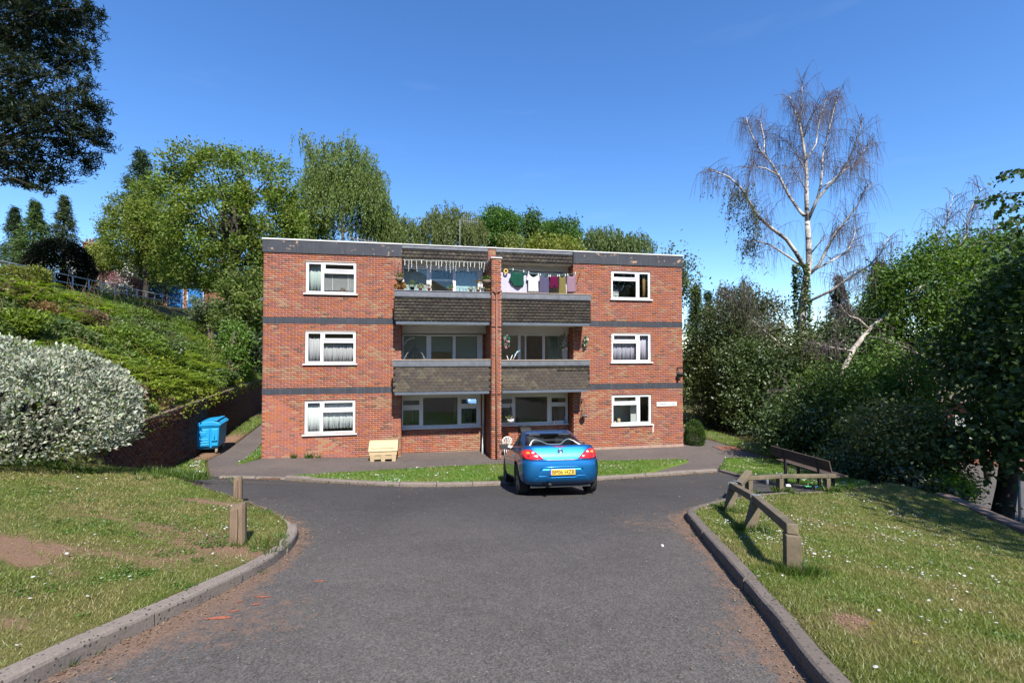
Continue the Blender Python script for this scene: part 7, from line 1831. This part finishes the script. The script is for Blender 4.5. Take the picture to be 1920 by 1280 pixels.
# lawns: blades of grass, thinned where the soil is bare
def blades(name, label, poly, off, dens, hmean, ca, cb, bare_fn=None, straw=.35, wid=1.0, ymax=99):
    b = np.array(poly); area = (b[:, 0].max() - b[:, 0].min()) * (b[:, 1].max() - b[:, 1].min()); n = int(area * dens)
    X = nr.uniform(b[:, 0].min(), b[:, 0].max(), n); Y_ = nr.uniform(b[:, 1].min(), b[:, 1].max(), n)
    dist = np.hypot(X, Y_); keep = (nr.uniform(0, 1, n) < np.clip((3.2 / np.maximum(dist, 1)) ** 1.35, .03, 1)) & ((np.abs(X) < 1.16 * np.maximum(Y_, .1) + .2) | ((np.abs(X) < 1.6 * np.maximum(Y_, .1) + 1) & (nr.uniform(0, 1, n) < .45))) & (Y_ > 1.3) & (Y_ < ymax)
    X, Y_ = X[keep], Y_[keep]; k = in_poly(X, Y_, [tuple(p) for p in poly]); X, Y_ = X[k], Y_[k]
    cl = nz(X, Y_, 1.1, 2.0) + .6 * nz(X, Y_, 3.7, 5.0); tuft = nz(X, Y_, 2.3, 11.0)
    if bare_fn is not None: k = nr.uniform(0, 1, len(X)) > np.clip(bare_fn(X, Y_) * 1.7 - .12 + .25 * cl, 0, .97); X, Y_, cl, tuft = X[k], Y_[k], cl[k], tuft[k]
    n = len(X); sc = np.maximum((np.hypot(X, Y_) / 3.6) ** .8, .7)
    h_ = hmean * nr.uniform(.5, 1.3, n) * (1 + .5 * np.clip(tuft, -.6, 1)); a = nr.uniform(0, 6.283, n); ln = nr.uniform(.3, 1.3, n) * h_; w_ = .0020 * wid * sc * nr.uniform(.7, 1.4, n)
    z = H(X, Y_) + off; la = nr.uniform(0, 6.283, n)
    V = np.stack([np.c_[X - np.cos(a) * w_, Y_ - np.sin(a) * w_, z], np.c_[X + np.cos(a) * w_, Y_ + np.sin(a) * w_, z], np.c_[X + np.cos(la) * ln, Y_ + np.sin(la) * ln, z + h_]], 1).reshape(-1, 3)
    st = np.clip(straw + .6 * cl + nr.normal(size=n) * .16, 0, 1)[:, None]; g = nr.uniform(0, 1, (n, 1))
    c = (np.array(ca) * g + np.array(cb) * (1 - g)) * (1 - st) + np.array((.31, .235, .105)) * st; c = c * nr.uniform(.82, 1.18, (n, 1))
    o = np_mesh(name, V, np.arange(3 * n).reshape(n, 3), MAT['grass'], None, np.repeat(np.clip(c, .003, .9), 3, 0)); return stuff_tag(o, label, 'grass')
GA, GB = (.105, .172, .020), (.165, .212, .034)
blades('lawn_grass', 'short worn grass on the left lawn', left_lawn_poly, .105, 16000, .024, GA, GB, bare, .36)
blades('lawn_grass', 'short sunny grass on the right lawn', right_lawn_poly, .105, 15500, .026, GA, GB, bare, .30)
GV, GW = (.085, .190, .016), (.125, .225, .024)
blades('verge_grass', 'fresh green grass on the verge in front of the flats', verge_poly, .07, 6500, .055, GV, GW, None, .04, 1.1)
blades('verge_grass', 'green grass round the bench', tip_poly, .07, 6500, .05, GV, GW, None, .08, 1.1)
blades('verge_grass', 'green grass strip beside the left end of the flats', strip_poly, .05, 7000, .06, GV, GW, None, .04, 1.2)
blades('verge_grass', 'patchy grass strip at the foot of the retaining wall', soil_poly, .05, 7000, .06, GV, GW, lambda x, y: wall_dirt(x, y), .12, 1.2)
blades('verge_grass', 'grass beside the path on the far right', [(8.8, 21.6), (9.25, 19.3), (9.8, 17.4), (9.5, 16.5), (10.2, 15.5), (11, 17.5), (10.3, 20.5), (9.6, 26)], .05, 7000, .06, GV, GW, None, .1, 1.2)
# long tufts against posts, kerbs and walls
def tufts(pts, label, per=26, hh=.11, c=(.075, .125, .02), spread=.06, off=.1):
    V, C_ = [], []
    for x, y in pts:
        for k_ in range(per):
            a = rnd.uniform(0, 6.28); r_ = abs(rnd.gauss(0, spread)); bx, by = x + r_ * math.cos(a), y + r_ * math.sin(a); z = hz(bx, by) + off - .01; h_ = hh * rnd.uniform(.5, 1.3); l_ = h_ * rnd.uniform(.2, .8); w_ = .0035 * max(1, math.hypot(x, y) / 4); b2 = rnd.uniform(0, 6.28)
            V += [(bx - w_ * math.cos(b2), by - w_ * math.sin(b2), z), (bx + w_ * math.cos(b2), by + w_ * math.sin(b2), z), (bx + l_ * math.cos(a), by + l_ * math.sin(a), z + h_)]; q = rnd.uniform(.6, 1.35); C_ += [tuple(x_ * q for x_ in c)] * 3
    o = np_mesh('grass_tufts', V, np.arange(len(V)).reshape(-1, 3), MAT['grass'], None, np.array(C_)); stuff_tag(o, label, 'grass')
tufts([(2.78 + rnd.gauss(0, .1), 4.45 + rnd.gauss(0, .08)) for _ in range(26)] + [(3.3 + rnd.gauss(0, .14), 6.3 + rnd.gauss(0, .1)) for _ in range(16)] + [(3.6 + rnd.gauss(0, .1), 7.8 + rnd.gauss(0, .1)) for _ in range(10)] + [(x + rnd.gauss(0, .1), y + rnd.gauss(0, .08)) for x, y in ((5, 9.75), (5.88, 10.15), (7.05, 10.35)) for _ in range(8)], 'long grass left standing round the rail posts', 26, .13)
tufts([(-2.9 + rnd.gauss(0, .14), 5.12 + rnd.gauss(0, .1)) for _ in range(8)] + [(-6.6 - rnd.uniform(0, 3.2), 7.4 + rnd.uniform(-.2, .3)) for _ in range(70)] + [(-6.0 + rnd.gauss(0, .4), 8.3 + rnd.gauss(0, .3)) for _ in range(40)], 'longer grass under the silver shrub and round the bollard', 26, .14)
tufts([tuple(LK[i]) for i in (22, 23, 33, 34, 45, 60)] + [tuple(RK[i]) for i in (40, 41, 55)] + [tuple(VK[i]) for i in rnd.sample(range(len(VK)), 14)], 'weeds growing in the kerb joints', 20, .07, (.05, .10, .018), .05, .0)
tufts([fac(u, .06, 0)[:2] for u in (1.05, 1.1, 1.55, 1.62, 1.66, 1.9, 4.4)], 'weeds at the foot of the brick front wall', 26, .22, (.055, .12, .02), .04, .0)
# daisies and dandelions
def flowers(name, label, pts, off, r, c, cc=None, hh=.035):
    V, F_, C_ = [], [], []
    for x, y in pts:
        z = hz(x, y) + off + hh * rnd.uniform(.6, 1.2); rr = r * rnd.uniform(.7, 1.2); o = len(V); tx, ty = rnd.gauss(0, .3), rnd.gauss(0, .3) - .25
        V.append((x, y, z + .004)); C_.append(cc or c)
        for k_ in range(7): a = 2 * math.pi * k_ / 7; V.append((x + rr * math.cos(a), y + rr * math.sin(a), z + rr * (tx * math.cos(a) + ty * math.sin(a)))); C_.append(c)
        F_ += [(o, o + 1 + k_, o + 1 + (k_ + 1) % 7) for k_ in range(7)]
    o = np_mesh(name, V, F_, MAT['petal'], None, np.array(C_)); stuff_tag(o, label, 'flowers')
def scatter(poly, n, f, off=0):
    out = []; b = np.array(poly)
    while len(out) < n:
        x, y = rnd.uniform(b[:, 0].min(), b[:, 0].max()), rnd.uniform(b[:, 1].min(), b[:, 1].max())
        if in_poly(np.array([x]), np.array([y]), [tuple(p) for p in poly])[0] and rnd.random() < f(x, y): out.append((x, y))
    return out
nf = lambda x, y, s=1.3, o=0: max(0, noise.noise((x * s, y * s, o)) + .15)
WH = (.62, .62, .60)
dr = lambda x, y: min(1, nf(x, y) * 1.6 * (math.exp(-((x - 3.6) ** 2 + (y - 7.4) ** 2) / 3.2) * 1.5 + math.exp(-((x - 6.6) ** 2 + (y - 9.6) ** 2) / 5) + math.exp(-((x - 8.4) ** 2) / .25) * .5 + math.exp(-((x - 3.6) ** 2 + (y - 5.2) ** 2) / 1.2) * .5 + .05)) if y > 2.2 and x < 1.15 * y else 0
flowers('daisies', 'white daisies scattered over the right lawn', scatter(right_lawn_poly, 900, dr), .105, .0115, WH)
flowers('daisies', 'a few white daisies on the left lawn', scatter(left_lawn_poly, 130, lambda x, y: (.2 + math.exp(-((x + 3.4) ** 2 + (y - 5.6) ** 2) / 1.5)) * nf(x, y, 1.3, 3) if y > 2.4 and abs(x) < 1.15 * y else 0), .105, .0125, WH)
flowers('daisies', 'clusters of daisies on the front verge', scatter(verge_poly, 520, lambda x, y: min(1, nf(x, y, 1.1, 9) ** 1.5 * 4)), .075, .020, WH)
flowers('daisies', 'daisies around the bench', scatter(tip_poly, 380, lambda x, y: nf(x, y, 1.2, 4) * 2), .075, .020, WH)
flowers('daisies', 'thick patch of daisies by the retaining wall', scatter([(-8.6, 13.0), (-9.2, 13.6), (-10.4, 15.4), (-10.2, 14.2), (-9.5, 12.4)], 300, lambda x, y: nf(x, y, 1.6, 2) * 2), .06, .022, WH) 
flowers('daisies', 'daisies in the grass strip by the left corner of the flats', scatter(strip_poly, 150, lambda x, y: nf(x, y, 1.2, 6) * 2 * math.exp(-max(0, y - 18) / 3)), .06, .022, WH)
flowers('daisies', 'daisies along the far right path', scatter([(8.85, 21.6), (9.3, 19.3), (9.8, 17.6), (10.6, 18), (9.8, 21.5)], 110, lambda x, y: nf(x, y, 1.2, 8) * 2), .06, .022, WH)
flowers('dandelions', 'yellow dandelions dotted on the lawns and verge', [(-2.82, 5.32), (-2.66, 5.36), (2.62, 3.02), (2.55, 3.28), (5.05, 5.05), (-6.9, 8.5), (-6.2, 8.15), (-6.25, 8.2)] + [(x, y) for x, y in scatter(verge_poly, 40, lambda x, y: 1 if abs(y - (15.3 + .09 * x)) < .7 else .05)], .11, .016, (.62, .42, .02), None, .04)
# brown leaf litter and grit in the gutters
V, F_, C_ = [], [], []
def litter_at(x, y, z, r): 
    o = len(V); a = rnd.uniform(0, 6.28); c = rnd.choice(((.20, .115, .06), (.26, .17, .09), (.15, .085, .045), (.30, .22, .14))); q = rnd.uniform(.7, 1.2)
    for k_, m_ in ((0, 1), (1.4, .45), (3.1, 1), (4.6, .5)): V.append((x + r * m_ * math.cos(a + k_), y + r * m_ * math.sin(a + k_), z + rnd.uniform(.003, .012))); C_.append(tuple(v * q for v in c))
    F_.append((o, o + 1, o + 2, o + 3))
for line, sd, n in ((LK, -1, 1500), (RK, 1, 1700), (VK, -1, 900)):
    a = np.array(line)
    for k_ in range(n):
        i = rnd.randrange(1, len(a) - 1); t = a[i + 1] - a[i - 1]; t = t / np.linalg.norm(t); nn = np.array((-t[1], t[0])) * sd; dd = abs(rnd.gauss(0, .10)) + .004 if rnd.random() < .75 else rnd.expovariate(2.2); p = a[i] + nn * dd + t * rnd.uniform(-.08, .08)
        if p[1] < 1.5: continue
        litter_at(p[0], p[1], hz(p[0], p[1]) + .004, rnd.uniform(.005, .014) * max(1, p[1] / 5))
o = np_mesh('leaf_litter', V, F_, MAT['petal'], None, np.array(C_)); stuff_tag(o, 'brown dry leaf litter and grit lying along the kerbs', 'litter')
V, F_, C_ = [], [], []
for k_ in range(300):
    y = 1.8 + 9.5 * rnd.random() ** 1.3; x = rnd.uniform(-2.5, 2.5); z = hz(x, y) + .003; r = rnd.uniform(.002, .005) * max(1, y / 6); o = len(V)
    V += [(x - r, y, z), (x, y - r, z), (x + r, y, z), (x, y + r, z), (x, y, z + r * .9)]; g = rnd.uniform(.2, .42); C_ += [(g, g * .96, g * .9)] * 5; F_ += [(o, o + 1, o + 4), (o + 1, o + 2, o + 4), (o + 2, o + 3, o + 4), (o + 3, o, o + 4)]
o = np_mesh('loose_grit', V, F_, MAT['petal'], None, np.array(C_)); stuff_tag(o, 'pale loose grit scattered over the asphalt', 'grit')

# clover and plantain in the turf, crumbs of soil on the bare patches
P, D_ = [], []
for k_ in range(420):
    left = rnd.random() < .6
    x0, y0 = (rnd.uniform(-8, -2.6), rnd.uniform(2.4, 8)) if left else (rnd.uniform(2.2, 8.4), rnd.uniform(2.4, 9.5))
    if abs(x0) > 1.15 * y0 or not in_poly(np.array([x0]), np.array([y0]), [tuple(p) for p in (left_lawn_poly if left else right_lawn_poly)])[0]: continue
    if noise.noise((x0 * .8, y0 * .8, 21.0)) < -.05: continue
    r_ = rnd.uniform(.04, .16)
    for m in range(int(60 * r_ / .1)):
        a, q = rnd.uniform(0, 6.283), r_ * math.sqrt(rnd.random()); x, y = x0 + q * math.cos(a), y0 + q * math.sin(a); P.append((x, y, hz(x, y) + .108 + rnd.uniform(0, .018))); D_.append((math.cos(a * 3), math.sin(a * 3), rnd.uniform(-.1, .4)))
o = foliage('clover', np.array(P), np.array(D_), .020, shade_cols((.075, .145, .022), len(P), .3), MAT['grass'], None, .8); stuff_tag(o, 'small patches of clover and weeds in the lawns', 'weeds')
V, F_, C_ = [], [], []
for cx, cy, rx, ry, n in ((-4.7, 4.25, .7, .22, 420), (-4.2, 3.95, .4, .12, 160), (-4.0, 5.35, .45, .2, 160), (-3.45, 4.95, .45, .18, 160), (-3.6, 4.4, .6, .18, 120), (2.52, 3.42, .18, .14, 160), (-3.25, 5.25, .22, .18, 60)):
    for k_ in range(n):
        x, y = cx + rnd.gauss(0, .55) * rx, cy + rnd.gauss(0, .55) * ry; z = hz(x, y) + .1; r = rnd.uniform(.003, .010); o_ = len(V); q = rnd.uniform(.6, 1.25)
        V += [(x - r, y, z), (x, y - r, z), (x + r, y, z), (x, y + r, z), (x + rnd.uniform(-.3, .3) * r, y, z + r * .9)]; C_ += [(.20 * q, .12 * q, .085 * q)] * 5; F_ += [(o_, o_ + 1, o_ + 4), (o_ + 1, o_ + 2, o_ + 4), (o_ + 2, o_ + 3, o_ + 4), (o_ + 3, o_, o_ + 4)]
o = np_mesh('soil_crumbs', V, F_, MAT['brick'], None, np.array(C_)); stuff_tag(o, 'crumbs of reddish soil on the bare patches of lawn', 'soil')
